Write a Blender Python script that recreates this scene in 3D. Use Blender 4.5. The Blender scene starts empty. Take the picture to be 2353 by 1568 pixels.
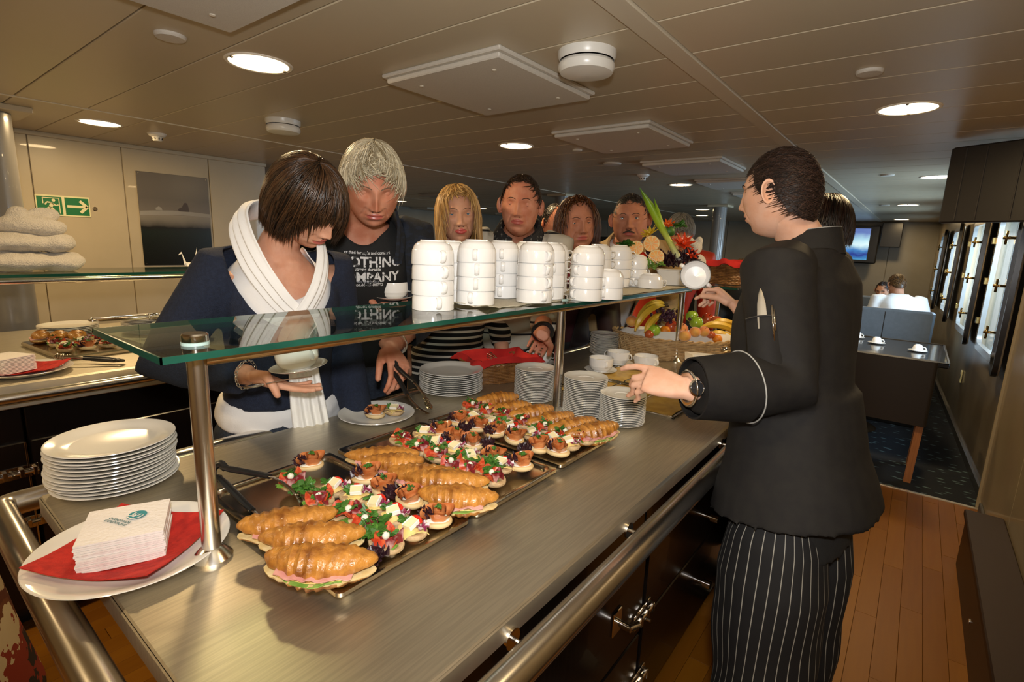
import bpy, bmesh, math, random
import numpy as np
from mathutils import Vector, Matrix
from mathutils.bvhtree import BVHTree
random.seed(7); rng = np.random.RandomState(7)
C = bpy.context.scene.collection
PI = math.pi
# ---------------------------------------------------------------- camera, world, lights, exposure
# The scene is laid out in working units (camera height 1.52, counter top at 0.90, floor at FLOOR);
# at the very end every root object is moved by G so that the floor is z = 0 and lengths are metres.
FLOOR = -0.207; SC = 0.88
G = Matrix.Scale(SC, 4) @ Matrix.Translation((0, 0, -FLOOR))
CH = 1.52
cx, cy = 2353/2, 1568/2
_vy = np.array([2120-cx, 590-cy]); _vx = np.array([-378-cx, 498-cy])
FPX = math.sqrt(-(_vy @ _vx))
_Y = np.array([*_vy, FPX]); _Y /= np.linalg.norm(_Y)
_X = -np.array([*_vx, FPX]); _X /= np.linalg.norm(_X)
_Z = np.cross(_X, _Y); _Z = _Z if _Z[1] < 0 else -_Z; _Z /= np.linalg.norm(_Z)
RW = np.stack([_X, _Y, _Z])
cam_d = bpy.data.cameras.new('camera'); cam = bpy.data.objects.new('camera', cam_d); C.objects.link(cam)
cam_d.sensor_fit = 'HORIZONTAL'; cam_d.sensor_width = 36; cam_d.lens = FPX/2353*36
cam_d.clip_start = 0.02; cam_d.clip_end = 200
mw = Matrix.Identity(4)
for i in range(3):
    mw[i][0] = RW[i][0]; mw[i][1] = -RW[i][1]; mw[i][2] = -RW[i][2]
mw.translation = G @ Vector((0, 0, CH))
cam.matrix_world = mw
bpy.context.scene.camera = cam
sc = bpy.context.scene
sc.view_settings.view_transform = 'Standard'; sc.view_settings.look = 'None'
sc.view_settings.gamma = 1; sc.view_settings.use_curve_mapping = False
sc.view_settings.exposure = 0.0
world = bpy.data.worlds.new('overcast_sky'); sc.world = world; world.use_nodes = True
world.node_tree.nodes['Background'].inputs[0].default_value = (0.50, 0.72, 0.95, 1)
world.node_tree.nodes['Background'].inputs[1].default_value = 2.6
LAMP_W = 11.5; FLASH_W = 74.0
def light(name, kind, loc, energy, color, **k):
    d = bpy.data.lights.new(name, kind); d.energy = energy; d.color = color
    for a, b in k.items():
        if a != 'rot': setattr(d, a, b)
    o = bpy.data.objects.new(name, d); C.objects.link(o); o.location = G @ Vector(loc)
    if 'rot' in k: o.rotation_euler = k['rot']
    return o
# the photographer's flash on top of the camera
_fd = Vector(RW @ np.array([1230-cx, 520-cy, FPX]))
light('camera_flash', 'SPOT', (0.03, -0.03, CH+0.17), FLASH_W, (1.0, 0.985, 0.96), shadow_soft_size=0.035, spot_size=math.radians(135), spot_blend=.8, rot=_fd.to_track_quat('-Z', 'Y').to_euler())
# daylight falling in through the ship's windows on the right
for i, yy in enumerate((5.6, 7.6, 9.8)):
    light('window_daylight', 'AREA', (0.85, yy, 1.45), 34, (0.70, 0.85, 1.0), shape='RECTANGLE', size=0.6, size_y=0.7, rot=(0, PI/2-0.35, 0))
# ---------------------------------------------------------------- pixel helpers (rays of the survey camera onto real planes)
def ray(u, v): return RW @ np.array([u-cx, v-cy, FPX])
def P(u, v, z):
    d = ray(u, v); return Vector(np.array([0, 0, CH]) + d*((z-CH)/d[2]))
def PX(u, v, x):
    d = ray(u, v); return Vector(np.array([0, 0, CH]) + d*(x/d[0]))
def PY(u, v, y):
    d = ray(u, v); return Vector(np.array([0, 0, CH]) + d*(y/d[1]))
def D(u, v, dep): return Vector(np.array([0, 0, CH]) + ray(u, v)*dep/FPX)
# ---------------------------------------------------------------- materials
MATS = {}
def hexc(c):
    if isinstance(c, str):
        c = [int(c[i:i+2], 16)/255 for i in (0, 2, 4)]
        c = [x/12.92 if x <= .04045 else ((x+.055)/1.055)**2.4 for x in c]
    return (*c[:3], 1)
def mat(name, col, rough=.5, metal=0, spec=.5, col2=None, scale=20, detail=3, bump=0, bscale=None, stretch=None, coat=0,
        sub=0, emit=0, sheen=0, aniso=0, lo=.4, hi=.6, coords='Object', alpha=1):
    if name in MATS: return MATS[name]
    m = bpy.data.materials.new(name); m.use_nodes = True; nt = m.node_tree; b = nt.nodes['Principled BSDF']
    b.inputs['Base Color'].default_value = hexc(col); b.inputs['Roughness'].default_value = rough
    b.inputs['Metallic'].default_value = metal; b.inputs['Specular IOR Level'].default_value = spec
    b.inputs['Coat Weight'].default_value = coat; b.inputs['Sheen Weight'].default_value = sheen
    if sub:
        b.inputs['Subsurface Weight'].default_value = sub; b.inputs['Subsurface Radius'].default_value = (.02, .008, .004); b.inputs['Subsurface Scale'].default_value = .4
    if aniso: b.inputs['Anisotropic'].default_value = aniso
    if emit:
        b.inputs['Emission Color'].default_value = hexc(col); b.inputs['Emission Strength'].default_value = emit
    if col2 is not None or bump:
        tc = nt.nodes.new('ShaderNodeTexCoord'); mp = nt.nodes.new('ShaderNodeMapping')
        nt.links.new(tc.outputs[coords], mp.inputs[0]); mp.inputs['Scale'].default_value = stretch or (1, 1, 1)
        if col2 is not None:
            n = nt.nodes.new('ShaderNodeTexNoise'); n.inputs['Scale'].default_value = scale; n.inputs['Detail'].default_value = detail
            nt.links.new(mp.outputs[0], n.inputs['Vector'])
            r = nt.nodes.new('ShaderNodeValToRGB'); r.color_ramp.elements[0].position = lo; r.color_ramp.elements[1].position = hi
            r.color_ramp.elements[0].color = hexc(col); r.color_ramp.elements[1].color = hexc(col2)
            nt.links.new(n.outputs[0], r.inputs[0]); nt.links.new(r.outputs[0], b.inputs['Base Color'])
        if bump:
            n2 = nt.nodes.new('ShaderNodeTexNoise'); n2.inputs['Scale'].default_value = bscale or scale; n2.inputs['Detail'].default_value = detail
            nt.links.new(mp.outputs[0], n2.inputs['Vector'])
            bp = nt.nodes.new('ShaderNodeBump'); bp.inputs['Strength'].default_value = bump; bp.inputs['Distance'].default_value = .01
            nt.links.new(n2.outputs[0], bp.inputs['Height']); nt.links.new(bp.outputs[0], b.inputs['Normal'])
    MATS[name] = m; return m
def ramp_mat(name, stops, axis=2, rough=.6, scale=None, noise=0, constant=False, coords='Object', period=None, metal=0):
    """colour bands along an object axis (printed or woven pattern)"""
    m = bpy.data.materials.new(name); m.use_nodes = True; nt = m.node_tree; b = nt.nodes['Principled BSDF']; b.inputs['Roughness'].default_value = rough
    b.inputs['Metallic'].default_value = metal
    tc = nt.nodes.new('ShaderNodeTexCoord'); sp = nt.nodes.new('ShaderNodeSeparateXYZ'); nt.links.new(tc.outputs[coords], sp.inputs[0])
    src = sp.outputs[axis]
    if noise:
        n = nt.nodes.new('ShaderNodeTexNoise'); n.inputs['Scale'].default_value = scale or 6; n.inputs['Detail'].default_value = 6
        nt.links.new(tc.outputs[coords], n.inputs['Vector'])
        a = nt.nodes.new('ShaderNodeMath'); a.operation = 'MULTIPLY_ADD'; a.inputs[1].default_value = noise
        nt.links.new(n.outputs[0], a.inputs[0]); nt.links.new(src, a.inputs[2]); src = a.outputs[0]
    if period:
        q = nt.nodes.new('ShaderNodeMath'); q.operation = 'MULTIPLY'; q.inputs[1].default_value = 1/period; nt.links.new(src, q.inputs[0])
        fr = nt.nodes.new('ShaderNodeMath'); fr.operation = 'FRACT'; nt.links.new(q.outputs[0], fr.inputs[0]); src = fr.outputs[0]
    r = nt.nodes.new('ShaderNodeValToRGB'); e = r.color_ramp.elements
    if constant: r.color_ramp.interpolation = 'CONSTANT'
    e[0].position = stops[0][0]; e[0].color = hexc(stops[0][1]); e[1].position = stops[1][0]; e[1].color = hexc(stops[1][1])
    for p, c in stops[2:]:
        x = e.new(p); x.color = hexc(c)
    nt.links.new(src, r.inputs[0]); nt.links.new(r.outputs[0], b.inputs['Base Color']); MATS[name] = m; return m
def var_mat(name, cols, rough=.5, scale=8, spec=.5, stretch=(1, 1, 1), bump=0, grain=.35, **k):
    """random tint per object (planks, cups ...) plus grain noise"""
    m = mat(name, cols[0], rough, spec=spec, col2=cols[-1], scale=scale, stretch=stretch, bump=bump, **k)
    nt = m.node_tree; oi = nt.nodes.new('ShaderNodeObjectInfo'); r2 = nt.nodes.new('ShaderNodeValToRGB'); e = r2.color_ramp.elements
    e[0].color = hexc(cols[0]); e[1].color = hexc(cols[-1])
    for i, c in enumerate(cols[1:-1]): e.new((i+1)/(len(cols)-1)).color = hexc(c)
    nt.links.new(oi.outputs['Random'], r2.inputs[0])
    b = nt.nodes['Principled BSDF']; old = b.inputs['Base Color'].links[0].from_socket
    mx = nt.nodes.new('ShaderNodeMix'); mx.data_type = 'RGBA'; mx.inputs[0].default_value = grain
    nt.links.new(r2.outputs[0], mx.inputs[6]); nt.links.new(old, mx.inputs[7]); nt.links.new(mx.outputs[2], b.inputs['Base Color'])
    mpn = [n for n in nt.nodes if n.type == 'MAPPING'][0]
    vm = nt.nodes.new('ShaderNodeVectorMath'); vm.operation = 'MULTIPLY_ADD'; vm.inputs[1].default_value = (7, 7, 7)
    src = mpn.inputs[0].links[0].from_socket
    nt.links.new(oi.outputs['Random'], vm.inputs[0]); nt.links.new(src, vm.inputs[2]); nt.links.new(vm.outputs[0], mpn.inputs[0])
    return m
def glass_mat(name, tint, rough=.0):
    m = bpy.data.materials.new(name); m.use_nodes = True; nt = m.node_tree; nt.nodes.clear()
    o = nt.nodes.new('ShaderNodeOutputMaterial'); mx = nt.nodes.new('ShaderNodeMixShader'); lw = nt.nodes.new('ShaderNodeLayerWeight'); pw = nt.nodes.new('ShaderNodeMath'); pw.operation = 'POWER'; pw.inputs[1].default_value = 5; fr = nt.nodes.new('ShaderNodeMath'); fr.operation = 'MULTIPLY_ADD'; fr.inputs[1].default_value = .94; fr.inputs[2].default_value = .045; nt.links.new(lw.outputs['Facing'], pw.inputs[0]); nt.links.new(pw.outputs[0], fr.inputs[0])
    t = nt.nodes.new('ShaderNodeBsdfTransparent'); t.inputs[0].default_value = (*tint, 1); g = nt.nodes.new('ShaderNodeBsdfGlossy'); g.inputs['Roughness'].default_value = rough
    nt.links.new(fr.outputs[0], mx.inputs[0]); nt.links.new(t.outputs[0], mx.inputs[1]); nt.links.new(g.outputs[0], mx.inputs[2]); nt.links.new(mx.outputs[0], o.inputs[0])
    MATS[name] = m; return m
def hair_mat(name, c1, c2, rough=.35, spec=.5):
    m = mat(name, c1, rough, spec=spec); nt = m.node_tree; b = nt.nodes['Principled BSDF']
    at = nt.nodes.new('ShaderNodeAttribute'); at.attribute_name = 'tone'
    r = nt.nodes.new('ShaderNodeValToRGB'); r.color_ramp.elements[0].color = hexc(c1); r.color_ramp.elements[1].color = hexc(c2)
    nt.links.new(at.outputs['Fac'], r.inputs[0]); nt.links.new(r.outputs[0], b.inputs['Base Color']); return m
# ---------------------------------------------------------------- geometry helpers: a shape is (verts Nx3 array, faces list)
def A(v): return np.array(v, float).reshape(-1, 3)
def join(*sh):
    vs, fs, k = [], [], 0
    for s in sh:
        vs.append(A(s[0])); fs += [tuple(i+k for i in f) for f in s[1]]; k += len(s[0])
    return np.concatenate(vs), fs
def xf(s, m):
    m = np.array(m); return A(s[0]) @ m[:3, :3].T + m[:3, 3], s[1]
def mv(s, x=0, y=0, z=0): return A(s[0]) + np.array([x, y, z]), s[1]
def rot(ax, a): return Matrix.Rotation(a, 4, ax)
def box(x0, x1, y0, y1, z0, z1):
    v = [(x, y, z) for z in (z0, z1) for x, y in ((x0, y0), (x1, y0), (x1, y1), (x0, y1))]
    return A(v), [(3, 2, 1, 0), (4, 5, 6, 7), (0, 1, 5, 4), (1, 2, 6, 5), (2, 3, 7, 6), (3, 0, 4, 7)]
def rbox(x0, x1, y0, y1, z0, z1, b=.003):
    """box with chamfered vertical and top/bottom edges"""
    def ring(z, e): return [(x0+e+b, y0+e, z), (x1-e-b, y0+e, z), (x1-e, y0+e+b, z), (x1-e, y1-e-b, z), (x1-e-b, y1-e, z), (x0+e+b, y1-e, z), (x0+e, y1-e-b, z), (x0+e, y0+e+b, z)]
    rings = [ring(z0, b), ring(z0+b, 0), ring(z1-b, 0), ring(z1, b)]
    v = [p for r in rings for p in r]; f = [tuple(range(7, -1, -1)), tuple(range(24, 32))]
    for k in range(3):
        for i in range(8): f.append((k*8+i, k*8+(i+1) % 8, (k+1)*8+(i+1) % 8, (k+1)*8+i))
    return A(v), f
def prism(poly, z0, z1):
    n = len(poly); v = [(x, y, z0) for x, y in poly] + [(x, y, z1) for x, y in poly]
    return A(v), [tuple(range(n-1, -1, -1)), tuple(range(n, 2*n))] + [(i, (i+1) % n, n+(i+1) % n, n+i) for i in range(n)]
def loft(rings, cap=True, close=True):
    rings = [A(r) for r in rings]; n = len(rings[0]); v = np.concatenate(rings); f = []
    for k in range(len(rings)-1):
        for i in range(n if close else n-1):
            j = (i+1) % n; f.append((k*n+i, k*n+j, (k+1)*n+j, (k+1)*n+i))
    if cap: f += [tuple(range(n-1, -1, -1)), tuple(range((len(rings)-1)*n, len(rings)*n))]
    return v, f
def lathe(prof, n=40, sx=1, sy=1, cap=True):
    a = np.linspace(0, 2*PI, n, endpoint=False)
    return loft([np.stack([r*sx*np.cos(a), r*sy*np.sin(a), np.full(n, z)], 1) for r, z in prof], cap)
def tube(pts, r, n=10, cap=True, flat=1, up=None, closed=False):
    pts = A(pts); K = len(pts); r = np.ones(K)*r if np.isscalar(r) else np.array(r, float)
    t = np.gradient(pts, axis=0)
    if closed: t = np.roll(pts, -1, 0)-np.roll(pts, 1, 0)
    t /= np.linalg.norm(t, axis=1)[:, None]+1e-9
    u = np.array(up, float) if up is not None else (np.array([0, 0, 1.]) if abs(t[0][2]) < .9 else np.array([1., 0, 0]))
    rings = []; a = np.linspace(0, 2*PI, n, endpoint=False)
    for k in range(K):
        u = u-t[k]*(u@t[k]); u /= np.linalg.norm(u)+1e-9; w = np.cross(t[k], u)
        rings.append(pts[k]+r[k]*(np.cos(a)[:, None]*w+np.sin(a)[:, None]*u*flat))
    if closed:
        v, f = loft(rings, False); m = (K-1)*n
        f += [(m+i, m+(i+1) % n, (i+1) % n, i) for i in range(n)]; return v, f
    return loft(rings, cap)
def ell(c, rx, ry=None, rz=None, n=16, m=10):
    ry = rx if ry is None else ry; rz = rx if rz is None else rz
    s = lathe([(max(1e-4, math.sin(PI*k/m)), -math.cos(PI*k/m)) for k in range(m+1)], n)
    return A(s[0])*np.array([rx, ry, rz])+np.array(c), s[1]
def spline(pts, n=24, closed=False):
    p = A(pts); K = len(p); out = []
    segs = K if closed else K-1
    for s in range(segs):
        g = lambda i: p[i % K] if closed else p[min(max(i, 0), K-1)]
        p0, p1, p2, p3 = g(s-1), g(s), g(s+1), g(s+2)
        for t in np.linspace(0, 1, n, endpoint=False):
            out.append(.5*(2*p1+(p2-p0)*t+(2*p0-5*p1+4*p2-p3)*t*t+(3*p1-p0-3*p2+p3)*t**3))
    if not closed: out.append(p[-1])
    return np.array(out)
def grid(fn, nu, nv, thick=0):
    us = np.linspace(0, 1, nu); vs = np.linspace(0, 1, nv)
    v = A([fn(a, b) for a in us for b in vs]); f = [(i*nv+j, (i+1)*nv+j, (i+1)*nv+j+1, i*nv+j+1) for i in range(nu-1) for j in range(nv-1)]
    if thick:
        N = len(v); f = f+[tuple(N+i for i in reversed(q)) for q in f]
        v2 = v.copy(); v2[:, 2] -= thick; v = np.concatenate([v, v2])
        bd = [i*nv for i in range(nu)]+[(nu-1)*nv+j for j in range(1, nv)]+[i*nv+nv-1 for i in range(nu-2, -1, -1)]+[j for j in range(nv-2, 0, -1)]
        f += [(bd[(k+1) % len(bd)], bd[k], bd[k]+N, bd[(k+1) % len(bd)]+N) for k in range(len(bd))]
    return v, f
def mesh(name, s, mats, smooth=True, idx=None, fix=True, auto=35):
    me = bpy.data.meshes.new(name); me.from_pydata(A(s[0]).tolist(), [], [tuple(f) for f in s[1]])
    for m in (mats if isinstance(mats, (list, tuple)) else [mats]): me.materials.append(m)
    if idx is not None: me.polygons.foreach_set('material_index', np.array(idx, dtype=np.int32))
    if fix:
        bm = bmesh.new(); bm.from_mesh(me); bmesh.ops.recalc_face_normals(bm, faces=bm.faces)
        if smooth and auto:
            lim = math.radians(auto)
            for e in bm.edges:
                if len(e.link_faces) == 2 and e.calc_face_angle(0) > lim: e.smooth = False
        bm.to_mesh(me); bm.free()
    if smooth: me.polygons.foreach_set('use_smooth', [True]*len(me.polygons))
    me.update(); return me
def obj(name, s, mats, parent=None, label=None, cat=None, group=None, kind=None, smooth=True, M=None, **k):
    me = s if isinstance(s, bpy.types.Mesh) else mesh(name, s, mats, smooth, **k)
    o = bpy.data.objects.new(name, me); C.objects.link(o)
    if parent: o.parent = parent
    if M is not None: o.matrix_local = M
    if label: o['label'] = label
    if cat: o['category'] = cat
    if group: o['group'] = group
    if kind: o['kind'] = kind
    return o
def thing(name, label, cat, M=None, group=None, kind=None):
    o = bpy.data.objects.new(name, None); C.objects.link(o); o.empty_display_size = .05
    if M is not None: o.matrix_local = M if isinstance(M, Matrix) else Matrix.Translation(M)
    if label: o['label'] = label
    if cat: o['category'] = cat
    if group: o['group'] = group
    if kind: o['kind'] = kind
    return o
def dup(root, M, label=None, group=None, jitter=None):
    r = root.copy(); C.objects.link(r); r.matrix_local = M
    if label: r['label'] = label
    if group: r['group'] = group
    for ch in list(root.children):
        c = ch.copy(); C.objects.link(c); c.parent = r
        for g in list(ch.children):
            d = g.copy(); C.objects.link(d); d.parent = c
    return r
def T(x, y=None, z=None): return Matrix.Translation((x, y, z) if y is not None else x)
def ordn(k): return ['first', 'second', 'third', 'fourth', 'fifth', 'sixth', 'seventh', 'eighth', 'ninth', 'tenth', 'eleventh', 'twelfth', 'thirteenth', 'fourteenth', 'fifteenth', 'sixteenth', 'seventeenth', 'eighteenth', 'nineteenth', 'twentieth', 'twenty-first', 'twenty-second', 'twenty-third', 'twenty-fourth'][k]
def wn(p, k=1., seed=0):
    """cheap smooth noise from warped sines, about -1..1"""
    r = np.random.RandomState(seed); p = A(p); out = 0; w = p.copy()
    w = w+.3/k*np.sin(p[:, [1, 2, 0]]*k*1.7+r.rand(3)*6)
    for i in range(5):
        d = r.randn(3); d /= np.linalg.norm(d); out = out+np.sin((w@d)*k*(1+.6*i)+r.rand()*6)/(1+.6*i)
    return out/2
# common materials
STEEL = mat('brushed_steel', (.56, .53, .48), .27, 1, col2=(.50, .47, .42), scale=30, stretch=(40, 1, 40), bump=.03, bscale=60, detail=4, aniso=.4)
CTR = mat('worktop_steel', (.64, .585, .47), .44, .97, col2=(.56, .51, .41), scale=14, stretch=(18, .6, 1), bump=.05, bscale=20, detail=6)
CHROME = mat('polished_chrome', (.72, .69, .64), .12, 1)
TRAY = mat('tray_steel', (.55, .50, .42), .2, 1, col2=(.48, .43, .35), scale=12)
PORC = mat('white_porcelain', (.80, .78, .73), .12, spec=.6, coat=.3)
PORC2 = mat('porcelain_cups', (.88, .87, .85), .15, spec=.6, coat=.3)
BLACKP = mat('black_plastic', (.012, .012, .012), .3)
LACQ = mat('dark_lacquer', (.007, .0045, .0035), .25, spec=.5, coat=.2)
RED = mat('red_napkin', (.55, .02, .012), .85, col2=(.42, .012, .008), scale=60, bump=.2, bscale=300)
GLASS = glass_mat('shelf_glass', (.86, .95, .91)); GEDGE = mat('green_glass_edge', (.012, .075, .050), .15, spec=.5, col2=(.008, .05, .034), scale=5)
WINGLASS = glass_mat('window_glass', (.9, .95, .97))
# ================================================================ THE ROOM
CEIL = 2.2
WALLM = mat('cream_wall_panel', (.50, .42, .285), .38, col2=(.47, .395, .265), scale=3, coat=.15)
WALLR = mat('tan_wall_panel', (.36, .285, .175), .35, col2=(.33, .26, .155), scale=3, coat=.2)
WALLB = mat('grey_wall_panel', (.30, .28, .235), .5, col2=(.28, .26, .215), scale=3)
CEILM = var_mat('ceiling_panel_paint', [(.50, .425, .30), (.53, .45, .32), (.51, .435, .305)], .34, scale=40, grain=.1)
GAPM = mat('ceiling_joint', (.62, .56, .45), .5)
def struct(name, s, m, parent=None, **k):
    o = obj(name, s, m, parent, kind='structure' if parent is None else None, **k); return o
ceil = struct('ceiling', box(-9.2, .75, -3.2, 13.6, CEIL, CEIL+.05), GAPM, smooth=False)
pm = {}
for key, x0, x1 in (('l', -9.1, -7.08), ('a', -7.04, -3.955), ('b', -3.94, -.818), ('c', -.738, .72)):
    pm[key] = mesh('ceiling_panel', rbox(x0, x1, .0025, .3095, CEIL-.012, CEIL+.001, .0025), CEILM, False)
for k in range(-10, 43):
    for key in 'labc': obj('ceiling_panel', pm[key], None, ceil, M=T(0, 1.293+.3125*(k-0), 0) if True else None)
# long cover strip of the ceiling
t = struct('trim_1', rbox(-.817, -.739, -3.2, 13.5, CEIL-.02, CEIL, .003), mat('strip_paint', (.56, .49, .37), .4), smooth=False)
struct('trim_2', rbox(-3.958, -3.938, -3.2, 13.5, CEIL-.017, CEIL, .003), mat('strip_paint2', (.62, .55, .42), .4), smooth=False)
# left partition wall with separate panels
wl = struct('wall_left', box(-5.33, -5.265, -3.2, 2.69, FLOOR, CEIL), WALLR, smooth=False)
ys = [-3.2, -1.5, -.2, .93, 1.50, 2.16, 2.69]
for a, b in zip(ys[:-1], ys[1:]):
    obj('wall_panel', rbox(-5.268, -5.25, a+.003, b-.003, FLOOR+.1, CEIL-.01, .003), WALLM, wl, smooth=False)
struct('baseboard_left', rbox(-5.25, -5.235, -3.2, 2.69, FLOOR, FLOOR+.1, .004), mat('baseboard_paint', (.06, .055, .05), .4), smooth=False)
struct('trim_3', rbox(-5.25, -5.225, -3.2, 2.69, CEIL-.045, CEIL-.012, .004), WALLM, smooth=False)
struct('wall_side_room', box(-9.3, -5.33, 2.55, 2.62, FLOOR, CEIL), WALLM, smooth=False)
struct('wall_far_left', box(-9.3, -9.2, 2.6, 13.6, FLOOR, CEIL), WALLB, smooth=False)
wb = struct('wall_back', box(-9.3, .7, 13.3, 13.4, FLOOR, CEIL), WALLB, smooth=False)
for k in range(9): obj('wall_panel', rbox(-9.2+1.08*k, -8.13+1.08*k, 13.27, 13.3, FLOOR+.1, CEIL-.01, .004), WALLB, wb, smooth=False)
wr = struct('wall_behind', box(-9.3, .9, -3.3, -3.2, FLOOR, CEIL), WALLM, smooth=False)
# right hull wall: straight near part, then slanting inward with the windows
def wx(y): return .60-.048*(y-4.7)
WIN = [(5.35, 6.3), (7.0, 7.95), (9.1, 10.0), (11.1, 12.0)]
WZ0, WZ1 = .72, 1.93
wn_ = struct('wall_right', box(.575, .64, -3.2, 4.72, FLOOR, CEIL), WALLR, smooth=False)
for a, b in ((-3.2, -.6), (-.6, .9), (.9, 2.3), (2.3, 3.62), (3.62, 4.70)):
    obj('wall_panel', rbox(.562, .576, a+.003, b-.003, FLOOR+.08, CEIL, .003), WALLR, wn_, smooth=False)
obj('corner_strip', rbox(.548, .60, 4.70, 4.725, FLOOR, CEIL, .004), mat('corner_strip_paint', (.42, .34, .21), .4), wn_, smooth=False)
DW = mat('dark_tan_wall', (.26, .215, .145), .3, coat=.3, col2=(.19, .15, .095), scale=2)
def slant(s, x_off=0):
    v = A(s[0]).copy(); v[:, 0] += wx(v[:, 1]); return v, s[1]
parts = []
ylist = [4.72]+[y for w in WIN for y in w]+[13.4]
for i in range(0, len(ylist), 2): parts.append(slant(box(0, .09, ylist[i], ylist[i+1], FLOOR, CEIL)))
for a, b in WIN: parts += [slant(box(0, .09, a, b, FLOOR, WZ0)), slant(box(0, .09, a, b, WZ1, CEIL))]
struct('wall_hull', join(*parts), DW, smooth=False)
struct('baseboard_right', slant(box(-.018, 0, 4.73, 13.2, FLOOR, FLOOR+.075)), mat('baseboard_metal', (.10, .10, .10), .3, .6), smooth=False)
struct('baseboard_near', rbox(.545, .562, 3.72, 4.55, FLOOR, FLOOR+.10, .004), mat('baseboard_grey', (.09, .085, .08), .5), smooth=False)
FR = mat('window_frame_metal', (.42, .42, .41), .25, .7); BRASS = mat('brass', (.62, .42, .16), .2, 1)
def rrect(y0, y1, z0, z1, r, n=6):
    pts = []
    for (yc, zc, a0) in ((y1-r, z1-r, 0), (y0+r, z1-r, PI/2), (y0+r, z0+r, PI), (y1-r, z0+r, 3*PI/2)):
        for k in range(n+1):
            a = a0+PI/2*k/n; pts.append((yc+r*math.cos(a), zc+r*math.sin(a)))
    return pts
def ringframe(y0, y1, z0, z1, w, d, r=.09, x0=0):
    o = rrect(y0, y1, z0, z1, r); i = rrect(y0+w, y1-w, z0+w, z1-w, max(.01, r-w*.6))
    n = len(o); v = [(x0, *p) for p in o]+[(x0-d, *p) for p in o]+[(x0-d, *p) for p in i]+[(x0, *p) for p in i]
    f = []
    for k in range(n):
        j = (k+1) % n
        for q in range(4): f.append((q*n+k, q*n+j, ((q+1) % 4)*n+j, ((q+1) % 4)*n+k))
    return A(v), f
for wi, (a, b) in enumerate(WIN):
    w = thing('window_%d' % (wi+1), None, None, T(wx((a+b)/2), (a+b)/2, 0) @ rot('Z', math.atan(.048)), kind='structure')
    h = (b-a)/2
    obj('window_frame', ringframe(-h, h, WZ0, WZ1, .06, .035, .11), FR, w)
    q = rrect(-h+.04, h-.04, WZ0+.04, WZ1-.04, .08); v = A([(x, *p) for x in (.02, .028) for p in q]); n = len(q)
    obj('pane', (v, [tuple(range(n)), tuple(range(2*n-1, n-1, -1))]), WINGLASS, w, smooth=False)
    for zz in (WZ0+.25, (WZ0+WZ1)/2, WZ1-.25):
        obj('hinge', rbox(-.06, -.02, h-.02, h+.02, zz-.03, zz+.03, .004), BRASS, w, smooth=False)
        dg = obj('dog_bolt', join(tube([(-.03, -h-.01, zz), (-.12, -h-.015, zz)], .011, 8), tube([(-.10, -h-.015, zz-.05), (-.10, -h-.015, zz+.05)], .009, 8)), BRASS, w)
    # storm cover of the window: a framed pane on hinges, swung into the room
    m = T(-.05, -h-.02, 0) @ rot('Z', PI-.10)
    cv = obj('storm_cover', ringframe(0, .50, WZ0-.02, WZ1+.02, .045, .03, .11), mat('cover_dark_metal', (.05, .05, .052), .3, .8), w, M=m)
    q = rrect(.03, .47, WZ0+.01, WZ1-.01, .09); v = A([(x, *p) for x in (-.02, -.012) for p in q]); n = len(q)
    obj('cover_glass', (v, [tuple(range(n)), tuple(range(2*n-1, n-1, -1))]), mat('smoked_cover_glass', (.07, .08, .09), .08, spec=1, metal=.5), cv, smooth=False)
    obj('rim', tube([(-.034, *p) for p in rrect(.012, .488, WZ0-.008, WZ1+.008, .10)], .008, 8, closed=True), mat('pale_rim', (.45, .38, .28), .3, .6), cv)
# outside: pale hull rail and sea fog seen only as sky light
# floor: wood planks near, patterned carpet further on
fl = struct('floor', box(-9.3, .9, -3.3, 13.4, FLOOR-.06, FLOOR-.012), mat('subfloor', (.05, .03, .015), .8), smooth=False)
WOOD = var_mat('oiled_teak', [(.24, .092, .006), (.17, .058, .005), (.31, .125, .009), (.21, .076, .006)], .42, scale=5, stretch=(9, .6, 1), spec=.22, bump=.03, detail=6, grain=.4)
pw = .0885; pl = 1.02
plm = mesh('floor_plank', rbox(.0006, pw-.0006, .0008, pl-.0008, FLOOR-.02, FLOOR, .0008), WOOD, False)
x = -3.02
ci = 0
while x < .56:
    off = [.0, .55, .22, .78, .4, .9, .12, .65][ci % 8]*pl
    y = 4.68-pl*7+off-pl*.0
    ylo = -2.4
    while y < 4.68-.02:
        ln = min(pl, 4.68-y)
        if y+ln > ylo:
            if ln < pl-.001: obj('floor_plank', rbox(.0006, pw-.0006, .0008, ln-.0008, FLOOR-.02, FLOOR, .0008), WOOD, fl, M=T(x, y, 0), smooth=False)
            else: obj('floor_plank', plm, None, fl, M=T(x, y, 0))
        y += ln
    x += pw; ci += 1
obj('wood_floor_rest', box(-9.2, -3.025, -3.2, 4.68, FLOOR-.02, FLOOR), WOOD, fl, smooth=False)
obj('wood_floor_rest', box(-3.025, .6, -3.2, -2.46, FLOOR-.02, FLOOR), WOOD, fl, smooth=False)
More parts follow.
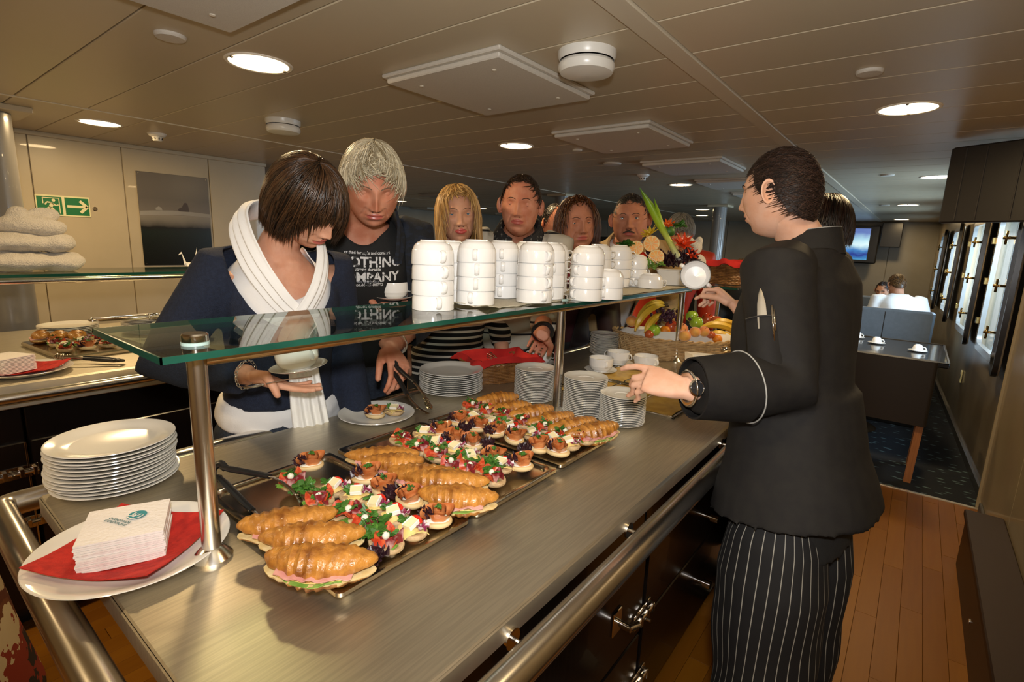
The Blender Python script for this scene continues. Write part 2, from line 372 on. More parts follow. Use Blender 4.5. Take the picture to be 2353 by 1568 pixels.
# carpet with scattered dashes
m = mat('dark_blue_carpet', (.006, .010, .016), .95); nt = m.node_tree; b = nt.nodes['Principled BSDF']
tc = nt.nodes.new('ShaderNodeTexCoord'); mp = nt.nodes.new('ShaderNodeMapping'); mp.inputs['Scale'].default_value = (5.5, 13, 1)
vo = nt.nodes.new('ShaderNodeTexVoronoi'); vo.inputs['Scale'].default_value = 1.6; vo.inputs['Randomness'].default_value = 1
nt.links.new(tc.outputs['Object'], mp.inputs[0]); nt.links.new(mp.outputs[0], vo.inputs['Vector'])
r = nt.nodes.new('ShaderNodeValToRGB'); r.color_ramp.elements[0].color = (.10, .16, .17, 1); r.color_ramp.elements[1].color = (.005, .008, .013, 1)
r.color_ramp.elements[0].position = .14; r.color_ramp.elements[1].position = .26
nt.links.new(vo.outputs['Distance'], r.inputs[0]); nt.links.new(r.outputs[0], b.inputs['Base Color'])
obj('carpet', box(-9.2, .9, 4.695, 13.3, FLOOR-.02, FLOOR+.004), m, fl, smooth=False)
struct('trim_4', rbox(-9.2, .60, 4.672, 4.70, FLOOR-.005, FLOOR+.006, .002), mat('threshold_metal', (.6, .55, .45), .3, .8), smooth=False)
# ---------------------------------------------------------------- ceiling fittings
LAMPM = mat('lit_lamp_glass', (1, .80, .50), .4, emit=5.5)
RIMM = mat('lamp_rim', (.78, .72, .6), .3)
lamp_me = None
lamps = [((595, 138), 'large round ceiling downlight above the customer side, nearest to the viewer'),
 ((228, 278), 'round ceiling downlight in front of the exit sign wall'), ((1186, 331), 'round ceiling downlight above the man in the striped polo'),
 ((2088, 243), 'large round ceiling downlight at right above the wooden floor'), ((1564, 422), 'round ceiling downlight beyond the rightmost square panels'),
 ((2155, 403), 'round ceiling downlight beside the black monitor'), ((2087, 469), 'small far ceiling downlight above the seated guests'),
 ((2072, 503), 'farthest ceiling downlight in front of the wall television'), ((920, 461), 'small ceiling downlight right of the grey haired man'),
 ((1614, 480), 'small far ceiling downlight, upper of two beside the chef'), ((1613, 494), 'small far ceiling downlight, lower of two beside the chef'), ((1106, 478), 'small far ceiling downlight right of the blonde woman'), ((1246, 487), 'small far ceiling downlight above the balding man')]
offs = [(-.05, 1.14), (-.05, -.9), (-2.2, -.9), (-4.4, -.9)]
lroot = None
for i, (px, lab) in enumerate(lamps):
    p = P(*px, CEIL)
    if p.y > 12.9: p = p*(12.9/p.y); p.z = CEIL
    M_ = T(p.x, p.y, CEIL-.012)
    if lroot is None:
        lroot = thing('ceiling_downlight', lab, 'ceiling light', M_, 'round ceiling downlights')
        obj('rim', lathe([(.112, .004), (.112, -.004), (.122, -.006), (.127, -.002), (.127, .004)], 40, cap=False), RIMM, lroot)
        obj('diffuser', lathe([(.001, -.004), (.06, -.0035), (.112, -.002), (.112, .003)], 40, cap=False), LAMPM, lroot)
        for s in (-1, 1): obj('clip', rbox(-.006, .006, s*.108-.006, s*.108+.006, -.009, .002, .002), mat('clip_dark', (.1, .08, .05), .5), lroot, smooth=False)
    else: dup(lroot, M_, lab)
    big = p.y < 7 and p.x > -5
    light('downlight_glow', 'AREA', (p.x, p.y, CEIL-.022), LAMP_W*(1 if big else .8), (1, .71, .36), shape='DISK', size=.2)
for (x, y), lb_ in zip(offs, ('right above the viewer', 'behind the viewer at the right', 'behind the viewer over the aisle', 'behind the viewer by the left wall')):
    dup(lroot, T(x, y, CEIL-.012), 'round ceiling downlight '+lb_); light('downlight_glow', 'AREA', (x, y, CEIL-.022), LAMP_W*(.25 if x > -1 and y > 0 else 1), (1, .71, .36), shape='DISK', size=.2)
# square acoustic panels hanging just below the ceiling
PANM = mat('acoustic_panel', (.60, .56, .49), .7, col2=(.56, .52, .45), scale=300, bump=.05)
def sqpanel(x, y, lab):
    t = thing('ceiling_square_panel', lab, 'ceiling panel', T(x, y, CEIL), 'square panels on the ceiling')
    obj('backing_plate', rbox(-.32, .32, -.335, .335, -.028, -.012, .004), PANM, t, smooth=False)
    obj('face_plate', rbox(-.305, .305, -.32, .32, -.048, -.028, .004), PANM, t, smooth=False)
    for a in (-1, 1):
        for b in (-1, 1): obj('screw', lathe([(.009, 0), (.009, -.003), (.004, -.005)], 12), GAPM, t, M=T(a*.2, b*.22, -.048))
labs = ['square white ceiling panel cut by the top edge of the photo', 'largest square white ceiling panel above the cup stacks', 'second square ceiling panel behind the largest one',
        'third square ceiling panel toward the chef', 'fourth and smallest square ceiling panel beside the chef head', 'far square ceiling panel, fifth in the row']
for k in range(6): sqpanel(-1.57, 1.82+(k-1)*1.27, labs[k])
for k, (u, v) in enumerate(((1030, 447), (985, 478), (1180, 490))):
    p = P(u, v, CEIL); sqpanel(p.x, min(p.y, 12), ['far square ceiling panel behind the blonde woman', 'far square ceiling panel above the grey haired man shoulder', 'farthest square ceiling panel behind the polo man'][k])
WP = mat('white_metal', (.74, .72, .66), .3)
def vent(u, v, R, lab):
    p = P(u, v, CEIL); t = thing('ceiling_vent', lab, 'vent', T(p.x, p.y, CEIL))
    obj('collar', lathe([(R, 0), (R, -.03), (R*.94, -.042), (R*.9, -.03), (R*.9, -.008)], 40, cap=False), WP, t)
    obj('valve_disc', lathe([(.001, -.045), (R*.9, -.045), (R*.97, -.055), (R*.97, -.07), (R*.9, -.082), (R*.5, -.088), (.001, -.09)], 40, cap=False), WP, t)
    obj('throat', lathe([(.001, -.012), (R*.85, -.012), (R*.85, -.02), (.001, -.02)], 24, cap=False), BLACKP, t)
    obj('spindle', tube([(0, 0, -.015), (0, 0, -.05)], .01, 8), CHROME, t)
vent(1350, 112, .103, 'large round white supply vent beside the largest square panel')
vent(650, 272, .10, 'round vent between the near downlight and the grey haired man')
def detector(u, v, lab):
    p = P(u, v, CEIL); t = thing('smoke_detector', lab, 'smoke detector', T(p.x, p.y, CEIL), 'smoke detectors')
    obj('base', lathe([(.06, 0), (.06, -.014), (.052, -.028), (.04, -.036)], 28), WP, t)
    obj('sensor_cage', lathe([(.036, -.034), (.03, -.058), (.024, -.064)], 24), WP, t)
    for k in range(8): obj('slot', rbox(-.004, .004, .0295, .0345, -.055, -.04, .001), BLACKP, t, M=rot('Z', k*PI/4), smooth=False)
detector(360, 303, 'white smoke detector near the exit sign wall'); detector(1478, 399, 'white smoke detector above the man with the moustache')
for u, v, R, lab in ((390, 72, .05, 'round blank ceiling cover near the top left'), (2000, 155, .045, 'round blank ceiling cover left of the right downlight'), (1407, 372, .075, 'flat round ceiling cover behind the second square panel'),
        (1327, 340, .035, 'tiny ceiling disc left of the second square panel'), (2040, 398, .05, 'faint round ceiling cover in front of the black monitor'), (2033, 469, .06, 'faint far ceiling cover beside the far downlight')):
    p = P(u, v, CEIL); obj('ceiling_cover', lathe([(R, 0), (R, -.006), (R*.9, -.012), (.001, -.013)], 28, cap=False), PANM, None, lab, 'cover', M=T(p.x, p.y, CEIL-.012))
# columns
COLM = mat('column_paint', (.20, .19, .175), .3, coat=.3)
def column(x, y, R, lab):
    t = thing('column', lab, 'column', T(x, y, FLOOR)); obj('shaft', lathe([(R, 0), (R, CEIL-FLOOR-.02)], 40), COLM, t)
    obj('cap_plate', rbox(-R*1.55, R*1.55, -R*1.55, R*1.55, CEIL-FLOOR-.045, CEIL-FLOOR-.012, .004), WALLM, t, smooth=False)
    obj('foot_ring', lathe([(R*1.12, 0), (R*1.12, .03), (R, .05)], 40), COLM, t)
column(-4.42, .60, .125, 'thick round grey column at the left edge behind the folded towels')
column(-4.08, 6.3, .10, 'far round column behind the balding man'); column(-2.58, 8.5, .10, 'far round column behind the man with the moustache')
# ---------------------------------------------------------------- things on the walls
def flatpoly(pts, x, d=.001): # polygon in the YZ plane facing +X
    n = len(pts); return A([(x, *p) for p in pts]+[(x+d, *p) for p in pts]), [tuple(range(n)), tuple(range(2*n-1, n-1, -1))]+[(i, (i+1) % n, n+(i+1) % n, n+i) for i in range(n)]
GRN = mat('sign_green', '00703c', .4); CRM = mat('sign_cream', 'e6e0b0', .5)
sg = thing('exit_sign', 'green emergency exit sign with running figure and arrow on the left wall', 'sign', T(-5.25, .93, 1.585))
obj('backing', rbox(0, .006, 0, .325, 0, .155, .002), CRM, sg, smooth=False)
for y0, y1 in ((.008, .154), (.171, .317)): obj('green_field', flatpoly([(y0, .012), (y1, .012), (y1, .143), (y0, .143)], .006), GRN, sg, smooth=False)
def thick(p, q, w): 
    p = np.array(p); q = np.array(q); d = (q-p)/np.linalg.norm(q-p); n = np.array([-d[1], d[0]])*w; return [tuple(p+n), tuple(q+n), tuple(q-n), tuple(p-n)]
ar = [flatpoly(thick((.182, .078), (.295, .078), .009), .008), flatpoly(thick((.262, .122), (.307, .077), .010), .0085), flatpoly(thick((.262, .034), (.307, .079), .010), .0085)]
obj('arrow', join(*ar), CRM, sg, smooth=False)
lim = [thick((.095, .095), (.082, .062), .011), thick((.082, .066), (.058, .05), .006), thick((.058, .05), (.04, .03), .005), thick((.084, .062), (.105, .045), .006), thick((.105, .045), (.10, .018), .005), thick((.092, .098), (.065, .102), .005), thick((.065, .102), (.052, .082), .0045), thick((.096, .094), (.115, .078), .005), thick((.115, .078), (.132, .085), .004)]
hd = [(.104+.011*math.cos(a), .117+.011*math.sin(a)) for a in np.linspace(0, 2*PI, 14, endpoint=False)]
dr = [thick((.042, .09), (.042, .133), .003), thick((.04, .133), (.137, .133), .003), thick((.137, .135), (.137, .02), .003)]
obj('running_figure', join(*[flatpoly(p, .008) for p in lim+dr], flatpoly(hd, .0083)), CRM, sg, smooth=False)
kl = thing('wall_lock', 'small round lock on the wall right of the exit sign', 'lock', T(-5.25, 1.285, 1.655) @ rot('Y', PI/2))
obj('lock_ring', lathe([(.016, 0), (.016, .005), (.012, .007), (.011, .004), (.001, .004)], 20, cap=False), CHROME, kl); obj('keyhole', rbox(-.002, .002, -.006, .006, .004, .0055, .0005), BLACKP, kl, smooth=False)
PM_ = ramp_mat('seal_photo_print', [(0, '020504'), (.28, '04120e'), (.40, '071a17'), (.44, '060708'), (.46, '4a4844'), (.52, '77726a'), (.575, '857f76'), (.60, '6e6862'), (.75, '5e5955'), (1, '6a645e')], 2, .25, 5, .045, coords='Generated')
po = thing('wall_poster', 'framed-less photo print of a seal on ice above dark water, on the left wall', 'poster', T(-5.25, 1.585, 1.205))
obj('print', rbox(.001, .012, 0, .553, 0, .78, .002), PM_, po, smooth=False)
se = [(.30, .47), (.29, .485), (.305, .50), (.325, .505), (.335, .53), (.345, .545), (.36, .548), (.372, .535), (.378, .50), (.38, .47)]
obj('seal_figure', flatpoly(se, .0125, .0006), mat('seal_brown', (.06, .045, .04), .5), po, smooth=False)
obj('ice_lump', join(flatpoly([(.12, .47), (.12, .49), (.145, .503), (.165, .49), (.17, .47)], .0125, .0006), flatpoly([(.0, .42), (.0, .455), (.1, .465), (.25, .473), (.4, .47), (.553, .46), (.553, .43), (.3, .44)], .0125, .0005)), mat('ice_print', (.28, .265, .24), .5), po, smooth=False)
for y in (.015, .538):
    for z in (.015, .765): obj('pin', lathe([(.005, 0), (.004, .003)], 10), CHROME, po, M=T(.012, y, z) @ rot('Y', PI/2))
# far end: television with its bracket box, dark doorways
tv = thing('wall_television', 'lit wall television showing blue water on the far wall', 'television', T(-1.1, 13.0, 1.74))
obj('housing', rbox(-.62, .36, -.06, .05, -.40, .36, .02), BLACKP, tv, smooth=False)
TVM = ramp_mat('tv_picture', [(0, '6fc4d8'), (.18, '2f6fae'), (.3, '1d2f86'), (.42, '3a78b8'), (.62, 'bfe0ee'), (.8, '9cc8e2'), (1, '5c74b4')], 2, .3, 4, .25, coords='Generated')
b = TVM.node_tree.nodes['Principled BSDF']; TVM.node_tree.links.new(b.inputs['Base Color'].links[0].from_socket, b.inputs['Emission Color']); b.inputs['Emission Strength'].default_value = .9
obj('screen', box(-.57, .20, -.066, -.06, -.33, .30), TVM, tv, smooth=False)
obj('speaker_box', rbox(.38, .72, -.10, .08, -.06, .42, .01), BLACKP, tv, smooth=False)
for x, w in ((-5.3, .9), (-7.6, 1.1)):
    o = struct('door_%d' % (1 if w < 1 else 2), box(x, x+w, 13.24, 13.27, FLOOR, 1.75), mat('doorway_shade', (.01, .01, .012), .4), smooth=False)  # near-black sheet on the wall, its colour painted as the shade of an opening
    obj('door_frame', join(box(x-.05, x, 13.22, 13.27, FLOOR, 1.8), box(x+w, x+w+.05, 13.22, 13.27, FLOOR, 1.8), box(x, x+w, 13.22, 13.27, 1.75, 1.8)), WALLB, o, smooth=False)
# black monitor hanging at the upper right
mn = thing('hanging_monitor', 'black monitor seen from behind, hanging from the ceiling at the upper right', 'monitor', None)
c = [D(2190, 352, 3.05), D(2215, 531, 3.05), D(2370, 500, 2.75), D(2365, 300, 2.75)]
ctr = sum(c, Vector())/4; e1 = ((c[3]-c[0])+(c[2]-c[1])).normalized(); up = Vector((0, 0, 1)); e1.z = 0; e1.normalize(); nrm = up.cross(e1)
mm = Matrix((( e1.x, nrm.x, 0, 0), (e1.y, nrm.y, 0, 0), (0, 0, 1, 0), (0, 0, 0, 1))); mm.translation = ctr
mn.matrix_local = mm
back = loft([[(x*sx-.0, y, z*sz) for x, z in ((-.20, -.2), (.36, -.2), (.36, .2), (-.20, .2))] for sx, sz, y in ((1, 1, 0), (1, 1, .04), (.92, .86, .07), (.8, .7, .17))])
BKP = mat('matte_black_shell', (.012, .011, .012), .45)
obj('rear_shell', back, BKP, mn, smooth=False); obj('front_frame', rbox(-.21, .37, -.05, 0, -.215, .215, .008), BKP, mn, smooth=False)
obj('panel_seam', join(*[rbox(x, x+.006, -.056, -.05, -.2, .2, .001) for x in (-.13, -.03, .13)]), mat('seam_black', (.03, .028, .028), .3), mn, smooth=False)
obj('ceiling_arm', tube([(0.1, .1, 0), (.1, .1, 1)], .02, 10), BKP, mn, M=None)
mn.children[-1].data.transform(Matrix.Scale(.45, 4, (0, 0, 1)))
# wall socket
so = thing('wall_socket', 'small cream wall socket low on the hull wall below the windows', 'socket', T(wx(6.9)-.002, 6.9, .33)); obj('plate', rbox(-.012, 0, -.045, .045, -.06, .06, .003), CRM, so, smooth=False); obj('socket_hole', rbox(-.014, -.011, -.02, .02, -.02, .02, .001), BLACKP, so, smooth=False)
# near cabinet at lower right
BRN = mat('dark_brown_laminate', (.028, .012, .006), .4, spec=.3, col2=(.022, .010, .005), scale=3)
cb = thing('low_cabinet', 'dark brown laminate cabinet at the lower right edge', 'cabinet', T(.405, 1.2, FLOOR))
obj('body', rbox(.0, .155, 0, 2.52, 0, .30, .004), BRN, cb, smooth=False)
obj('top_board', rbox(-.012, .155, -.01, 2.535, .30, .335, .005), mat('brown_top', (.028, .014, .009), .5, spec=.25), cb, smooth=False)
obj('lock', lathe([(.012, 0), (.012, .004), (.008, .005), (.007, .003), (.001, .003)], 16, cap=False), CHROME, cb, M=T(0, 1.72, .12) @ rot('Y', -PI/2))
# ================================================================ MAIN BUFFET COUNTER
wt = thing('worktop', 'long brushed steel buffet worktop carrying trays and plates', 'worktop', T(0, 0, 0))
obj('top_sheet', rbox(-1.535, -.46, .209, 3.55, .862, .90, .004), CTR, wt, smooth=False)
obj('front_lip', rbox(-.468, -.458, .215, 3.54, .856, .897, .003), CTR, wt, smooth=False)
obj('end_lip', rbox(-1.53, -.465, .207, .215, .856, .897, .003), CTR, wt, smooth=False)
obj('back_lip', rbox(-1.537, -1.528, .215, 3.54, .856, .897, .003), CTR, wt, smooth=False)
def unit(y0, y1, label, kind):
    t = thing('counter_cabinet', label, 'cabinet', T(-1.0, y0, FLOOR), 'lacquered cabinets under the buffet')
    w = y1-y0; z0, z1 = .11, .99
    obj('carcass', rbox(-.44, .415, .004, w-.004, z0, z1, .004), LACQ, t, smooth=False)
    obj('plinth', rbox(-.38, .23, .01, w-.01, 0, z0, .003), mat('plinth_grey', (.05, .045, .04), .5), t, smooth=False)
    X = .415
    if kind == 0:
        for k, (a, b) in enumerate(((z0+.01, .45), (.46, .78))):
            d = obj('drawer_front', rbox(X, X+.02, .012, w-.012, a, b, .004), LACQ, t, smooth=False)
            pull(d, X+.02, w*.80, (a+b)/2+(.05 if k == 0 else -.0))
    else:
        for k, (a, b) in enumerate(((z0+.01, .48), (.49, .80))):
            d = obj('door', rbox(X, X+.02, .012, w-.012, a, b, .004), LACQ, t, smooth=False)
            o = obj('knob', join(tube([(0, 0, 0), (.03, 0, 0)], .008, 12), tube([(.03, 0, 0), (.06, 0, 0)], .017, 20)), CHROME, d, M=T(X+.02, w*.56, [.327, .63][k]))
    for z in (.27, .53):
        bolt(t, X+.02, w-.01 if kind == 0 else .0, z) if kind == 0 else None
    return t
def pull(par, x, y, z):
    h = obj('handle', join(rbox(0, .006, -.028, .028, -.04, .04, .002), tube([(.004, 0, 0), (.05, 0, 0)], .012, 14), tube([(.045, .0, 0), (.062, .03, .004)], .010, 12)), CHROME, par, M=T(x, y, z))
def bolt(par, x, y, z, s=1):
    b = obj('barrel_bolt', join(rbox(0, .005, -.07, .028, -.026, .026, .001), tube([(.014, -.10, 0), (.014, .06, 0)], .008, 10), rbox(0, .024, -.05, -.035, -.018, .018, .002), rbox(0, .024, .0, .015, -.018, .018, .002), rbox(0, .005, .035, .062, -.026, .026, .001), rbox(0, .024, .042, .055, -.018, .018, .002), tube([(.014, -.02, 0), (.04, -.02, 0)], .006, 10)), CHROME, par, M=T(x, y, z))
unit(.45, 1.5, 'black lacquered drawer cabinet under the near end of the buffet', 0)
unit(1.5, 2.55, 'black lacquered cabinet with round knobs next to the chef', 1)
unit(2.55, 3.45, 'black lacquered cabinet under the far end of the buffet', 1)
# handrail running round the counter
RAILM = mat('rail_steel', (.78, .75, .70), .22, 1)
hr = thing('handrail', 'thick round steel handrail wrapping round the buffet counter', 'handrail', T(0, 0, 0))
rz = .856
corner = lambda c, a0, r=.03: [(c[0]+r*math.cos(a0+t), c[1]+r*math.sin(a0+t), rz) for t in np.linspace(0, PI/2, 7)]
path = [(-.408, 3.5, rz), (-.408, 1.8, rz), (-.408, .3, rz)]+[(-.443+.03*math.cos(a), .18+.03*math.sin(a), rz) for a in np.linspace(0, -PI/2, 7)]+[(-1.0, .15, rz)]+[(-1.605+.03*math.cos(a), .18+.03*math.sin(a), rz) for a in np.linspace(-PI/2, -PI, 7)]+[(-1.635, 1., rz), (-1.635, 2.2, rz), (-1.635, 3.5, rz)]
obj('rail_tube', tube(path, .0285, 28), RAILM, hr)
for y in (.62, 1.07, 1.80, 2.5, 3.1):
    for s, xr, xc in ((1, -.408, -.459), (-1, -1.635, -1.535)):
        b = obj('bracket', join(tube([(xc, y, rz), (xr, y, rz)], .0045, 10), lathe([(.001, 0), (.019, 0), (.019, .004), (.001, .006)], 20, cap=False) if 0 else tube([(xc, y, rz), (xc+.006*s, y, rz)], .019, 20)), CHROME, hr)
for x in (-1.2, -.75): obj('bracket', join(tube([(x, .209, rz), (x, .15, rz)], .0045, 10), tube([(x, .209, rz), (x, .203, rz)], .019, 20)), CHROME, hr)
# glass shelf on posts
GZ0, GZ1 = 1.309, 1.321
gs = thing('glass_shelf', 'long clear glass sneeze-guard shelf carrying the cup stacks', 'shelf', T(0, 0, 0))
gx0, gx1, gy0, gy1 = -1.272, -.915, .285, 2.92
obj('glass_pane', rbox(gx0+.002, gx1-.002, gy0+.002, gy1-.002, GZ0, GZ1, .0015), GLASS, gs, smooth=False)
obj('polished_edge', join(box(gx1-.003, gx1, gy0, gy1, GZ0, GZ1), box(gx0, gx0+.003, gy0, gy1, GZ0, GZ1), box(gx0, gx1, gy0, gy0+.003, GZ0, GZ1), box(gx0, gx1, gy1-.003, gy1, GZ0, GZ1)), GEDGE, gs, smooth=False)
obj('support_tube', tube([(-.985, gy0+.09, GZ0-.016), (-.985, gy1-.05, GZ0-.016)], .0125, 16), mat('support_bronze', (.62, .47, .30), .25, 1), gs)
for y in (.365, 1.567, 2.77):
    p = obj('post', tube([(-.992, y, .9), (-.992, y, GZ0-.006)], .0165, 24), RAILM, gs)
    obj('flange', lathe([(.036, .9), (.036, .906), (.022, .922), (.0165, .926)], 32, cap=False), RAILM, p, M=T(-.992, y, 0))
    obj('cap', join(lathe([(.001, GZ1+.02), (.019, GZ1+.02), (.0215, GZ1+.017), (.0215, GZ1+.006), (.019, GZ1+.004)], 28, cap=False), lathe([(.021, GZ1+.004), (.021, GZ1)], 28, cap=False)), CHROME, p, M=T(-.992, y, 0))
    obj('washer', lathe([(.0225, GZ1), (.0225, GZ1+.005), (.001, GZ1+.005)], 28, cap=False), mat('clear_washer', (.4, .55, .52), .2, spec=.8), p, M=T(-.992, y, 0))
# ---------------------------------------------------------------- plates and saucers
def plate_me(name, R, m=PORC):
    return mesh(name, lathe([(.001, .004), (R*.58, .0035), (R*.6, 0), (R*.64, 0), (R*.66, .0035), (R*.80, .007), (R*.97, .0145), (R, .0165), (R*.995, .018), (R*.97, .0178), (R*.80, .0115), (R*.70, .0075), (R*.62, .0062), (.001, .0060)], 64, cap=False), m)
DP = plate_me('dinner_plate', .13)
def sauc():
    R = .08; return lathe([(.001, .003), (R*.42, .0025), (R*.45, 0), (R*.5, 0), (R*.55, .003), (R*.8, .006), (R*.98, .0125), (R, .0135), (R*.995, .0145), (R*.96, .0142), (R*.72, .0085), (R*.58, .0062), (R*.40, .006), (R*.38, .0048), (.001, .0048)], 56, cap=False)
SP = mesh('saucer', sauc(), PORC)
OV = mesh('oval_platter', lathe([(.001, .004), (.10, .0035), (.103, 0), (.108, 0), (.115, .004), (.142, .012), (.160, .020), (.163, .0215), (.162, .0228), (.156, .0222), (.138, .0155), (.118, .008), (.10, .0065), (.001, .0063)], 72, sx=1, sy=1, cap=False), PORC)
def stack(me, name, n, x, y, z, pitch, what, where, jit=.0015, seed=1):
    r = np.random.RandomState(seed); cat = 'saucer' if name == 'saucer' else 'plate'
    for k in range(n):
        jx, jy = r.uniform(-jit, jit, 2); a = n-1-k
        lab = ('topmost %s of %s' % (what, where)) if a == 0 else ('%s %s from the top of %s' % (what, ordn(a), where)) if a < n-1 else ('bottom %s of %s' % (what, where))
        lab = lab if a == 0 or a == n-1 else '%s, %s from the top of %s' % (what, ordn(a), where)
        o = obj(name, me, None, None, lab, cat, '%s in %s' % (what, where), M=T(x+jx, y+jy, z+k*pitch) @ rot('Z', r.rand()*6))
stack(DP, 'dinner_plate', 13, -1.492, .348, .9005, .0083, 'white dinner plate', 'the big stack at the left counter end', .005, 3)
stack(DP, 'dinner_plate', 11, -1.462, 1.487, .9005, .0080, 'white dinner plate', 'the stack beside the cutlery basket', .002, 4)
stack(SP, 'saucer', 20, -1.141, 1.632, .9005, .0064, 'white saucer', 'the stack left of the steel post', .0012, 5)
stack(SP, 'saucer', 22, -.905, 1.620, .9005, .0063, 'white saucer', 'the middle stack right of the post', .0012, 6)
stack(SP, 'saucer', 17, -.755, 1.625, .9005, .0062, 'white saucer', 'the rightmost saucer stack', .0015, 7)
stack(SP, 'saucer', 19, -1.36, 2.62, .9005, .0063, 'white saucer', 'the far stack left of the fruit basket', .004, 8)
stack(SP, 'saucer', 17, -1.38, 2.82, .9005, .0063, 'white saucer', 'the stack hidden behind the far saucers', .003, 9)
# napkin plate overhanging the corner
npz = .902
NPX, NPY = -1.115, .275
obj('dinner_plate', OV, None, None, 'large white plate under red and white napkins at the counter corner', 'plate', M=T(NPX, NPY, npz))
def napkin(x, y, z, a, s, m, name, lab, cat, wav=.006, seed=0):
    def fn(u, v):
        X = (u-.5)*s; Y = (v-.5)*s; rr = math.hypot(X, Y); return (X, Y, max(0, (rr-.07))*.28+wav*.5*wn([[X, Y, 0]], 28, seed)[0])
    o = obj(name, grid(fn, 22, 22, .0022), m, None, lab, cat, M=T(x, y, z) @ rot('Z', a)); return o
napkin(NPX-.005, NPY-.0, npz+.0105, .62, .225, RED, 'red_napkin', 'red paper napkin lying under the white napkin stack', 'napkin', .003)
NAP = mat('white_paper_napkin', (.83, .79, .78), .9, bump=.25, bscale=120)
a0 = P(183, 1300, .92); a1 = P(388, 1257, .92); ang = math.atan2(a1.y-a0.y, a1.x-a0.x); side = (a1-a0).length
print('napkin side', side, ang, a0, a1)
NW, NL = .132, .132
nc = (P(292, 1225, .945)); nang = ang
nm = mesh('paper_napkin', grid(lambda u, v: ((u-.5)*NW, (v-.5)*NL, .0006*wn([[(u-.5), (v-.5), 0]], 9, 4)[0]), 12, 12, .0034), NAP, auto=30)
for k in range(14):
    top = k == 13
    o = obj('white_napkin', nm, None, None, 'topmost white napkin printed with a teal logo on the big plate' if top else 'white napkin, %s from the top of the stack on the big plate' % ordn(13-k) if k else 'bottom white napkin of the stack on the big plate', 'napkin', 'white napkins on the big plate',
            M=T(nc.x+random.uniform(-.0015, .0015), nc.y+random.uniform(-.0015, .0015), .9185+k*.0040) @ rot('Z', nang+random.uniform(-.02, .02)))
topnap = o; TZ = .9185+13*.0040
TEAL = mat('teal_print', '2f8a96', .7)
def text_shape(s, size, bold=0, ext=0, align='CENTER', spacing=1):
    cu = bpy.data.curves.new('txt', 'FONT'); cu.body = s; cu.size = size; cu.align_x = align; cu.offset = bold; cu.extrude = ext; cu.space_character = spacing; cu.resolution_u = 3
    o = bpy.data.objects.new('txt', cu); C.objects.link(o); dg = bpy.context.evaluated_depsgraph_get(); me = bpy.data.meshes.new_from_object(o.evaluated_get(dg))
    v = A([tuple(x.co) for x in me.vertices]) if len(me.vertices) else np.zeros((0, 3)); f = [tuple(p.vertices) for p in me.polygons]
    bpy.data.objects.remove(o); bpy.data.curves.remove(cu); bpy.data.meshes.remove(me); return v, f
def disc2(cx_, cy_, rx, ry, z, n=32, a=0): 
    t = np.linspace(0, 2*PI, n, endpoint=False); return A([(cx_+rx*math.cos(q), cy_+ry*math.sin(q), z) for q in t]), [tuple(range(n))]
def logo():
    teal = join(disc2(0, 0, .0165, .0165, .0012)); 
    w = [tube(spline([(-.010, -.012, .0016), (.004, -.0145, .0016), (.012, -.006, .0016), (.0115, .004, .0016)], 6), .0013, 6, flat=.2)]
    w += [tube(spline([(-.008, .006, .0016), (-.0075, -.002, .0016), (-.003, -.003, .0016), (-.0015, .004, .0016)], 6), .0012, 6, flat=.2), tube(spline([(-.0015, .004, .0016), (-.001, -.003, .0016), (.004, -.003, .0016), (.005, .005, .0016)], 6), .0012, 6, flat=.2), tube(spline([(-.0175, -.004, .0016), (-.012, -.008, .0016), (-.006, -.0065, .0016), (.002, -.0075, .0016)], 6), .0016, 6, flat=.2)]
    return teal, join(*w)
_l = P(315, 1186, TZ); _b = P(304, 1206, TZ)-P(258, 1195, TZ); _iv = topnap.matrix_basis.inverted(); _lc = _iv @ Vector((_l.x, _l.y, TZ)); _ta = math.atan2(_b.y, _b.x)-topnap.matrix_basis.to_euler().z; _tc = _iv @ Vector((*P(272, 1200, TZ).xy, TZ))
for (M0, par) in ((Matrix.Translation((_lc.x, _lc.y, .0012)) @ rot('Z', _ta), topnap),):
    te, wh = logo(); obj('printed_logo', te, TEAL, par, M=M0, smooth=False); obj('logo_swirl', wh, NAP, par, M=M0)
    tx = join(mv(text_shape('OCEANWIDE', .0085, .0002), 0, 0, 0), mv(text_shape('EXPEDITIONS', .0085, .0002), 0, -.0085, 0))
    obj('printed_words', tx, mat('grey_teal_print', '4a7a86', .7), par, M=Matrix.Translation((_tc.x, _tc.y, .0018)) @ rot('Z', _ta), smooth=False)
# ---------------------------------------------------------------- cups
CUP = mesh('soup_cup', lathe([(.0595, 0), (.0600, .002), (.0592, .030), (.0575, .040), (.0560, .0415), (.052, .052), (.044, .060), (.036, .0635), (.035, .067), (.031, .067), (.030, .0635), (.001, .0625), (.001, .059), (.042, .057), (.050, .050), (.0555, .036), (.057, .002)], 56, cap=False), PORC2)
hp = spline([(.0575, 0, .037), (.069, 0, .037), (.0755, 0, .028), (.072, 0, .014), (.064, 0, .008), (.0575, 0, .012)], 5)
HAN = mesh('handle', tube(hp, .0072, 10, flat=.38, up=(0, 0, 1)), PORC2)
def cup(M, lab, group=None, cat='cup', soup=False):
    o = obj('soup_cup', CUP, None, None, lab, cat, group, M=M)
    obj('handle', HAN, None, o); obj('handle', HAN, None, o, M=rot('Z', PI))
    if soup: obj('soup', lathe([(.001, .022), (.0545, .022), (.0545, .0225), (.001, .0225)], 30, cap=False), mat('cream_soup', (.75, .62, .30), .3), o)
    return o
def upright(x, y, z, a=0): return T(x, y, z+.067) @ rot('Z', a) @ rot('X', PI)
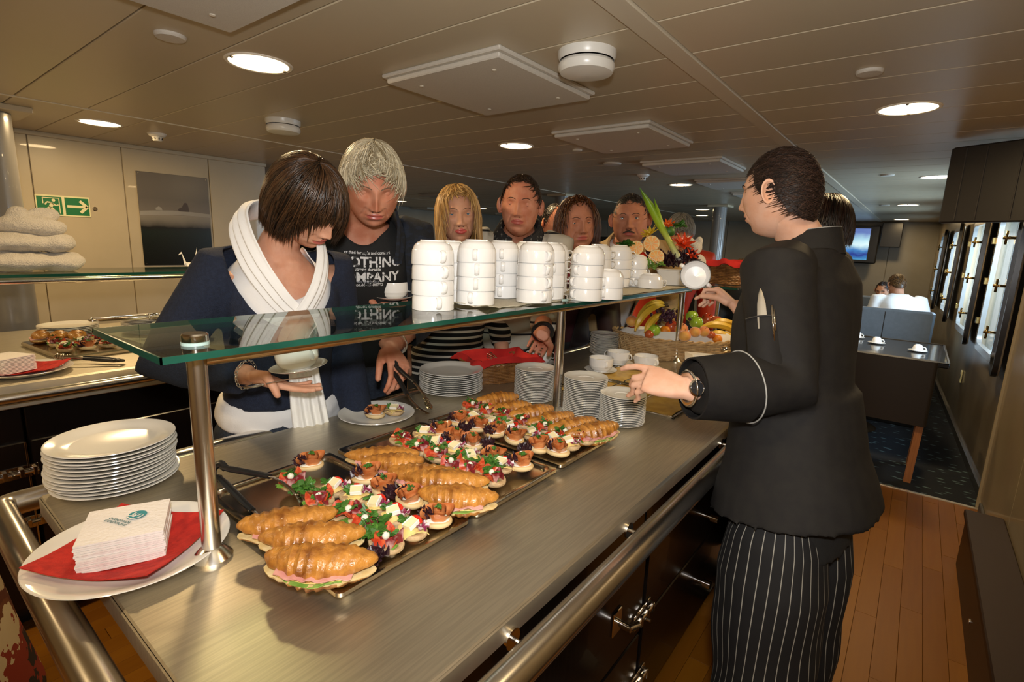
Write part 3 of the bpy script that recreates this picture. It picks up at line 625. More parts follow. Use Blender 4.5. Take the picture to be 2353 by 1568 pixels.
# two cloths the cups stand on
CLOTH = mat('knit_cloth', (.72, .66, .52), .95, bump=.8, bscale=420, col2=(.66, .60, .46), scale=200)
def cloth(x0, x1, y0, y1, lab):
    def fn(u, v):
        x = x0+(x1-x0)*u; y = y0+(y1-y0)*v; e = max(0, 1-v*9)
        return (x+.006*math.sin(v*26), y+.012*math.sin(u*9), GZ1+.0045+.010*e*abs(math.sin(u*7+.8))+.0012*math.sin(u*31)*math.sin(v*70))
    return obj('knit_cloth', grid(fn, 40, 70, .003), CLOTH, None, lab, 'cloth')
cloth(-1.22, -.975, 1.135, 1.60, 'beige knit cloth lying under the near cup stacks on glass'); cloth(-1.2, -.93, 1.66, 2.8, 'beige knit cloth under the far cups and the vegetable arrangement')
to = lambda x, y, da=0: math.atan2(-y, -x)+da
rows = [(-1.090, 1.030, 4, .33, 'first cup stack from the left', 0), (-1.069, 1.190, 4, -.05, 'second cup stack from the left', .006), (-1.150, 1.415, 4, -.1, 'third cup stack, between taller neighbours', .006), (-.992, 1.395, 4, .62, 'fourth cup stack, in front', .006),
        (-1.035, 1.532, 4, .1, 'fifth cup stack, narrow view between two', .006), (-.945, 1.650, 4, -.75, 'sixth cup stack, ending the front row', 0), (-.925, 1.775, 2, -.35, 'low stack of only two cups', 0),
        (-1.19, 1.20, 4, 1.6, 'back stack behind the first two', 0), (-1.19, 1.62, 4, 1.4, 'back stack behind the fifth one', .006), (-1.16, 1.75, 4, 1.5, 'back stack behind the sixth one', .006), (-1.22, 1.50, 4, 1.5, 'back stack behind the third one', .0),
        (-1.170, 2.14, 4, 1.55, 'grey-lit far stack, left one', .006), (-1.135, 2.275, 4, 1.8, 'grey-lit far stack, right one', .006), (-1.105, 2.40, 3, -1.1, 'stack of three cups with handles to both sides', .006)]
for x, y, n, ha, where, zo in rows:
    for k in range(n):
        top = k == n-1; pos = 'top' if top else 'bottom' if k == 0 else ['', 'second from bottom', 'third from bottom'][k]
        cup(T(x+random.uniform(-.0015, .0015), y+random.uniform(-.001, .001), GZ1+.0006+zo+k*.0425) @ rot('Z', to(x, y, ha+random.uniform(-.18, .18))), 'upside-down soup cup, %s of %s' % (pos, where), 'soup cups on the glass shelf')
cup(T(-1.005, 2.36, GZ1+.0066) @ rot('Z', to(-1.005, 2.36, PI/2+.12)), 'single upside-down white soup cup right of the stacks on glass')
# cups with saucers on the counter
for (u, v, lab, a) in ((1380, 850, 'left one of three near the fruit basket', .4), (1419, 834, 'rear one of three near the fruit basket', 1.2), (1483, 845, 'right one of three near the fruit basket', .9)):
    p = P(u, v, .91); obj('saucer', SP, None, None, 'white saucer under the soup cup, %s' % lab, 'saucer', M=T(p.x, p.y, .9005)); cup(upright(p.x, p.y, .9065, to(p.x, p.y, a)), 'filled white soup cup on saucer, %s' % lab, soup=True)
p = P(1241, 824, .93); obj('saucer', SP, None, None, 'white saucer under the cup held by the polo man', 'saucer', M=T(p.x, p.y, .9005)); cup(upright(p.x, p.y, .9065, to(p.x, p.y, 1.5)), 'filled soup cup behind the cutlery basket under the polo man hand', soup=True)
POLO_CUP = Vector((p.x, p.y, .98))
# ---------------------------------------------------------------- baskets
WICK = mat('brown_wicker', (.16, .065, .018), .45, col2=(.26, .12, .035), scale=25); WICKP = mat('pale_wicker', (.42, .26, .11), .5, col2=(.52, .35, .17), scale=30)
def basket(name, lab, M_, a, b, h, rings, stakes, m, flare=1.12, th=.0035, p=2.0, rim_wave=0):
    t = thing(name, lab, 'basket', M_)
    n = stakes*4; an = np.linspace(0, 2*PI, n, endpoint=False)
    def base(ang, s): 
        c, d = np.cos(ang), np.sin(ang); q = (np.abs(c)**p+np.abs(d)**p)**(-1/p); return np.stack([a*s*c*q, b*s*d*q], -1)
    for k in range(rings):
        z = h*(k+.5)/rings; s = 1+(flare-1)*(z/h); off = th*.9*np.cos(an*stakes/1*1+(k % 2)*PI); xy = base(an, s); nr = xy/np.linalg.norm(xy, axis=1)[:, None]
        zz = z+rim_wave*(z/h)*np.cos(2*an)
        obj('weaver', tube(np.column_stack([xy+nr*off[:, None], zz*np.ones(n)]), h/rings*.5, 6, closed=True, flat=.95), m, t)
    st = []
    for i in range(stakes*2):
        q = 2*PI*i/(stakes*2); st.append(tube([(*base(np.array([q]), 1+(flare-1)*z/h)[0], z) for z in (0, h*.5, h)], th*.8, 5))
    s_ = obj('stakes', join(*st), m, t, kind='stuff')
    an2 = np.linspace(0, 2*PI, 120, endpoint=False); xy = base(an2, flare)
    for ph in (0, PI):
        nr = xy/np.linalg.norm(xy, axis=1)[:, None]
        obj('braided_rim', tube(np.column_stack([xy+nr*(th*1.3*np.cos(an2*22+ph))[:, None], h+th+th*1.3*np.sin(an2*22+ph)+rim_wave*np.cos(2*an2)]), th*1.15, 6, closed=True), m, t)
    an3 = np.linspace(0, 2*PI, 48, endpoint=False); v = base(an3, .99); obj('bottom', prism([tuple(x) for x in v], 0, .006), m, t, smooth=False)
    return t
bc = Vector((-1.46, 1.80, .9005))
basket('cutlery_basket', 'dark brown wicker basket lined with a red cloth holding cutlery', T(bc) @ rot('Z', 1.15), .16, .10, .085, 13, 22, WICK, 1.12, .003, 3.2)
def drape(nm, lab, M_, a, b, h, fold, m, seed=0, lift=.02, cat='cloth', oval_=False):
    def fn(u, v):
        X = (u-.5)*2; Y = (v-.5)*2; r = max(abs(X), abs(Y)); q_ = (r/max(1e-6, math.hypot(X, Y)) if oval_ else 1)*(1+.05*math.sin(5*math.atan2(Y, X)+seed)); x = X*a*q_; y = Y*b*q_; z = h-.03+(.045 if r > .62 else 0)*min(1, (r-.62)/.2 if r > .62 else 0)-max(0, r-.86)*fold
        z += lift*wn([[X, Y, 0]], 3.5, seed)[0]*(.4+r); return (x, y, z)
    return obj(nm, grid(fn, 40, 40, .002), m, None, lab, cat, M=M_)
RCL = mat('red_cloth', (.50, .014, .010), .9, col2=(.42, .01, .008), scale=15)
drape('red_cloth', 'red cloth napkin lining the cutlery basket', T(bc) @ rot('Z', 1.22), .185, .125, .095, .15, RCL, 3, .012)
for k in range(4):
    a = k*.25; b0 = bc+Vector((.02+.02*k, -.02-.012*k, .085))
    sp = join(ell((0, 0, 0), .011, .018, .003, 12, 8), tube([(0, .016, .001), (0, .05, .005), (0, .09, .003)], [.0025, .002, .004], 8, flat=.5))
    obj('spoon', sp, CHROME, None, ['metal spoon showing above the red cloth, leftmost', 'metal spoon above the red cloth, second from left', 'metal spoon above the red cloth, third from left', 'metal spoon above the red cloth, rightmost'][k], 'spoon', M=T(b0) @ rot('Z', 1.3+a) @ rot('X', .25))
# ---------------------------------------------------------------- GN trays
def gntray(y0, lab):
    x0, x1, y1, z = -1.222, -.688, y0+.325, .926; t = thing('serving_tray', lab, 'tray', T((x0+x1)/2, (y0+y1)/2, .9003), 'steel trays of sandwiches')
    hx, hy = (x1-x0)/2, .1625
    def ring(ix, r, zz): return [(px, py, zz) for px, py in rrect(-hx+ix, hx-ix, -hy+ix, hy-ix, r, 5)]
    obj('pan', loft([ring(0, .012, .018), ring(0, .012, .0255), ring(.002, .012, .0265), ring(.015, .02, .0262), ring(.018, .028, .0235), ring(.022, .03, .006), ring(.032, .03, .0035), ring(.05, .02, .0030), ring(.16, .002, .0030)], cap=False), TRAY, t)
    v = A(ring(.155, .002, .0030)); obj('pan_floor', (v, [tuple(range(len(v)))]), TRAY, t, smooth=False)
    obj('underside', loft([ring(.016, .02, .018), ring(.024, .03, .001), ring(.05, .03, .0)], cap=True), TRAY, t)
gntray(.440, 'steel serving tray nearest the viewer with croissants and canapes'); gntray(.788, 'middle steel serving tray with croissants and canapes'); gntray(1.132, 'farthest of the three steel sandwich trays')
# sunken hot pans behind the saucers
for k, (y0, y1, lab) in enumerate(((1.80, 2.10, 'near sunken pan with pale yellow food beside the chef hand'), (2.12, 2.42, 'far sunken pan with pale yellow food behind the chef hand'))):
    t = thing('sunken_pan', lab, 'pan', T(-.90, (y0+y1)/2, .9003)); hy = (y1-y0)/2
    obj('pan_rim', join(*[rbox(*q, 0, .008, .002) for q in ((-.27, .27, -hy, -hy+.012), (-.27, .27, hy-.012, hy), (-.27, -.258, -hy, hy), (.258, .27, -hy, hy))]), CHROME, t, smooth=False)
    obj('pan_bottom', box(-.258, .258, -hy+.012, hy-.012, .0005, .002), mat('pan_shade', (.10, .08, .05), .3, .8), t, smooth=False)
    obj('yellow_food', grid(lambda u, v: (-.25+.5*u, (-hy+.016)+(2*hy-.032)*v, .0045+.0015*wn([[u*6, v*4, 0]], 2, 3)[0]), 24, 16, .002), mat('yellow_food', (.62, .42, .10), .4, col2=(.5, .3, .06), scale=20), t, kind='stuff')
    for x in (-.09, .09): obj('divider', rbox(x-.004, x+.004, -hy+.01, hy-.01, .001, .012, .001), CHROME, t, smooth=False)
# ---------------------------------------------------------------- left counter across the aisle
w2 = thing('worktop', 'steel worktop of the opposite buffet along the left wall', 'worktop', T(0, 0, 0))
obj('top_sheet', rbox(-4.12, -2.74, -.9, 2.35, .862, .90, .004), CTR, w2, smooth=False); obj('front_lip', rbox(-2.745, -2.735, -.9, 2.35, .80, .897, .003), CTR, w2, smooth=False)
for k, (a, b) in enumerate(((-.85, .37), (.37, 1.35), (1.35, 2.3))):
    t = thing('counter_cabinet', ['black cabinet of the left buffet with two barrel bolts', 'black cabinet of the left buffet behind the plate stack', 'black cabinet of the left buffet behind the woman'][k], 'cabinet', T(-3.4, a, FLOOR), 'lacquered cabinets under the left buffet')
    obj('carcass', rbox(-.68, .60, .004, b-a-.004, .11, .99, .004), LACQ, t, smooth=False); obj('plinth', rbox(-.6, .52, .01, b-a-.01, 0, .11, .003), BLACKP, t, smooth=False)
    d = obj('door', rbox(.60, .62, .006, b-a-.006, .12, .85, .004), LACQ, t, smooth=False)
    if k == 0:
        obj('edge_strip', rbox(.62, .626, b-a-.012, b-a-.006, .12, .85, .001), CHROME, t, smooth=False)
        bolt(d, .62, b-a-.04, .755-.03); bolt(d, .62, b-a-.04, .50)
h2 = thing('handrail', 'steel handrail along the front of the left buffet', 'handrail', T(0, 0, 0)); obj('rail_tube', tube([(-2.66, -.9, .862), (-2.66, 2.35, .862)], .021, 20), RAILM, h2)
for y in (-.4, .6, 1.5): obj('bracket', tube([(-2.74, y, .862), (-2.66, y, .862)], .006, 8), CHROME, h2)
g2 = thing('glass_shelf', 'glass shelf of the left buffet carrying folded towels', 'shelf', T(0, 0, 0))
obj('glass_pane', rbox(-3.15, -2.80, -.9, 2.2, GZ0, GZ1, .0015), GLASS, g2, smooth=False); obj('polished_edge', join(box(-2.80, -2.797, -.9, 2.2, GZ0, GZ1), box(-3.153, -3.15, -.9, 2.2, GZ0, GZ1)), GEDGE, g2, smooth=False)
obj('support_tube', tube([(-2.86, -.9, GZ0-.018), (-2.86, 2.2, GZ0-.018)], .0125, 14), RAILM, g2)
for y in (-.6, 1.9):
    q = obj('post', tube([(-2.86, y, .9), (-2.86, y, GZ0-.006)], .0165, 20), RAILM, g2)
stack(DP, 'dinner_plate', 11, -3.56, .700, .9005, .0080, 'white dinner plate', 'the left buffet stack by the column', .002, 14)
stack(DP, 'dinner_plate', 11, -3.30, 1.14, .9005, .0080, 'white dinner plate', 'the left buffet stack seen through glass', .002, 15)
stack(DP, 'dinner_plate', 11, -3.62, 1.08, .9005, .0080, 'white dinner plate', 'the left buffet stack under the metal tongs', .002, 16)
p = P(55, 850, .915); obj('dinner_plate', OV, None, None, 'white plate under napkins on the left buffet', 'plate', M=T(p.x, p.y, .902)); napkin(p.x, p.y, .912, .9, .23, RED, 'red_napkin', 'red paper napkin on the left buffet plate', 'napkin', .003)
q = P(15, 845, .93)
for k in range(12): obj('white_napkin', nm, None, None, 'topmost white napkin on the left buffet plate' if k == 11 else 'white napkin, %s from the top on the left buffet plate' % ordn(11-k), 'napkin', 'white napkins on the left buffet', M=T(q.x, q.y, .919+k*.0055) @ rot('Z', .5+random.uniform(-.03, .03)))
# ---------------------------------------------------------------- tongs
def tongs(M_, lab, open_=.05, L=.25, black=True, scal=True):
    t = thing('serving_tongs', lab, 'tongs', M_)
    for s in (-1, 1):
        # arm lies along +Y from the spring end, curved outward
        pts = [(s*.010, 0, 0), (s*open_*.55, L*.25, 0), (s*open_*.9, L*.55, 0), (s*open_*.75, L*.8, 0), (s*open_*.3, L, 0)]
        sp = spline(pts, 6); n = len(sp)
        w = np.array([.009]*n); w[int(n*.78):] = np.interp(np.arange(int(n*.78), n), [int(n*.78), int(n*.9), n-1], [.009, .018, .010])
        a = obj('arm', tube(sp, w, 10, flat=.22, up=(1, 0, 0)), TRAY if black else CHROME, t)
        if black: obj('grip', tube(sp[:int(n*.5)], np.interp(np.arange(int(n*.5)), [0, 3, n*.5], [.008, .012, .010]), 12, flat=.6, up=(1, 0, 0)), BLACKP, a)
        if scal:
            for k in range(4): obj('scallop', ell((s*open_*(.72-.1*k), L*(.84+.045*k), 0), .003, .006, .0165-.0015*k, 8, 6), TRAY if black else CHROME, a)
    obj('spring_bow', tube(spline([(-.012, .01, 0), (-.016, -.008, 0), (0, -.018, 0), (.016, -.008, 0), (.012, .01, 0)], 5), .0085, 10, flat=.8, up=(0, 0, 1)), BLACKP if black else CHROME, t)
    return t
def along(p, q, roll=0):
    p = Vector(p); q = Vector(q); d = (q-p).normalized(); s = d.cross(Vector((0, 0, 1))).normalized(); u = s.cross(d)
    m = Matrix.Identity(4)
    for i in range(3): m[i][0] = s[i]; m[i][1] = d[i]; m[i][2] = u[i]
    m.translation = p; return m @ rot('Y', roll)
tp = P(505, 1085, .985); tq = P(650, 1160, .94)
tongs(along(tp, tq, 1.1), 'black handled steel tongs leaning in the near tray behind the post', .045, .235)
tongs(along(P(272, 828, .92), P(168, 822, .93), .3), 'black handled tongs lying at the left buffet tray', .03, .26)
tongs(along(P(215, 735, 1.015), P(330, 728, 1.02), .2), 'all metal tongs lying on the left buffet plate stack', .02, .30, False)
# ================================================================ FOOD
CRO = mat('croissant_crust', (.15, .038, .004), .35, col2=(.50, .215, .036), scale=34, detail=3, lo=.30, hi=.62, bump=.25, bscale=120, coat=.25)
CRUM = mat('croissant_crumb', (.66, .48, .20), .8, col2=(.74, .58, .30), scale=60)
HAM = mat('ham', (.62, .27, .24), .35, col2=(.68, .36, .32), scale=30); CHE = mat('cheese_slice', (.80, .58, .17), .4, col2=(.82, .62, .23), scale=12)
LET = mat('lettuce_green', (.12, .27, .03), .5, col2=(.30, .46, .10), scale=18); PARS = mat('parsley', (.03, .10, .010), .5, col2=(.06, .18, .02), scale=30)
DLET = mat('dark_lettuce', (.022, .006, .012), .4, col2=(.05, .018, .02), scale=40); BREAD = mat('pale_bun', (.66, .46, .20), .6, col2=(.74, .56, .30), scale=16, bump=.05)
BREADW = mat('wholemeal_bun', (.42, .27, .13), .8, col2=(.56, .40, .22), scale=60, bump=.3, bscale=120); CREAMC = mat('cream_cheese', (.80, .77, .66), .6)
SALM = mat('smoked_salmon', (.46, .13, .035), .25, col2=(.60, .24, .085), scale=26, stretch=(1, 1, 3), spec=.7, coat=.4)
SALA = mat('pepper_salami', (.42, .03, .008), .4, col2=(.55, .10, .03), scale=110, coat=.2); CURE = mat('cured_ham', (.20, .018, .022), .35, col2=(.55, .32, .30), scale=36, detail=4, lo=.52, hi=.66, coat=.2)
BRIE = mat('brie_paste', (.80, .70, .42), .4); RIND = mat('brie_rind', (.82, .80, .74), .8); PEPR = mat('red_pepper', (.62, .025, .01), .2, coat=.4)
ONI = mat('pearl_onion', (.72, .70, .58), .15, sub=.2); RADI = mat('radicchio', (.20, .015, .06), .4, col2=(.6, .5, .5), scale=70, lo=.5, hi=.6)
def leafy(r, nlobe=5, z=0, cup_=.2, seed=0): # parsley-like lobed leaf
    R = np.random.RandomState(seed); pts = []; n = nlobe*6
    a = np.linspace(-2.5, 2.5, n); rr = r*(.45+.55*np.abs(np.cos(a*nlobe/5*1.6)))*(.85+.3*R.rand(n))
    v = [(0, -r*.15, z)]+[(rr[i]*math.sin(a[i]), rr[i]*math.cos(a[i]), z+cup_*rr[i]*math.cos(a[i]*3)*.5+r*.15*R.randn()*.4) for i in range(n)]
    v2 = [(x, y, q-.0006) for x, y, q in v]; N = len(v)
    f = [(0, i, i+1) for i in range(1, N-1)]+[(N, N+i+1, N+i) for i in range(1, N-1)]; return A(v+v2), f
def sprig(r, n, seed):
    R = np.random.RandomState(seed); s = []
    for i in range(n):
        m = T(R.uniform(-r*.5, r*.5), R.uniform(-r*.5, r*.5), R.uniform(0, r*.4)) @ rot('Z', R.rand()*6.3) @ rot('X', R.uniform(-.1, .8)); s.append(xf(leafy(r*R.uniform(.6, 1), 5, 0, .3, seed+i), m))
    s.append(tube([(0, 0, 0), (r*.3, r*.4, r*.3)], .0009, 5)); return join(*s)
def ruffle(r, seed, k=9, h=.5):
    def fn(u, v):
        a = u*2*PI; q = v; rr = r*q*(1+.12*math.sin(a*3+seed)); return (rr*math.cos(a), rr*math.sin(a), r*h*q*q*(.5+.6*math.sin(a*k+seed*2+q*3))+.25*r*q*math.sin(a*2+seed))
    return grid(fn, 60, 6, .0007)
def frilly(r, n, seed):
    R = np.random.RandomState(seed); return join(*[xf(ruffle(r*R.uniform(.5, .8), seed+i, R.randint(7, 12), R.uniform(.4, .9)), T(R.uniform(-r*.4, r*.4), R.uniform(-r*.4, r*.4), R.uniform(0, r*.3)) @ rot('X', R.uniform(-1, 1)) @ rot('Y', R.uniform(-1, 1))) for i in range(n)])
def bun(r, m, seed=0, flat=.012):
    v, f = ell((0, 0, 0), r, r*.74, r*.42, 26, 14); v = A(v); R = np.random.RandomState(seed)
    v[:, 0] *= 1+.05*np.sin(v[:, 1]*60+seed); v[:, 2] += .0012*wn(v, 60, seed); v[:, 2] = np.minimum(v[:, 2], flat*.35+.001*wn(v, 90, seed+1)); v[:, 2] -= v[:, 2].min(); return v, f
def rosette(r, h, turns=2.3, seed=0, flare=.35):
    def fn(u, v):
        a = u*turns*2*PI; rr = r*(.22+.78*u)*(1+flare*v*(.6+.4*math.sin(a*1.7+seed)))*(1+.06*math.sin(a*5+seed)); z = h*v*(1-.45*u)+h*.08*math.sin(a*3.1+seed)*v; return (rr*math.cos(a), rr*math.sin(a), z)
    s = grid(fn, 70, 8); v = A(s[0]); N = len(v); c = v.copy(); c[:, :2] *= 1-.0016/np.maximum(.004, np.linalg.norm(v[:, :2], axis=1))[:, None]
    return np.concatenate([v, c]), s[1]+[tuple(N+i for i in reversed(q)) for q in s[1]]
def slice_(r, t, seed, bend=.4, m=4):
    def fn(u, v):
        a = u*2*PI; rr = r*v; return (rr*math.cos(a), rr*math.sin(a), bend*rr*v*math.sin(a*m/2+seed)+.15*rr*math.sin(a*5+seed))
    return grid(fn, 28, 6, t)
def fold(r, seed, t=.0012): # folded thin slice standing up in waves
    R = np.random.RandomState(seed)
    def fn(u, v):
        x = (u-.5)*2*r; y = r*.40*math.sin(u*9+seed)*(.4+v*.8); return (x*.8, y, v*r*1.05*(.7+.3*math.sin(u*5+seed*2))+.001)
    s = grid(fn, 26, 6); v = A(s[0]); N = len(v); c = v+np.array([0, t, 0]); return np.concatenate([v, c]), s[1]+[tuple(N+i for i in reversed(q)) for q in s[1]]
# --- croissant sandwich
def croissant_half(L, R, top, seed):
    rs = np.random.RandomState(seed); K = 44; t = np.linspace(-1, 1, K); n = 20
    prof = R*(1-np.abs(t)**2.3)**.62*(1-.28*np.abs(t))+.004; prof = prof*(1+.15*(np.abs(((t*5.2+.3) % 1)-.5)*2-.5)*(np.abs(t) < .93))
    rings = []
    for k in range(K):
        x = t[k]*L/2; y = -.16*L*(1-t[k]**2)*.55+.0; z = .0; a = np.linspace(0, 2*PI, n, endpoint=False)
        sk = .22*math.sin(t[k]*3); yy = prof[k]*np.cos(a)*1.12; zz = prof[k]*np.sin(a)*.92
        rings.append(np.stack([x+sk*yy*.6, y+yy, z+zz], 1))
    v, f = loft(rings); v = A(v); v += (.0011*wn(v, 160, seed)+.0016*wn(v, 60, seed+3))[:, None]*np.array([.3, 1, 1])
    if top: v[:, 2] = np.maximum(v[:, 2], -.001+.0015*wn(v, 70, seed))
    else:
        v[:, 2] = np.minimum(v[:, 2], .001*wn(v, 60, seed)); v[:, 2] *= .72
    return v, f
def croissant(name, lab, p, q, R=.034, gap=.016, seed=0, group='croissant sandwiches on the steel trays', z=.931, tilt=.28, flip=1, fill=2):
    p = Vector(p); q = Vector(q); L = (q-p).length; d = (q-p).normalized(); yaw = math.atan2(d.y, d.x); c = (p+q)/2
    t = thing(name, lab, 'croissant', T(c.x, c.y, z+R*.62) @ rot('Z', yaw), group)
    L *= 1.04
    tp_ = obj('top_half', croissant_half(L, R, True, seed), CRO, t, M=T(0, .006, gap) @ rot('X', tilt*.6), idx=None)
    s = croissant_half(L*.98, R*.95, False, seed+9); mi = [1 if abs(np.mean([s[0][i][2] for i in f])) < .0028 else 0 for f in s[1]]
    obj('bottom_half', s, [CRO, CRUM], t, M=T(0, -.002, 0), idx=mi)
    def strip(w, l, am, sd, zz, yo): return grid(lambda u, v: ((u-.5)*l, yo-w*.5+w*v-.11*L*(1-(2*u-1)**2)*.75, zz+am*wn([[u*8, v*1.5, sd]], 2.5, sd)[0]-.006*max(0, .3-v)*3*0), 34, 6, .0016)
    obj('cheese_slice', strip(R*1.85, L*.62, .001, seed, gap*.30, -.005), CHE, t); obj('ham_slice', strip(R*2.05, L*.66, .0048, seed+1, gap*.62, -.008), HAM, t)
    if fill: obj('lettuce_leaf', strip(R*2.05, L*.5, .0035, seed+2, gap*.10, -.008), LET, t)
    return t
zc = .955
crs = [((548, 1222), (772, 1190), 'rear croissant sandwich with pink ham at the tray corner', .95), ((598, 1250), (836, 1240), 'middle croissant sandwich of three at the near corner', 1), ((612, 1292), (862, 1302), 'front croissant sandwich showing ham and lettuce, nearest to the viewer', 1),
       ((795, 1048), (960, 1048), 'rearmost croissant sandwich on the middle tray', .9), ((832, 1072), (972, 1068), 'second croissant sandwich on the middle tray', .9), ((892, 1088), (1072, 1100), 'large glossy croissant in the middle of the middle tray', 1), ((925, 1100), (1120, 1118), 'croissant sandwich just behind the front one of the middle tray', .95), ((960, 1142), (1142, 1152), 'front croissant sandwich of the middle tray, open with ham showing', .95),
       ((1096, 925), (1192, 915), 'rearmost croissant beside the cutlery side saucers', 1), ((1118, 946), (1222, 935), 'second croissant from the back on the far tray', 1), ((1172, 960), (1272, 942), 'third croissant from the back on the far tray', 1), ((1212, 978), (1318, 957), 'fourth croissant from the back on the far tray', 1), ((1262, 992), (1370, 970), 'croissant just behind the front one of the far tray', 1), ((1302, 1008), (1420, 985), 'front croissant sandwich of the far tray with ham tip', 1)]
for i, (a, b, lab, s) in enumerate(crs):
    croissant('croissant_sandwich', lab, P(*a, zc), P(*b, zc), .031*s if i < 3 else .029*s, .016 if i in (0, 2, 4, 7, 13) else .010, i*7+1, z=.9305+(.006 if i in (1, 6) else 0), tilt=.35 if i in (0, 2, 7) else .1)
# --- canapes: builders give prototypes that are copied
GRP = 'canapes on the steel trays'
def salmon_canape(lab, M_, seed, r=.036):
    t = thing('salmon_canape', lab, 'canape', M_, GRP); obj('bun_half', bun(r, BREAD, seed), BREAD, t); h = r*.42+.004
    obj('cream_spread', xf(ell((0, 0, 0), r*.8, r*.58, .003, 20, 8), T(0, 0, h)), CREAMC, t)
    obj('salmon_roll', rosette(r*.66, r*.80, 2.6, seed, .75), SALM, t, M=T(r*.12, 0, h+.002) @ rot('X', .15))
    obj('dark_lettuce', frilly(r*.62, 4, seed), DLET, t, M=T(-r*.52, r*.08, h+.004))
    obj('herb', sprig(r*.26, 4, seed+5), PARS, t, M=T(r*.2, -r*.1, h+r*.8)); return t
def salami_canape(lab, M_, seed, r=.040):
    t = thing('salami_canape', lab, 'canape', M_, GRP); obj('bun_half', bun(r, BREADW, seed), BREADW, t); h = r*.42+.003
    obj('salami_slice', slice_(r*.62, .0014, seed, .35), SALA, t, M=T(-r*.35, r*.12, h+.006) @ rot('X', .35)); obj('salami_slice', slice_(r*.58, .0014, seed+2, .5), SALA, t, M=T(r*.15, -r*.22, h+.009) @ rot('Y', .4))
    obj('cured_ham', join(xf(fold(r*.62, seed), rot('Z', .6)), xf(fold(r*.5, seed+3), T(.006, -.008, 0) @ rot('Z', -.9))), CURE, t, M=T(r*.32, r*.05, h))
    obj('parsley', sprig(r*.52, 5, seed), PARS, t, M=T(-r*.1, r*.05, h+.013)); obj('lettuce_leaf', leafy(r*.7, 5, 0, .3, seed), LET, t, M=T(r*.2, -r*.3, h+.001) @ rot('Z', 3))
    obj('pearl_onion', ell((0, 0, 0), .0075, .0075, .008, 14, 10), ONI, t, M=T(r*.1, -r*.12, h+.016)); return t
def cheese_canape(lab, M_, seed, r=.038):
    t = thing('cheese_canape', lab, 'canape', M_, GRP); obj('bun_half', bun(r, BREADW, seed), BREADW, t); h = r*.42+.003
    for k in range(2): obj('cheese_slice', grid(lambda u, v: ((u-.5)*r*1.35, (v-.5)*r*1.2, .003*wn([[u*3, v*3, k]], 2, seed+k)[0]-.25*r*(abs(u-.5)*2)**3), 10, 10, .0018), CHE, t, M=T(r*.12*(k*2-1), 0, h+.002+.004*k) @ rot('Z', .5+k*.7))
    b = obj('brie_piece', prism([(-.014, -.008), (.014, -.010), (.012, .010), (-.012, .009)], .0, .009), BRIE, t, M=T(.003, -.002, h+.010) @ rot('X', .3) @ rot('Z', seed), smooth=False)
    obj('rind', rbox(-.0142, .0142, -.0118, -.0088, -.0005, .0098, .0008), RIND, b, smooth=False); obj('rind', rbox(-.0125, .0125, .0095, .0112, -.0005, .0096, .0006), RIND, b, smooth=False)
    obj('pepper_strip', tube(spline([(-.014, 0, 0), (-.004, .006, .003), (.010, .004, .001), (.016, -.004, -.001)], 4), [.002]+[.0045]*10+[.002, .002], 8, flat=.6), PEPR, t, M=T(-r*.15, r*.42, h+.011))
    obj('parsley', sprig(r*.38, 4, seed+2), PARS, t, M=T(-r*.45, r*.05, h+.008)); obj('radicchio', ruffle(r*.35, seed, 7, .5), RADI, t, M=T(r*.55, r*.25, h+.008)); return t
protoS = protoL = protoC = None
items = []
t1s = [(712, 1075, 'lone salmon canape at the rear left corner of the near tray'), (842, 1108, 'salmon canape behind the cheese row of the near tray'), (880, 1132, 'big salmon roll canape left of the middle croissants'), (940, 1160, 'salmon canape between near tray and middle tray front'), (1002, 1203, 'salmon rosette canape alone at the right end of the near tray')]
t1l = [(672, 1118, 'salami canape with parsley nearest to the tongs tip'), (737, 1165, 'salami canape with pearl onion behind the rear croissant'), (800, 1195, 'big salami canape in the middle of the near tray'), (842, 1220, 'cured ham canape in front of the big salami one'), (888, 1258, 'salami canape with onion at the front of the near tray')]
t1c = [(768, 1133, 'cheese canape with red pepper, rearmost of the near tray'), (818, 1152, 'cheese canape second from the rear of the near tray'), (862, 1175, 'brie canape third from the rear of the near tray'), (903, 1200, 'brie canape with white rind toward the front of near tray'), (945, 1228, 'front cheese canape of the near tray with pepper strip')]
t2l = [(925, 1022, 'cured ham canape at the rear of the middle tray'), (956, 1042, 'cured ham canape second on the middle tray'), (1003, 1058, 'cured ham canape in the middle of the middle tray'), (1040, 1080, 'cured ham canape before the last one of the middle tray'), (1085, 1092, 'ham canape with parsley on the middle tray'), (1130, 1108, 'wholemeal ham canape at the front of the middle tray')]
t2c = [(975, 1008, 'cheese canape at the rear of the middle tray'), (1000, 1030, 'cheese canape with red pepper on the middle tray'), (1040, 1045, 'brie canape in the middle of the middle tray'), (1078, 1062, 'cheese canape with pepper strip on the middle tray'), (1150, 1082, 'cheese canape beside the front ham one of middle tray')]
t2s = [(1010, 1002, 'salmon canape at the rear of the middle tray'), (1045, 1018, 'salmon canape second on the middle tray'), (1082, 1030, 'salmon canape third on the middle tray'), (1133, 1060, 'salmon canape fourth on the middle tray'), (1195, 1078, 'lone salmon canape at the right end of middle tray')]
t3s = [(1055, 975, 'salmon canape at the rear of the far tray'), (1098, 990, 'salmon canape second on the far tray'), (1140, 1000, 'salmon canape third on the far tray'), (1182, 1018, 'salmon canape fourth on the far tray'), (1235, 1034, 'salmon canape fifth on the far tray with dark lettuce'), (1280, 1045, 'front salmon canape of the far tray')]
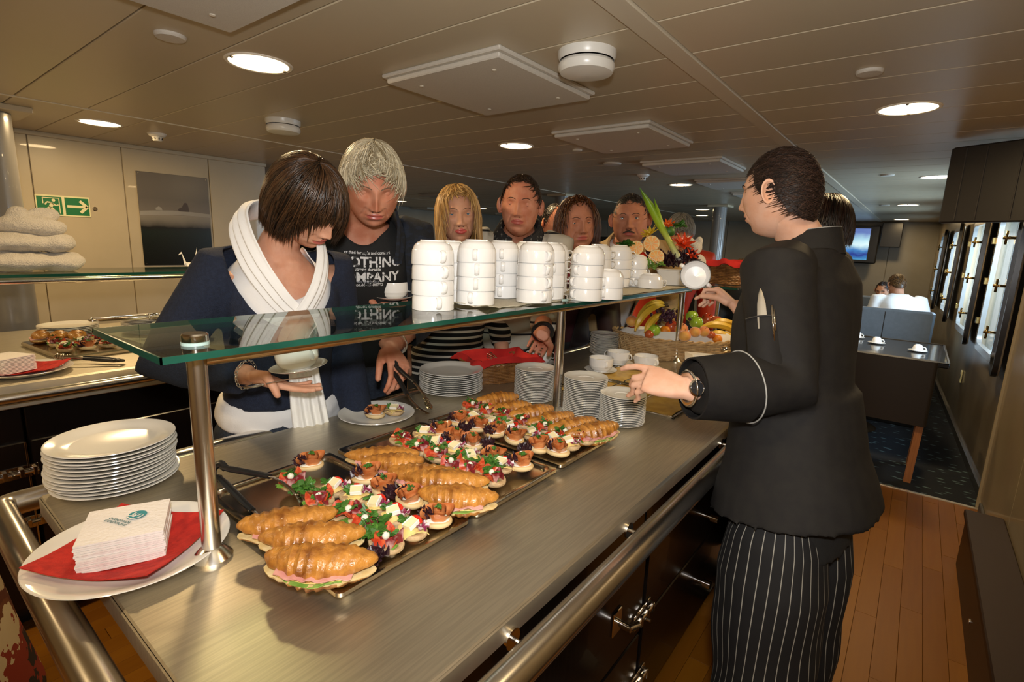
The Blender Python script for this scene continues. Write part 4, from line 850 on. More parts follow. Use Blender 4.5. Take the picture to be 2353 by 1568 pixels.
t3c = [(1085, 970, 'cheese canape at the rear of the far tray'), (1130, 983, 'cheese canape second on the far tray'), (1172, 993, 'cheese canape third on the far tray'), (1222, 1008, 'cheese canape fourth on the far tray'), (1268, 1020, 'cheese canape fifth on the far tray'), (1303, 1030, 'front cheese canape of the far tray')]
t3l = [(1085, 945, 'salami canape at the far rear corner of far tray'), (1120, 955, 'salami canape second on the far tray'), (1158, 965, 'salami canape third on the far tray'), (1200, 980, 'cured ham canape fourth on the far tray'), (1252, 995, 'cured ham canape fifth on the far tray'), (1296, 1008, 'salami canape sixth on the far tray'), (1338, 1018, 'front cured ham canape of the far tray')]
k = 0
for lst, fn in ((t1s+t2s+t3s, salmon_canape), (t1l+t2l+t3l, salami_canape), (t1c+t2c+t3c, cheese_canape)):
    pr = []
    for i, (u, v, lab) in enumerate(lst):
        q = P(u, v, .938); M_ = T(q.x, q.y, .9305+(.003 if i % 2 else 0)) @ rot('Z', random.uniform(-.6, .6)+(.4 if fn is salmon_canape else 0))
        if len(pr) < 4: pr.append(fn(lab, M_, 11+i*5))
        else: dup(pr[i % 4], M_ @ rot('Z', random.uniform(-.7, .7)), lab, GRP)
    if fn is salmon_canape: protoS = pr
    elif fn is salami_canape: protoL = pr
    else: protoC = pr
for i, (u, v, lab) in enumerate(((856, 1278, 'tuft of dark red lettuce at the tip of the front croissant'), (905, 1135, 'dark lettuce tuft beside the big salmon roll'), (1118, 1020, 'dark lettuce tuft on the far tray edge'), (1208, 1032, 'dark lettuce tuft between front salmon canapes'), (1030, 990, 'dark lettuce tuft at the rear of the far tray'), (1070, 985, 'second dark lettuce tuft at the rear of the far tray'))):
    q = P(u, v, .95); obj('lettuce_tuft', frilly(.024, 7, 30+i), DLET, None, lab, 'lettuce', 'dark lettuce tufts', M=T(q.x, q.y, .945))
for i, (u, v) in enumerate(((700, 1120), (740, 1140), (838, 1225), (870, 1200), (985, 1015), (1145, 1070), (1070, 1040), (1155, 975), (1245, 975), (1300, 990), (1120, 1060))):
    q = P(u, v, .96); obj('parsley_sprig', sprig(.024, 8, 60+i), PARS, None, 'loose parsley sprig, %s from the near end of the trays' % ordn(i), 'parsley', 'loose parsley sprigs', M=T(q.x, q.y, .957))
# plate with two canapes beside the trays
p = P(866, 955, .905); obj('dinner_plate', DP, None, None, 'white plate holding two canapes between tongs and trays', 'plate', M=T(p.x, p.y, .9005))
a = P(862, 955, .92); b = P(905, 948, .92)
dup(protoS[0], T(a.x, a.y, .909) @ rot('Z', .5), 'salmon canape on the white plate', 'canapes on the white plate'); dup(protoC[1], T(b.x, b.y, .909) @ rot('Z', .2), 'cheese canape with red pepper on the white plate', 'canapes on the white plate')
# left buffet tray
lt = thing('serving_tray', 'steel tray of food on the left buffet', 'tray', T(-3.33, .70, .9003) @ rot('Z', .1)); obj('pan', rbox(-.27, .27, -.17, .20, 0, .022, .006), TRAY, lt, smooth=False)
R_ = random.Random(5); n_ = 0
for i in range(3):
    croissant('croissant_sandwich', ['croissant at the left end of the left buffet tray', 'croissant behind the first on the left buffet tray', 'croissant lying by the left buffet plates'][i], (-3.56+.05*i, .60+.06*i, 0), (-3.42+.05*i, .56+.06*i, 0), .033, .012, 70+i, 'croissants on the left buffet', .923)
for i in range(15):
    x = -3.47+.08*(i % 5)+R_.uniform(-.01, .01); y = .60+.085*(i//5)+R_.uniform(-.01, .01)
    dup([protoL, protoS, protoL, protoC][i % 4][i % 3], T(x, y, .923) @ rot('Z', R_.uniform(0, 6)), '%s canape of the left buffet tray, row %s, %s from the column' % (['ham', 'salmon', 'salami', 'cheese'][i % 4], ['front', 'middle', 'back'][i//5], ordn(i % 5)), 'canapes on the left buffet tray')
# ---------------------------------------------------------------- fruit basket
fb = P(1555, 800, .92); fb = Vector((-1.045, 2.92, .9005)); 
basket('fruit_basket', 'large oval pale wicker basket full of fruit on the buffet', T(fb) @ rot('Z', .55), .335, .16, .12, 12, 26, WICKP, 1.10, .005, 2.4, .014)
LIN = mat('white_linen', (.78, .75, .68), .9, bump=.1)
def fruit_at(u, v, dz, name, s, m, lab, cat, dep=None, rotm=None, grp='fruit in the oval basket'):
    # the fruit lies where the ray meets the vertical plane through the basket
    q = D(u, v, dep) if dep else PX(u, v, -1.05); return obj(name, s, m, None, lab, cat, grp, M=T(q) @ (rotm or Matrix()))
drape('white_cloth', 'white linen cloth lining the fruit basket', T(fb) @ rot('Z', .55), .35, .165, .135, .35, LIN, 5, .014, oval_=True)
def appleshape(r, dip=.22, sq=.92):
    pr = []
    for k in range(19):
        a = PI*k/18; rr = r*math.sin(a)*(1+.06*math.cos(a)); z = -r*sq*math.cos(a)
        z -= (r*dip*math.exp(-(rr/(r*.32))**2) if k > 9 else -r*dip*.6*math.exp(-(rr/(r*.32))**2)); pr.append((max(rr, .0005), z))
    return lathe(pr, 26)
def banana(L, R, bend, seed=0):
    t = np.linspace(0, 1, 16); a = (t-.5)*bend; rad = L/bend
    pts = np.stack([rad*np.sin(a), rad*(np.cos(a)-1), np.zeros(16)], 1); r = R*np.array([.28, .34, .62, .86, .96, 1, 1, 1, 1, .98, .95, .88, .75, .55, .36, .2])
    return tube(pts, r, 7, up=(0, 0, 1))
BANM = mat('banana_skin', (.68, .42, .03), .4, col2=(.74, .50, .06), scale=10, bump=.04); GAP = mat('green_apple_skin', (.20, .38, .02), .2, col2=(.30, .46, .04), scale=14, coat=.4); RAP = mat('red_apple_skin', (.32, .02, .012), .2, col2=(.48, .10, .03), scale=9, coat=.4)
PEA = mat('peach_skin', (.62, .14, .03), .6, col2=(.72, .36, .07), scale=9, sheen=.5); ORA = mat('orange_skin', (.75, .25, .01), .35, col2=(.72, .22, .01), scale=10, bump=.2, bscale=400); STEMM = mat('brown_stem', (.08, .05, .02), .7); GRA = mat('dark_grape', (.025, .010, .022), .25, col2=(.06, .02, .04), scale=30)
def round_fruit(name, u, v, r, m, lab, dep, tilt=.2, dip=.22, stem=True):
    q = D(u, v, dep); t = obj(name, appleshape(r, dip), m, None, lab, {'green_apple': 'apple', 'red_apple': 'apple'}.get(name, name), 'fruit in the oval basket', M=T(q) @ rot('X', tilt) @ rot('Y', tilt*.7))
    if stem: obj('stem', tube([(0, 0, r*.6), (.003, 0, r*1.05)], .0018, 6), STEMM, t)
fd = 2.86
for nm, u, v, r, m, lab, dd in (('green_apple', 1503, 759, .036, GAP, 'green apple at the left of the fruit basket', 0), ('green_apple', 1600, 741, .038, GAP, 'green apple in the middle of the fruit basket', .05), ('green_apple', 1590, 727, .036, GAP, 'yellow green apple behind the middle green one', .15), ('red_apple', 1543, 750, .036, RAP, 'red apple right of the grapes', .05), ('red_apple', 1627, 733, .037, RAP, 'dark red apple behind the right bananas', .2), ('red_apple', 1646, 738, .034, RAP, 'red apple partly behind the right bananas', .15),
        ('peach', 1566, 757, .037, PEA, 'blushed peach beside the red apple', 0), ('peach', 1573, 772, .034, PEA, 'peach at the front of the basket', -.05), ('peach', 1597, 763, .031, PEA, 'peach right of the front one', -.03), ('peach', 1618, 762, .030, PEA, 'yellow peach near the right bananas', -.02), ('peach', 1452, 738, .034, PEA, 'peach at the far left behind the bananas', .05), ('red_plum', 1634, 770, .024, RAP, 'small red plum before the orange', -.02), ('orange', 1648, 779, .027, ORA, 'orange at the right front of the basket', -.02), ('orange', 1528, 760, .03, ORA, 'orange wedged behind the green apple', .03), ('red_plum', 1492, 768, .026, RAP, 'dark plum below the left green apple', -.01)):
    round_fruit(nm, u, v, r, m, lab, fd+dd, random.uniform(-.5, .5), .22 if 'apple' in nm else .1, nm != 'orange')
for i, (u0, v0, u1, v1, bend, lab) in enumerate(((1458, 762, 1528, 702, 1.5, 'left bunch banana, lowest'), (1462, 748, 1527, 697, 1.45, 'left bunch banana, middle'), (1470, 735, 1524, 694, 1.4, 'left bunch banana, highest'), (1482, 765, 1520, 722, .9, 'left bunch banana, small front one'), (1610, 752, 1700, 775, -1.2, 'right bunch banana on top'), (1635, 742, 1705, 765, -1.1, 'right bunch banana at the back'), (1628, 768, 1700, 795, -1.0, 'right bunch banana in front'))):
    a, b = D(u0, v0, fd+.02*(i % 3)), D(u1, v1, fd+.05+.02*(i % 3)); L = (b-a).length*1.06; d = (b-a).normalized(); up = Vector((0, 0, 1)); s = (up-d*up.dot(d)).normalized(); w = d.cross(s)
    m = Matrix.Identity(4); 
    for r_ in range(3): m[r_][0] = d[r_]; m[r_][1] = s[r_]; m[r_][2] = w[r_]
    m.translation = (a+b)/2+s*(L*abs(bend)*.12)
    t = obj('banana', banana(L, .0215, abs(bend)), BANM, None, 'yellow banana, '+lab, 'banana', 'bananas in the fruit basket', M=m); obj('stem', tube([(L*.46, -L*abs(bend)*.12, 0), (L*.54, -L*abs(bend)*.17, 0)], .005, 6), STEMM, t)
gb = thing('grape_bunch', 'bunch of dark grapes between bananas and apples', 'grapes', T(D(1535, 727, fd+.06)))
for i in range(58):
    q = rng.randn(3)*np.array([.05, .035, .017]); obj('grape', mesh('grape', ell((0, 0, 0), .0095, .0095, .0105, 10, 8), GRA) if i == 0 else gme, None, gb, M=T(*q)); gme = gb.children[0].data if i == 0 else gme
obj('stalk', tube(spline([(0, 0, 0), (.01, 0, .03), (.035, 0, .05)], 5), .002, 6), mat('grape_stalk', (.20, .22, .05), .6), gb)
# white rectangular bowl with croutons
bw = P(1650, 845, .93); t = thing('square_bowl', 'white rectangular porcelain bowl of croutons next to the chef', 'bowl', T(-.735, 2.62, .9005) @ rot('Z', .35))
def rr2(a, b, r, z): return [(x, y, z) for x, y in rrect(-a, a, -b, b, r, 4)]
obj('shell', loft([rr2(.07, .045, .012, 0), rr2(.085, .06, .012, .035), rr2(.115, .085, .012, .072), rr2(.15, .11, .012, .080), rr2(.15, .11, .012, .084), rr2(.112, .082, .012, .077), rr2(.08, .055, .012, .04), rr2(.065, .04, .012, .01)], cap=True), PORC, t)
cro = mat('crouton', (.62, .38, .12), .8, col2=(.70, .50, .22), scale=30); cm = mesh('crouton', rbox(-.009, .009, -.008, .008, -.007, .007, .002), cro, False)
cr = thing('croutons', 'toasted croutons heaped in the white rectangular bowl', 'croutons', T(-.735, 2.62, .90) @ rot('Z', .35), kind='stuff'); bits = []
for i in range(130):
    q = rng.uniform(-1, 1, 2); bits.append(xf(rbox(-.009, .009, -.008, .008, -.007, .007, .002), T(q[0]*.095, q[1]*.062, .060+.018*(1-q[0]**2)*(1-q[1]**2)+rng.rand()*.006) @ rot('Z', rng.rand()*6) @ rot('X', rng.rand()*6)))
obj('crouton_heap', join(*bits), cro, cr, kind='stuff', smooth=False)
ld = thing('ladle', 'steel ladle resting above the crouton bowl', 'ladle', along(D(1665, 803, 2.75), D(1720, 815, 2.6))); obj('scoop', ell((0, 0, 0), .022, .022, .016, 16, 10), CHROME, ld); obj('grip', tube([(0, .02, .005), (0, .16, .02)], .005, 8, flat=.5), CHROME, ld)
# ---------------------------------------------------------------- vegetable arrangement at the end of the shelf
ay = 2.66
dish = thing('serving_dish', 'white rectangular dish under the carved vegetable arrangement on glass', 'dish', T(-1.0, 2.68, GZ1+.007) @ rot('Z', .32)); obj('shell', loft([rr2(.07, .05, .01, 0), rr2(.10, .065, .01, .075), rr2(.106, .07, .01, .078), rr2(.095, .06, .01, .074), rr2(.066, .044, .01, .01)]), PORC, dish)
ga = 'carved vegetables of the shelf arrangement'; ad = 2.62
LEEK = ramp_mat('leek_skin', [(0, 'd8d8b0'), (.22, 'c8d070'), (.45, '9cb830'), (.8, '7aa020'), (1, '4a7818')], 2, .4, 20, .05, coords='Generated')
q0, q1 = D(1557, 590, ad), D(1470, 432, ad-.1); lk = thing('leek', 'tall green leek standing out of the vegetable arrangement', 'leek', T(q0)); v = np.array(q1-q0)
obj('stalk', tube([v*0, v*.25, v*.5, v*.75+np.array([0, 0, .004]), v*1.0], [.022, .019, .026, .024, .002], 16, flat=.7), LEEK, lk); obj('stalk_blade', tube([v*.45+np.array([.01, 0, 0]), v*.7+np.array([.03, 0, 0]), v*.86+np.array([.045, 0, .0])], [.014, .012, .001], 8, flat=.4), LEEK, lk)
obj('roots', join(*[tube([(0, 0, 0), (.02*math.cos(a), .02*math.sin(a), -.02)], .0012, 5) for a in np.linspace(0, 6, 12)]), ONI, lk)
ORF = mat('orange_flesh', (.78, .27, .015), .25, col2=(.80, .36, .04), scale=40, stretch=(1, 1, 1)); ORW = mat('orange_pith', (.80, .62, .28), .6)
def halforange(u, v, r, lab, dd=0):
    q = D(u, v, ad-.05+dd); t = thing('orange_half', lab, 'orange', None, ga); z = (Vector((0, 0, CH))-q).normalized(); z = (z+Vector((-.1, 0, .1))).normalized(); x = z.cross(Vector((0, 0, 1))).normalized(); y = z.cross(x)
    m = Matrix.Identity(4)
    for i in range(3): m[i][0] = x[i]; m[i][1] = y[i]; m[i][2] = z[i]
    m.translation = q; t.matrix_local = m
    obj('peel', lathe([(.001, -r*.9), (r*.5, -r*.76), (r*.86, -r*.4), (r, 0), (r*.97, .001)], 30, cap=False), ORA, t); obj('pith', lathe([(r*.99, 0), (r*.88, .001), (.001, .001)], 30, cap=False), ORW, t)
    for k in range(9):
        a = 2*PI*k/9; w = 2*PI/9*.44; obj('segment', prism([(r*.08*math.cos(a), r*.08*math.sin(a)), (r*.72*math.cos(a-w*.9), r*.72*math.sin(a-w*.9)), (r*.85*math.cos(a-w*.5), r*.85*math.sin(a-w*.5)), (r*.85*math.cos(a+w*.5), r*.85*math.sin(a+w*.5)), (r*.72*math.cos(a+w*.9), r*.72*math.sin(a+w*.9))], .0005, .003), ORF, t, smooth=False)
halforange(1462, 570, .036, 'orange half at the left of the vegetable arrangement'); halforange(1497, 560, .040, 'orange half beside the leek stalk'); halforange(1508, 591, .038, 'lower orange half below the leek', -.02)
def flower(u, v, r, n, m, lab, dep=0, tilt=0):
    q = D(u, v, ad+dep); t = thing('pepper_flower', lab, 'carved pepper', T(q) @ rot('Y', tilt) @ rot('X', .5), ga)
    for L in range(2):
        for k in range(n):
            a = 2*PI*(k+L*.5)/n; e = .35+.55*L; p_ = []
            def fn(u_, v_): w = (u_-.5)*r*.55*(1-v_**1.6); R_ = r*(.15+v_*(1-.2*L)); h_ = r*v_*e*(1.0-.2*v_); return (R_*math.cos(a)-w*math.sin(a), R_*math.sin(a)+w*math.cos(a), h_-abs(u_-.5)*.1*r)
            obj('petal', grid(fn, 5, 6, .002), m, t)
    obj('core', ell((0, 0, r*.1), r*.25, r*.25, r*.3, 12, 8), m, t)
flower(1570, 560, .052, 7, mat('red_pepper_flower', (.60, .045, .008), .25, coat=.3), 'large red carved pepper flower right of the leek', -.02, .5); flower(1536, 517, .034, 6, mat('orange_pepper_flower', (.65, .10, .01), .25, coat=.3), 'small orange red pepper flower at the top', 0, .2)
flower(1493, 537, .042, 6, mat('yellow_pepper_flower', (.68, .46, .03), .25, coat=.3), 'yellow carved pepper flower above the orange halves', .02, -.3); flower(1590, 585, .034, 6, MATS['red_pepper_flower'], 'lower red pepper flower near the folded towel', -.02, .7)
for u, v, lab in ((1428, 582, 'small tomato behind the cup stacks'), (1476, 590, 'tomato below the orange halves'), (1538, 532, 'green pepper piece between the flowers')):
    q = D(u, v, ad+.03); t = obj('tomato' if 'tomato' in lab else 'green_pepper', appleshape(.03, .15), PEPR if 'tomato' in lab else PARS, None, lab, 'tomato' if 'tomato' in lab else 'pepper', ga, M=T(q))
for u, v, r, m, lab in ((1440, 565, .035, PARS, 'dark green celery leaf left of the orange halves'), (1488, 615, .045, LET, 'light green celery leaves hanging over the dish'), (1510, 608, .03, LET, 'green celery leaf below the lower orange'), (1560, 520, .03, PARS, 'dark green leaf between the flowers')):
    obj('leaf_cluster', sprig(r, 12, int(u)), m, None, lab, 'leaves', ga, M=T(D(u, v, ad-.06)))
for u, v, r, m, lab in ((1545, 603, .06, DLET, 'dark lettuce heap in the middle of the arrangement'), (1580, 597, .055, DLET, 'dark lettuce heap left of the folded towel'), (1460, 605, .05, RADI, 'shredded radicchio at the left of the arrangement'), (1500, 600, .055, DLET, 'dark leaves under the orange halves')):
    obj('lettuce_heap', frilly(r, 9, int(u)), m, None, lab, 'lettuce', ga, M=T(D(u, v, ad+.02)))
obj('garnish_skewer', tube([D(1480, 580, ad-.1), D(1512, 606, ad-.1)], .0015, 6), ONI, None, 'thin wooden skewer beside the orange halves', 'skewer')
# folded towel figures
TOW = mat('cream_terry_towel', (.74, .68, .58), .95, col2=(.70, .64, .54), scale=40, bump=.9, bscale=260, sheen=.5)
def lump(name, lab, blobs, m, M_, group=None, vox=.010, cat='towel'):
    s = join(*[ell(c, *r, 24, 16) for c, r in blobs]); return s
def remesh(s, vox, smooth=4, name='tmp'):
    me = mesh(name, s, [], False, fix=False); o = bpy.data.objects.new(name, me); C.objects.link(o)
    md = o.modifiers.new('r', 'REMESH'); md.mode = 'VOXEL'; md.voxel_size = vox; md.adaptivity = 0
    if smooth: ms = o.modifiers.new('s', 'SMOOTH'); ms.factor = .5; ms.iterations = smooth
    dg = bpy.context.evaluated_depsgraph_get(); out = bpy.data.meshes.new_from_object(o.evaluated_get(dg)); bpy.data.objects.remove(o); bpy.data.meshes.remove(me)
    n = len(out.vertices); v = np.empty(n*3); out.vertices.foreach_get('co', v); f = [tuple(p.vertices) for p in out.polygons]; bpy.data.meshes.remove(out); return v.reshape(-1, 3), f
tw = thing('folded_towel', 'cream terry towel folded into an animal shape on the left shelf', 'towel', T(-2.98, .50, GZ1+.001) @ Matrix.Scale(1.2, 4))
c0 = [('lower_roll', [((0, -.05, .035), (.11, .16, .037)), ((.0, .07, .033), (.10, .07, .036))]), ('middle_roll', [((0, -.06, .100), (.10, .15, .036)), ((0, .06, .098), (.09, .06, .034))]), ('upper_fold', [((0, 0, .158), (.07, .095, .035)), ((.02, .045, .150), (.05, .05, .032)), ((.0, -.03, .19), (.035, .03, .03))]), ('ear_fold', [((0, .045, .20), (.02, .045, .026)), ((.0, .02, .185), (.03, .06, .02))])]
for nm, bl in c0:
    s = remesh(join(*[ell(c, *r, 24, 16) for c, r in bl]), .008, 3); v = A(s[0]); v += (.005*wn(v, 30, 5)+.0035*np.abs(wn(v, 55, 7)))[:, None]*np.array([.6, .6, 1]); v[:, 2] = np.maximum(v[:, 2], .0); obj(nm, (v, s[1]), TOW, tw)
q = D(1592, 575, 2.95); tw2 = thing('folded_towel', 'white towel sculpture standing behind the vegetable arrangement', 'towel', T(q.x, q.y, GZ1+.001))
for nm, bl in (('body_fold', [((0.02, 0, .07), (.07, .05, .075)), ((.03, 0, .12), (.05, .04, .05))]), ('head_fold', [((-.0, 0, .20), (.05, .035, .045)), ((-.03, 0, .235), (.025, .02, .035)), ((.03, 0, .235), (.02, .02, .03)), ((0, 0, .15), (.04, .03, .04))])):
    s = remesh(join(*[ell(c, *r, 24, 16) for c, r in bl]), .007, 3); v = A(s[0]); v += (.003*wn(v, 40, 8))[:, None]; obj(nm, (v, s[1]), TOW, tw2)
# origami crane on the left shelf
PAP = mat('white_paper', (.80, .77, .70), .8); cr_ = thing('paper_crane', 'small white folded paper crane on the left glass shelf', 'paper crane', T(-2.97, 1.10, GZ1+.001) @ rot('Z', 1.2))
def tri(*p): return A(list(p)+[(x, y+.001, z+.001) for x, y, z in p]), [(0, 1, 2), (5, 4, 3), (0, 3, 4, 1), (1, 4, 5, 2), (2, 5, 3, 0)]
obj('body', join(tri((-.02, -.012, .03), (.02, -.012, .03), (0, 0, 0)), tri((-.02, .012, .03), (.02, .012, .03), (0, 0, 0)), tri((-.02, -.012, .03), (-.02, .012, .03), (0, 0, 0)), tri((.02, -.012, .03), (.02, .012, .03), (0, 0, 0))), PAP, cr_, smooth=False)
obj('neck', join(tri((-.01, 0, .01), (-.025, .002, .015), (-.035, 0, .085)), tri((-.035, 0, .085), (-.033, .002, .075), (-.050, 0, .068))), PAP, cr_, smooth=False); obj('tail', tri((.01, 0, .01), (.025, .002, .015), (.035, 0, .11)), PAP, cr_, smooth=False)
for s in (-1, 1): obj('wing', tri((-.018, s*.01, .02), (.018, s*.01, .02), (.0, s*.075, .002)), PAP, cr_, smooth=False)
# second wicker basket on the far glass shelf
q = D(1662, 652, 3.3); g3 = thing('glass_shelf', 'far glass shelf under the wicker basket with the red cloth', 'shelf', T(q.x, q.y, q.z))
obj('glass_pane', rbox(-.12, .16, -.28, .32, -.014, -.002, .001), GLASS, g3, smooth=False); obj('polished_edge', box(-.12, .16, -.283, -.28, -.014, -.002), GEDGE, g3, smooth=False); obj('post', tube([(-.02, 0, -.014), (-.02, 0, .9-q.z)], .012, 12), RAILM, g3)
wtx = obj('worktop', rbox(-.3, .2, -.25, .4, .86, .90, .004), CTR, None, 'far end steel worktop below the shelf with the wicker basket', 'worktop', M=T(q.x, q.y, 0), smooth=False)
basket('bread_basket', 'brown wicker basket with red cloth on the far glass shelf', T(q.x, q.y, q.z) , .095, .07, .115, 12, 18, WICK, 1.12, .003, 3); drape('red_cloth', 'red cloth hanging over the far wicker basket', T(q.x, q.y, q.z+.014), .13, .10, .118, .25, RCL, 8, .012)
# ---------------------------------------------------------------- dining area at the right
TBL = mat('black_table', (.014, .013, .012), .18, coat=.3); SEAT = mat('grey_blue_leather', (.10, .13, .17), .4, col2=(.09, .12, .155), scale=30); CHB = mat('black_leather', (.022, .017, .014), .5); LEGW = mat('chair_wood', (.42, .17, .06), .4, col2=(.36, .14, .05), scale=6, stretch=(20, 20, 1))
def table(x0, x1, y0, y1, lab):
    t = thing('dining_table', lab, 'table', T(x0, y0, FLOOR), 'black dining tables'); obj('tabletop', rbox(0, x1-x0, 0, y1-y0, .815, .855, .008), TBL, t, smooth=False)
    obj('raised_edge', join(*[rbox(*q, .855, .862, .002) for q in ((0, x1-x0, 0, .015), (0, x1-x0, y1-y0-.015, y1-y0), (0, .015, 0, y1-y0), (x1-x0-.015, x1-x0, 0, y1-y0))]), mat('table_edge', (.05, .035, .02), .3), t, smooth=False)
    obj('pedestal', tube([((x1-x0)/2, (y1-y0)/2, .02), ((x1-x0)/2, (y1-y0)/2, .82)], .05, 16), CHROME, t); obj('foot_plate', lathe([(.28, 0), (.28, .015), (.05, .03)], 24), CHROME, t, M=T((x1-x0)/2, (y1-y0)/2, 0))
table(-1.1, .31, 5.55, 6.75, 'black dining table with two upturned cups by the windows'); table(-1.1, .22, 8.1, 9.0, 'farther black table in front of the seated guests')
def bench(x0, x1, y, h, lab, face=1):
    t = thing('bench', lab, 'bench', T(x0, y, FLOOR), 'grey leather benches'); w = x1-x0
    obj('backrest', rbox(0, w, -.05, .05, .35, h, .02), SEAT, t, smooth=False); obj('seat', rbox(0, w, -.05 if face > 0 else -.6, .6 if face > 0 else .05, .35, .5, .03), SEAT, t, smooth=False); obj('base', rbox(.03, w-.03, -.03 if face > 0 else -.55, .55 if face > 0 else .03, 0, .35, .01), BLACKP, t, smooth=False)
    for k in range(1, 3): obj('seam', rbox(w*k/3-.004, w*k/3+.004, -.054, -.049, .5, h-.03, .002), BLACKP, t, smooth=False)
bench(-1.1, .20, 7.05, 1.15, 'grey leather bench back behind the table with upturned cups', -1); bench(-1.1, .12, 7.35, 1.06, 'grey bench the white shirted guest sits on', 1); bench(-1.3, .05, 9.4, 1.12, 'far grey bench along the window wall', -1); bench(-3.0, -1.5, 9.6, 1.1, 'far grey bench left of the chef', -1)
def chair(x, y, lab, rz_=0):
    t = thing('dining_chair', lab, 'chair', T(x, y, FLOOR) @ rot('Z', rz_))
    obj('backrest', loft([[(px, py+.04*(k/5)*0, .48+.50*k/5) for px, py in rrect(-.26, .26, -.03, .03, .025, 3)] for k in range(6)]), CHB, t, M=T(0, -.26, 0) @ rot('X', .05)); obj('seat', rbox(-.25, .25, -.27, .25, .46, .56, .02), CHB, t, smooth=False)
    for sx in (-1, 1):
        for sy in (-1, 1): obj('leg', prism([(-.024, -.024), (.024, -.024), (.024, .024), (-.024, .024)], 0, .47), LEGW, t, M=T(sx*.21, sy*.22-.01, 0) @ rot('Y', .03*sx), smooth=False)
chair(-.05, 5.12, 'black leather dining chair with wooden legs near the wood floor', -.02); chair(-.75, 5.12, 'black leather dining chair hidden behind the chef', .03)
for u, v, lab in ((2014, 788, 'left upturned coffee cup on saucer on the black table'), (2108, 806, 'right upturned coffee cup on saucer on the black table'), (1968, 775, 'upturned coffee cup on the black table nearest to the chef back')):
    q = P(u, v, .657+.0); z = FLOOR+.856; obj('saucer', SP, None, None, lab.replace('coffee cup on saucer', 'cup saucer').replace('coffee cup', 'cup saucer')+' below its cup', 'saucer', M=T(q.x, q.y, z) @ Matrix.Scale(.95, 4))
    o = obj('coffee_cup', lathe([(.042, 0), (.043, .002), (.040, .03), (.032, .05), (.024, .056), (.023, .06), (.001, .058)], 30, cap=False), PORC2, None, lab, 'cup', M=T(q.x, q.y, z+.007)); obj('handle', tube(spline([(.041, 0, .012), (.062, 0, .014), (.066, 0, .028), (.055, 0, .04), (.036, 0, .04)], 4), .0045, 8), PORC2, o, M=rot('Z', -.4))
# ================================================================ PEOPLE
SKIN = {k: mat('skin_'+k, c, .58, col2=c2, scale=22, sub=.12, bump=.05, bscale=300, spec=.3) for k, c, c2 in (('fair', (.56, .27, .165), (.62, .33, .215)), ('ruddy', (.50, .185, .105), (.56, .25, .155)), ('tan', (.52, .25, .15), (.57, .30, .19)), ('pale', (.60, .33, .22), (.64, .38, .27)), ('deep', (.42, .165, .09), (.47, .20, .12)))}
LIPS = mat('lips', (.42, .10, .075), .35); LIPP = mat('lips_pink', (.50, .08, .07), .3); EYEW = mat('eye_white', (.62, .57, .50), .15); IRIS = mat('iris', (.06, .08, .09), .1)
def sm(x, a, b): t = np.clip((x-a)/(b-a), 0, 1); return t*t*(3-2*t)
def gz(x, c, s): return np.exp(-((x-c)/s)**2)
def head_surface(az, el, p):
    """sculpted head: front is +Y; az measured from +Y, el from the horizon"""
    w = p.get('w', 1); jaw = p.get('jaw', .40); smile = p.get('smile', 0)
    z = .118*np.sin(el); lo = np.clip(-z/.118, 0, 1)
    gh = np.where(z > 0, np.sqrt(np.maximum(0, 1-(z/.119)**2)), np.maximum(0, 1-lo**3.4)**.5)
    x = np.sin(az)*gh*.0765*w*(1-jaw*lo**1.35); c = np.cos(az)
    y = np.where(c > 0, c*gh*.092, c*gh*.100*(1-.50*lo**1.2)); y = np.where(c > 0, y*(1-.10*lo), y)
    fr = sm(c, .15, .6); ax = np.abs(x)
    d = .0055*gz(ax, .026, .020)*gz(z, .029, .010)                       # brow
    d -= .0125*gz(ax, .031, .0155)*gz(z, .010, .0125)                      # sockets
    d += .004*gz(x, 0, .012)*gz(z, .022, .02)
    nb = sm(z, -.040, -.028)*sm(-z, -.026, .01)                              # nose ridge growing downward
    prof = np.interp(z, [-.043, -.036, -.030, -.024, -.010, .005, .018, .03], [0, .010, .0225, .0235, .0165, .0095, .0045, 0])
    wid = np.interp(z, [-.04, -.028, -.015, .01, .03], [.0125, .0115, .0085, .0075, .009])
    d += prof*np.exp(-(x/wid)**2)*p.get('nose', 1)
    d += .0075*gz(ax, .0135, .0055)*gz(z, -.031, .0065)                       # nostril wings
    d += .0045*gz(ax, .043, .017)*gz(z, -.010, .016)*(1+smile)                # cheekbones
    d -= .0030*gz(ax-.35*(-z-.03), .026, .004)*sm(-z, .028, .036)*sm(z, -.070, -.055)*(1+2*smile+p.get('age', 0)) # folds beside the mouth
    mz = -.0575+smile*.25*ax*(ax < .03); mw = np.exp(-(ax/.0235)**4)
    d += (.0050*gz(z, mz+.0062, .0055)+.0062*gz(z, mz-.0065, .0060)-.0050*gz(z, mz, .0020))*mw
    d += .003*gz(ax, 0, .03)*gz(z, -.052, .02)
    d -= .0045*gz(ax, 0, .022)*gz(z, -.0785, .0065)
    d += .0075*gz(ax, 0, .018)*gz(z, -.098, .013)
    d += p.get('fat', 0)*(.010*gz(ax, .05, .025)*gz(z, -.06, .03)+.012*gz(z, -.112, .018)*gz(ax, 0, .05))
    d -= .003*gz(ax, .066, .012)*gz(z, .02, .02)
    y = y+d*fr; x = x*(1+p.get('fat', 0)*.10*lo)
    return x, y, z
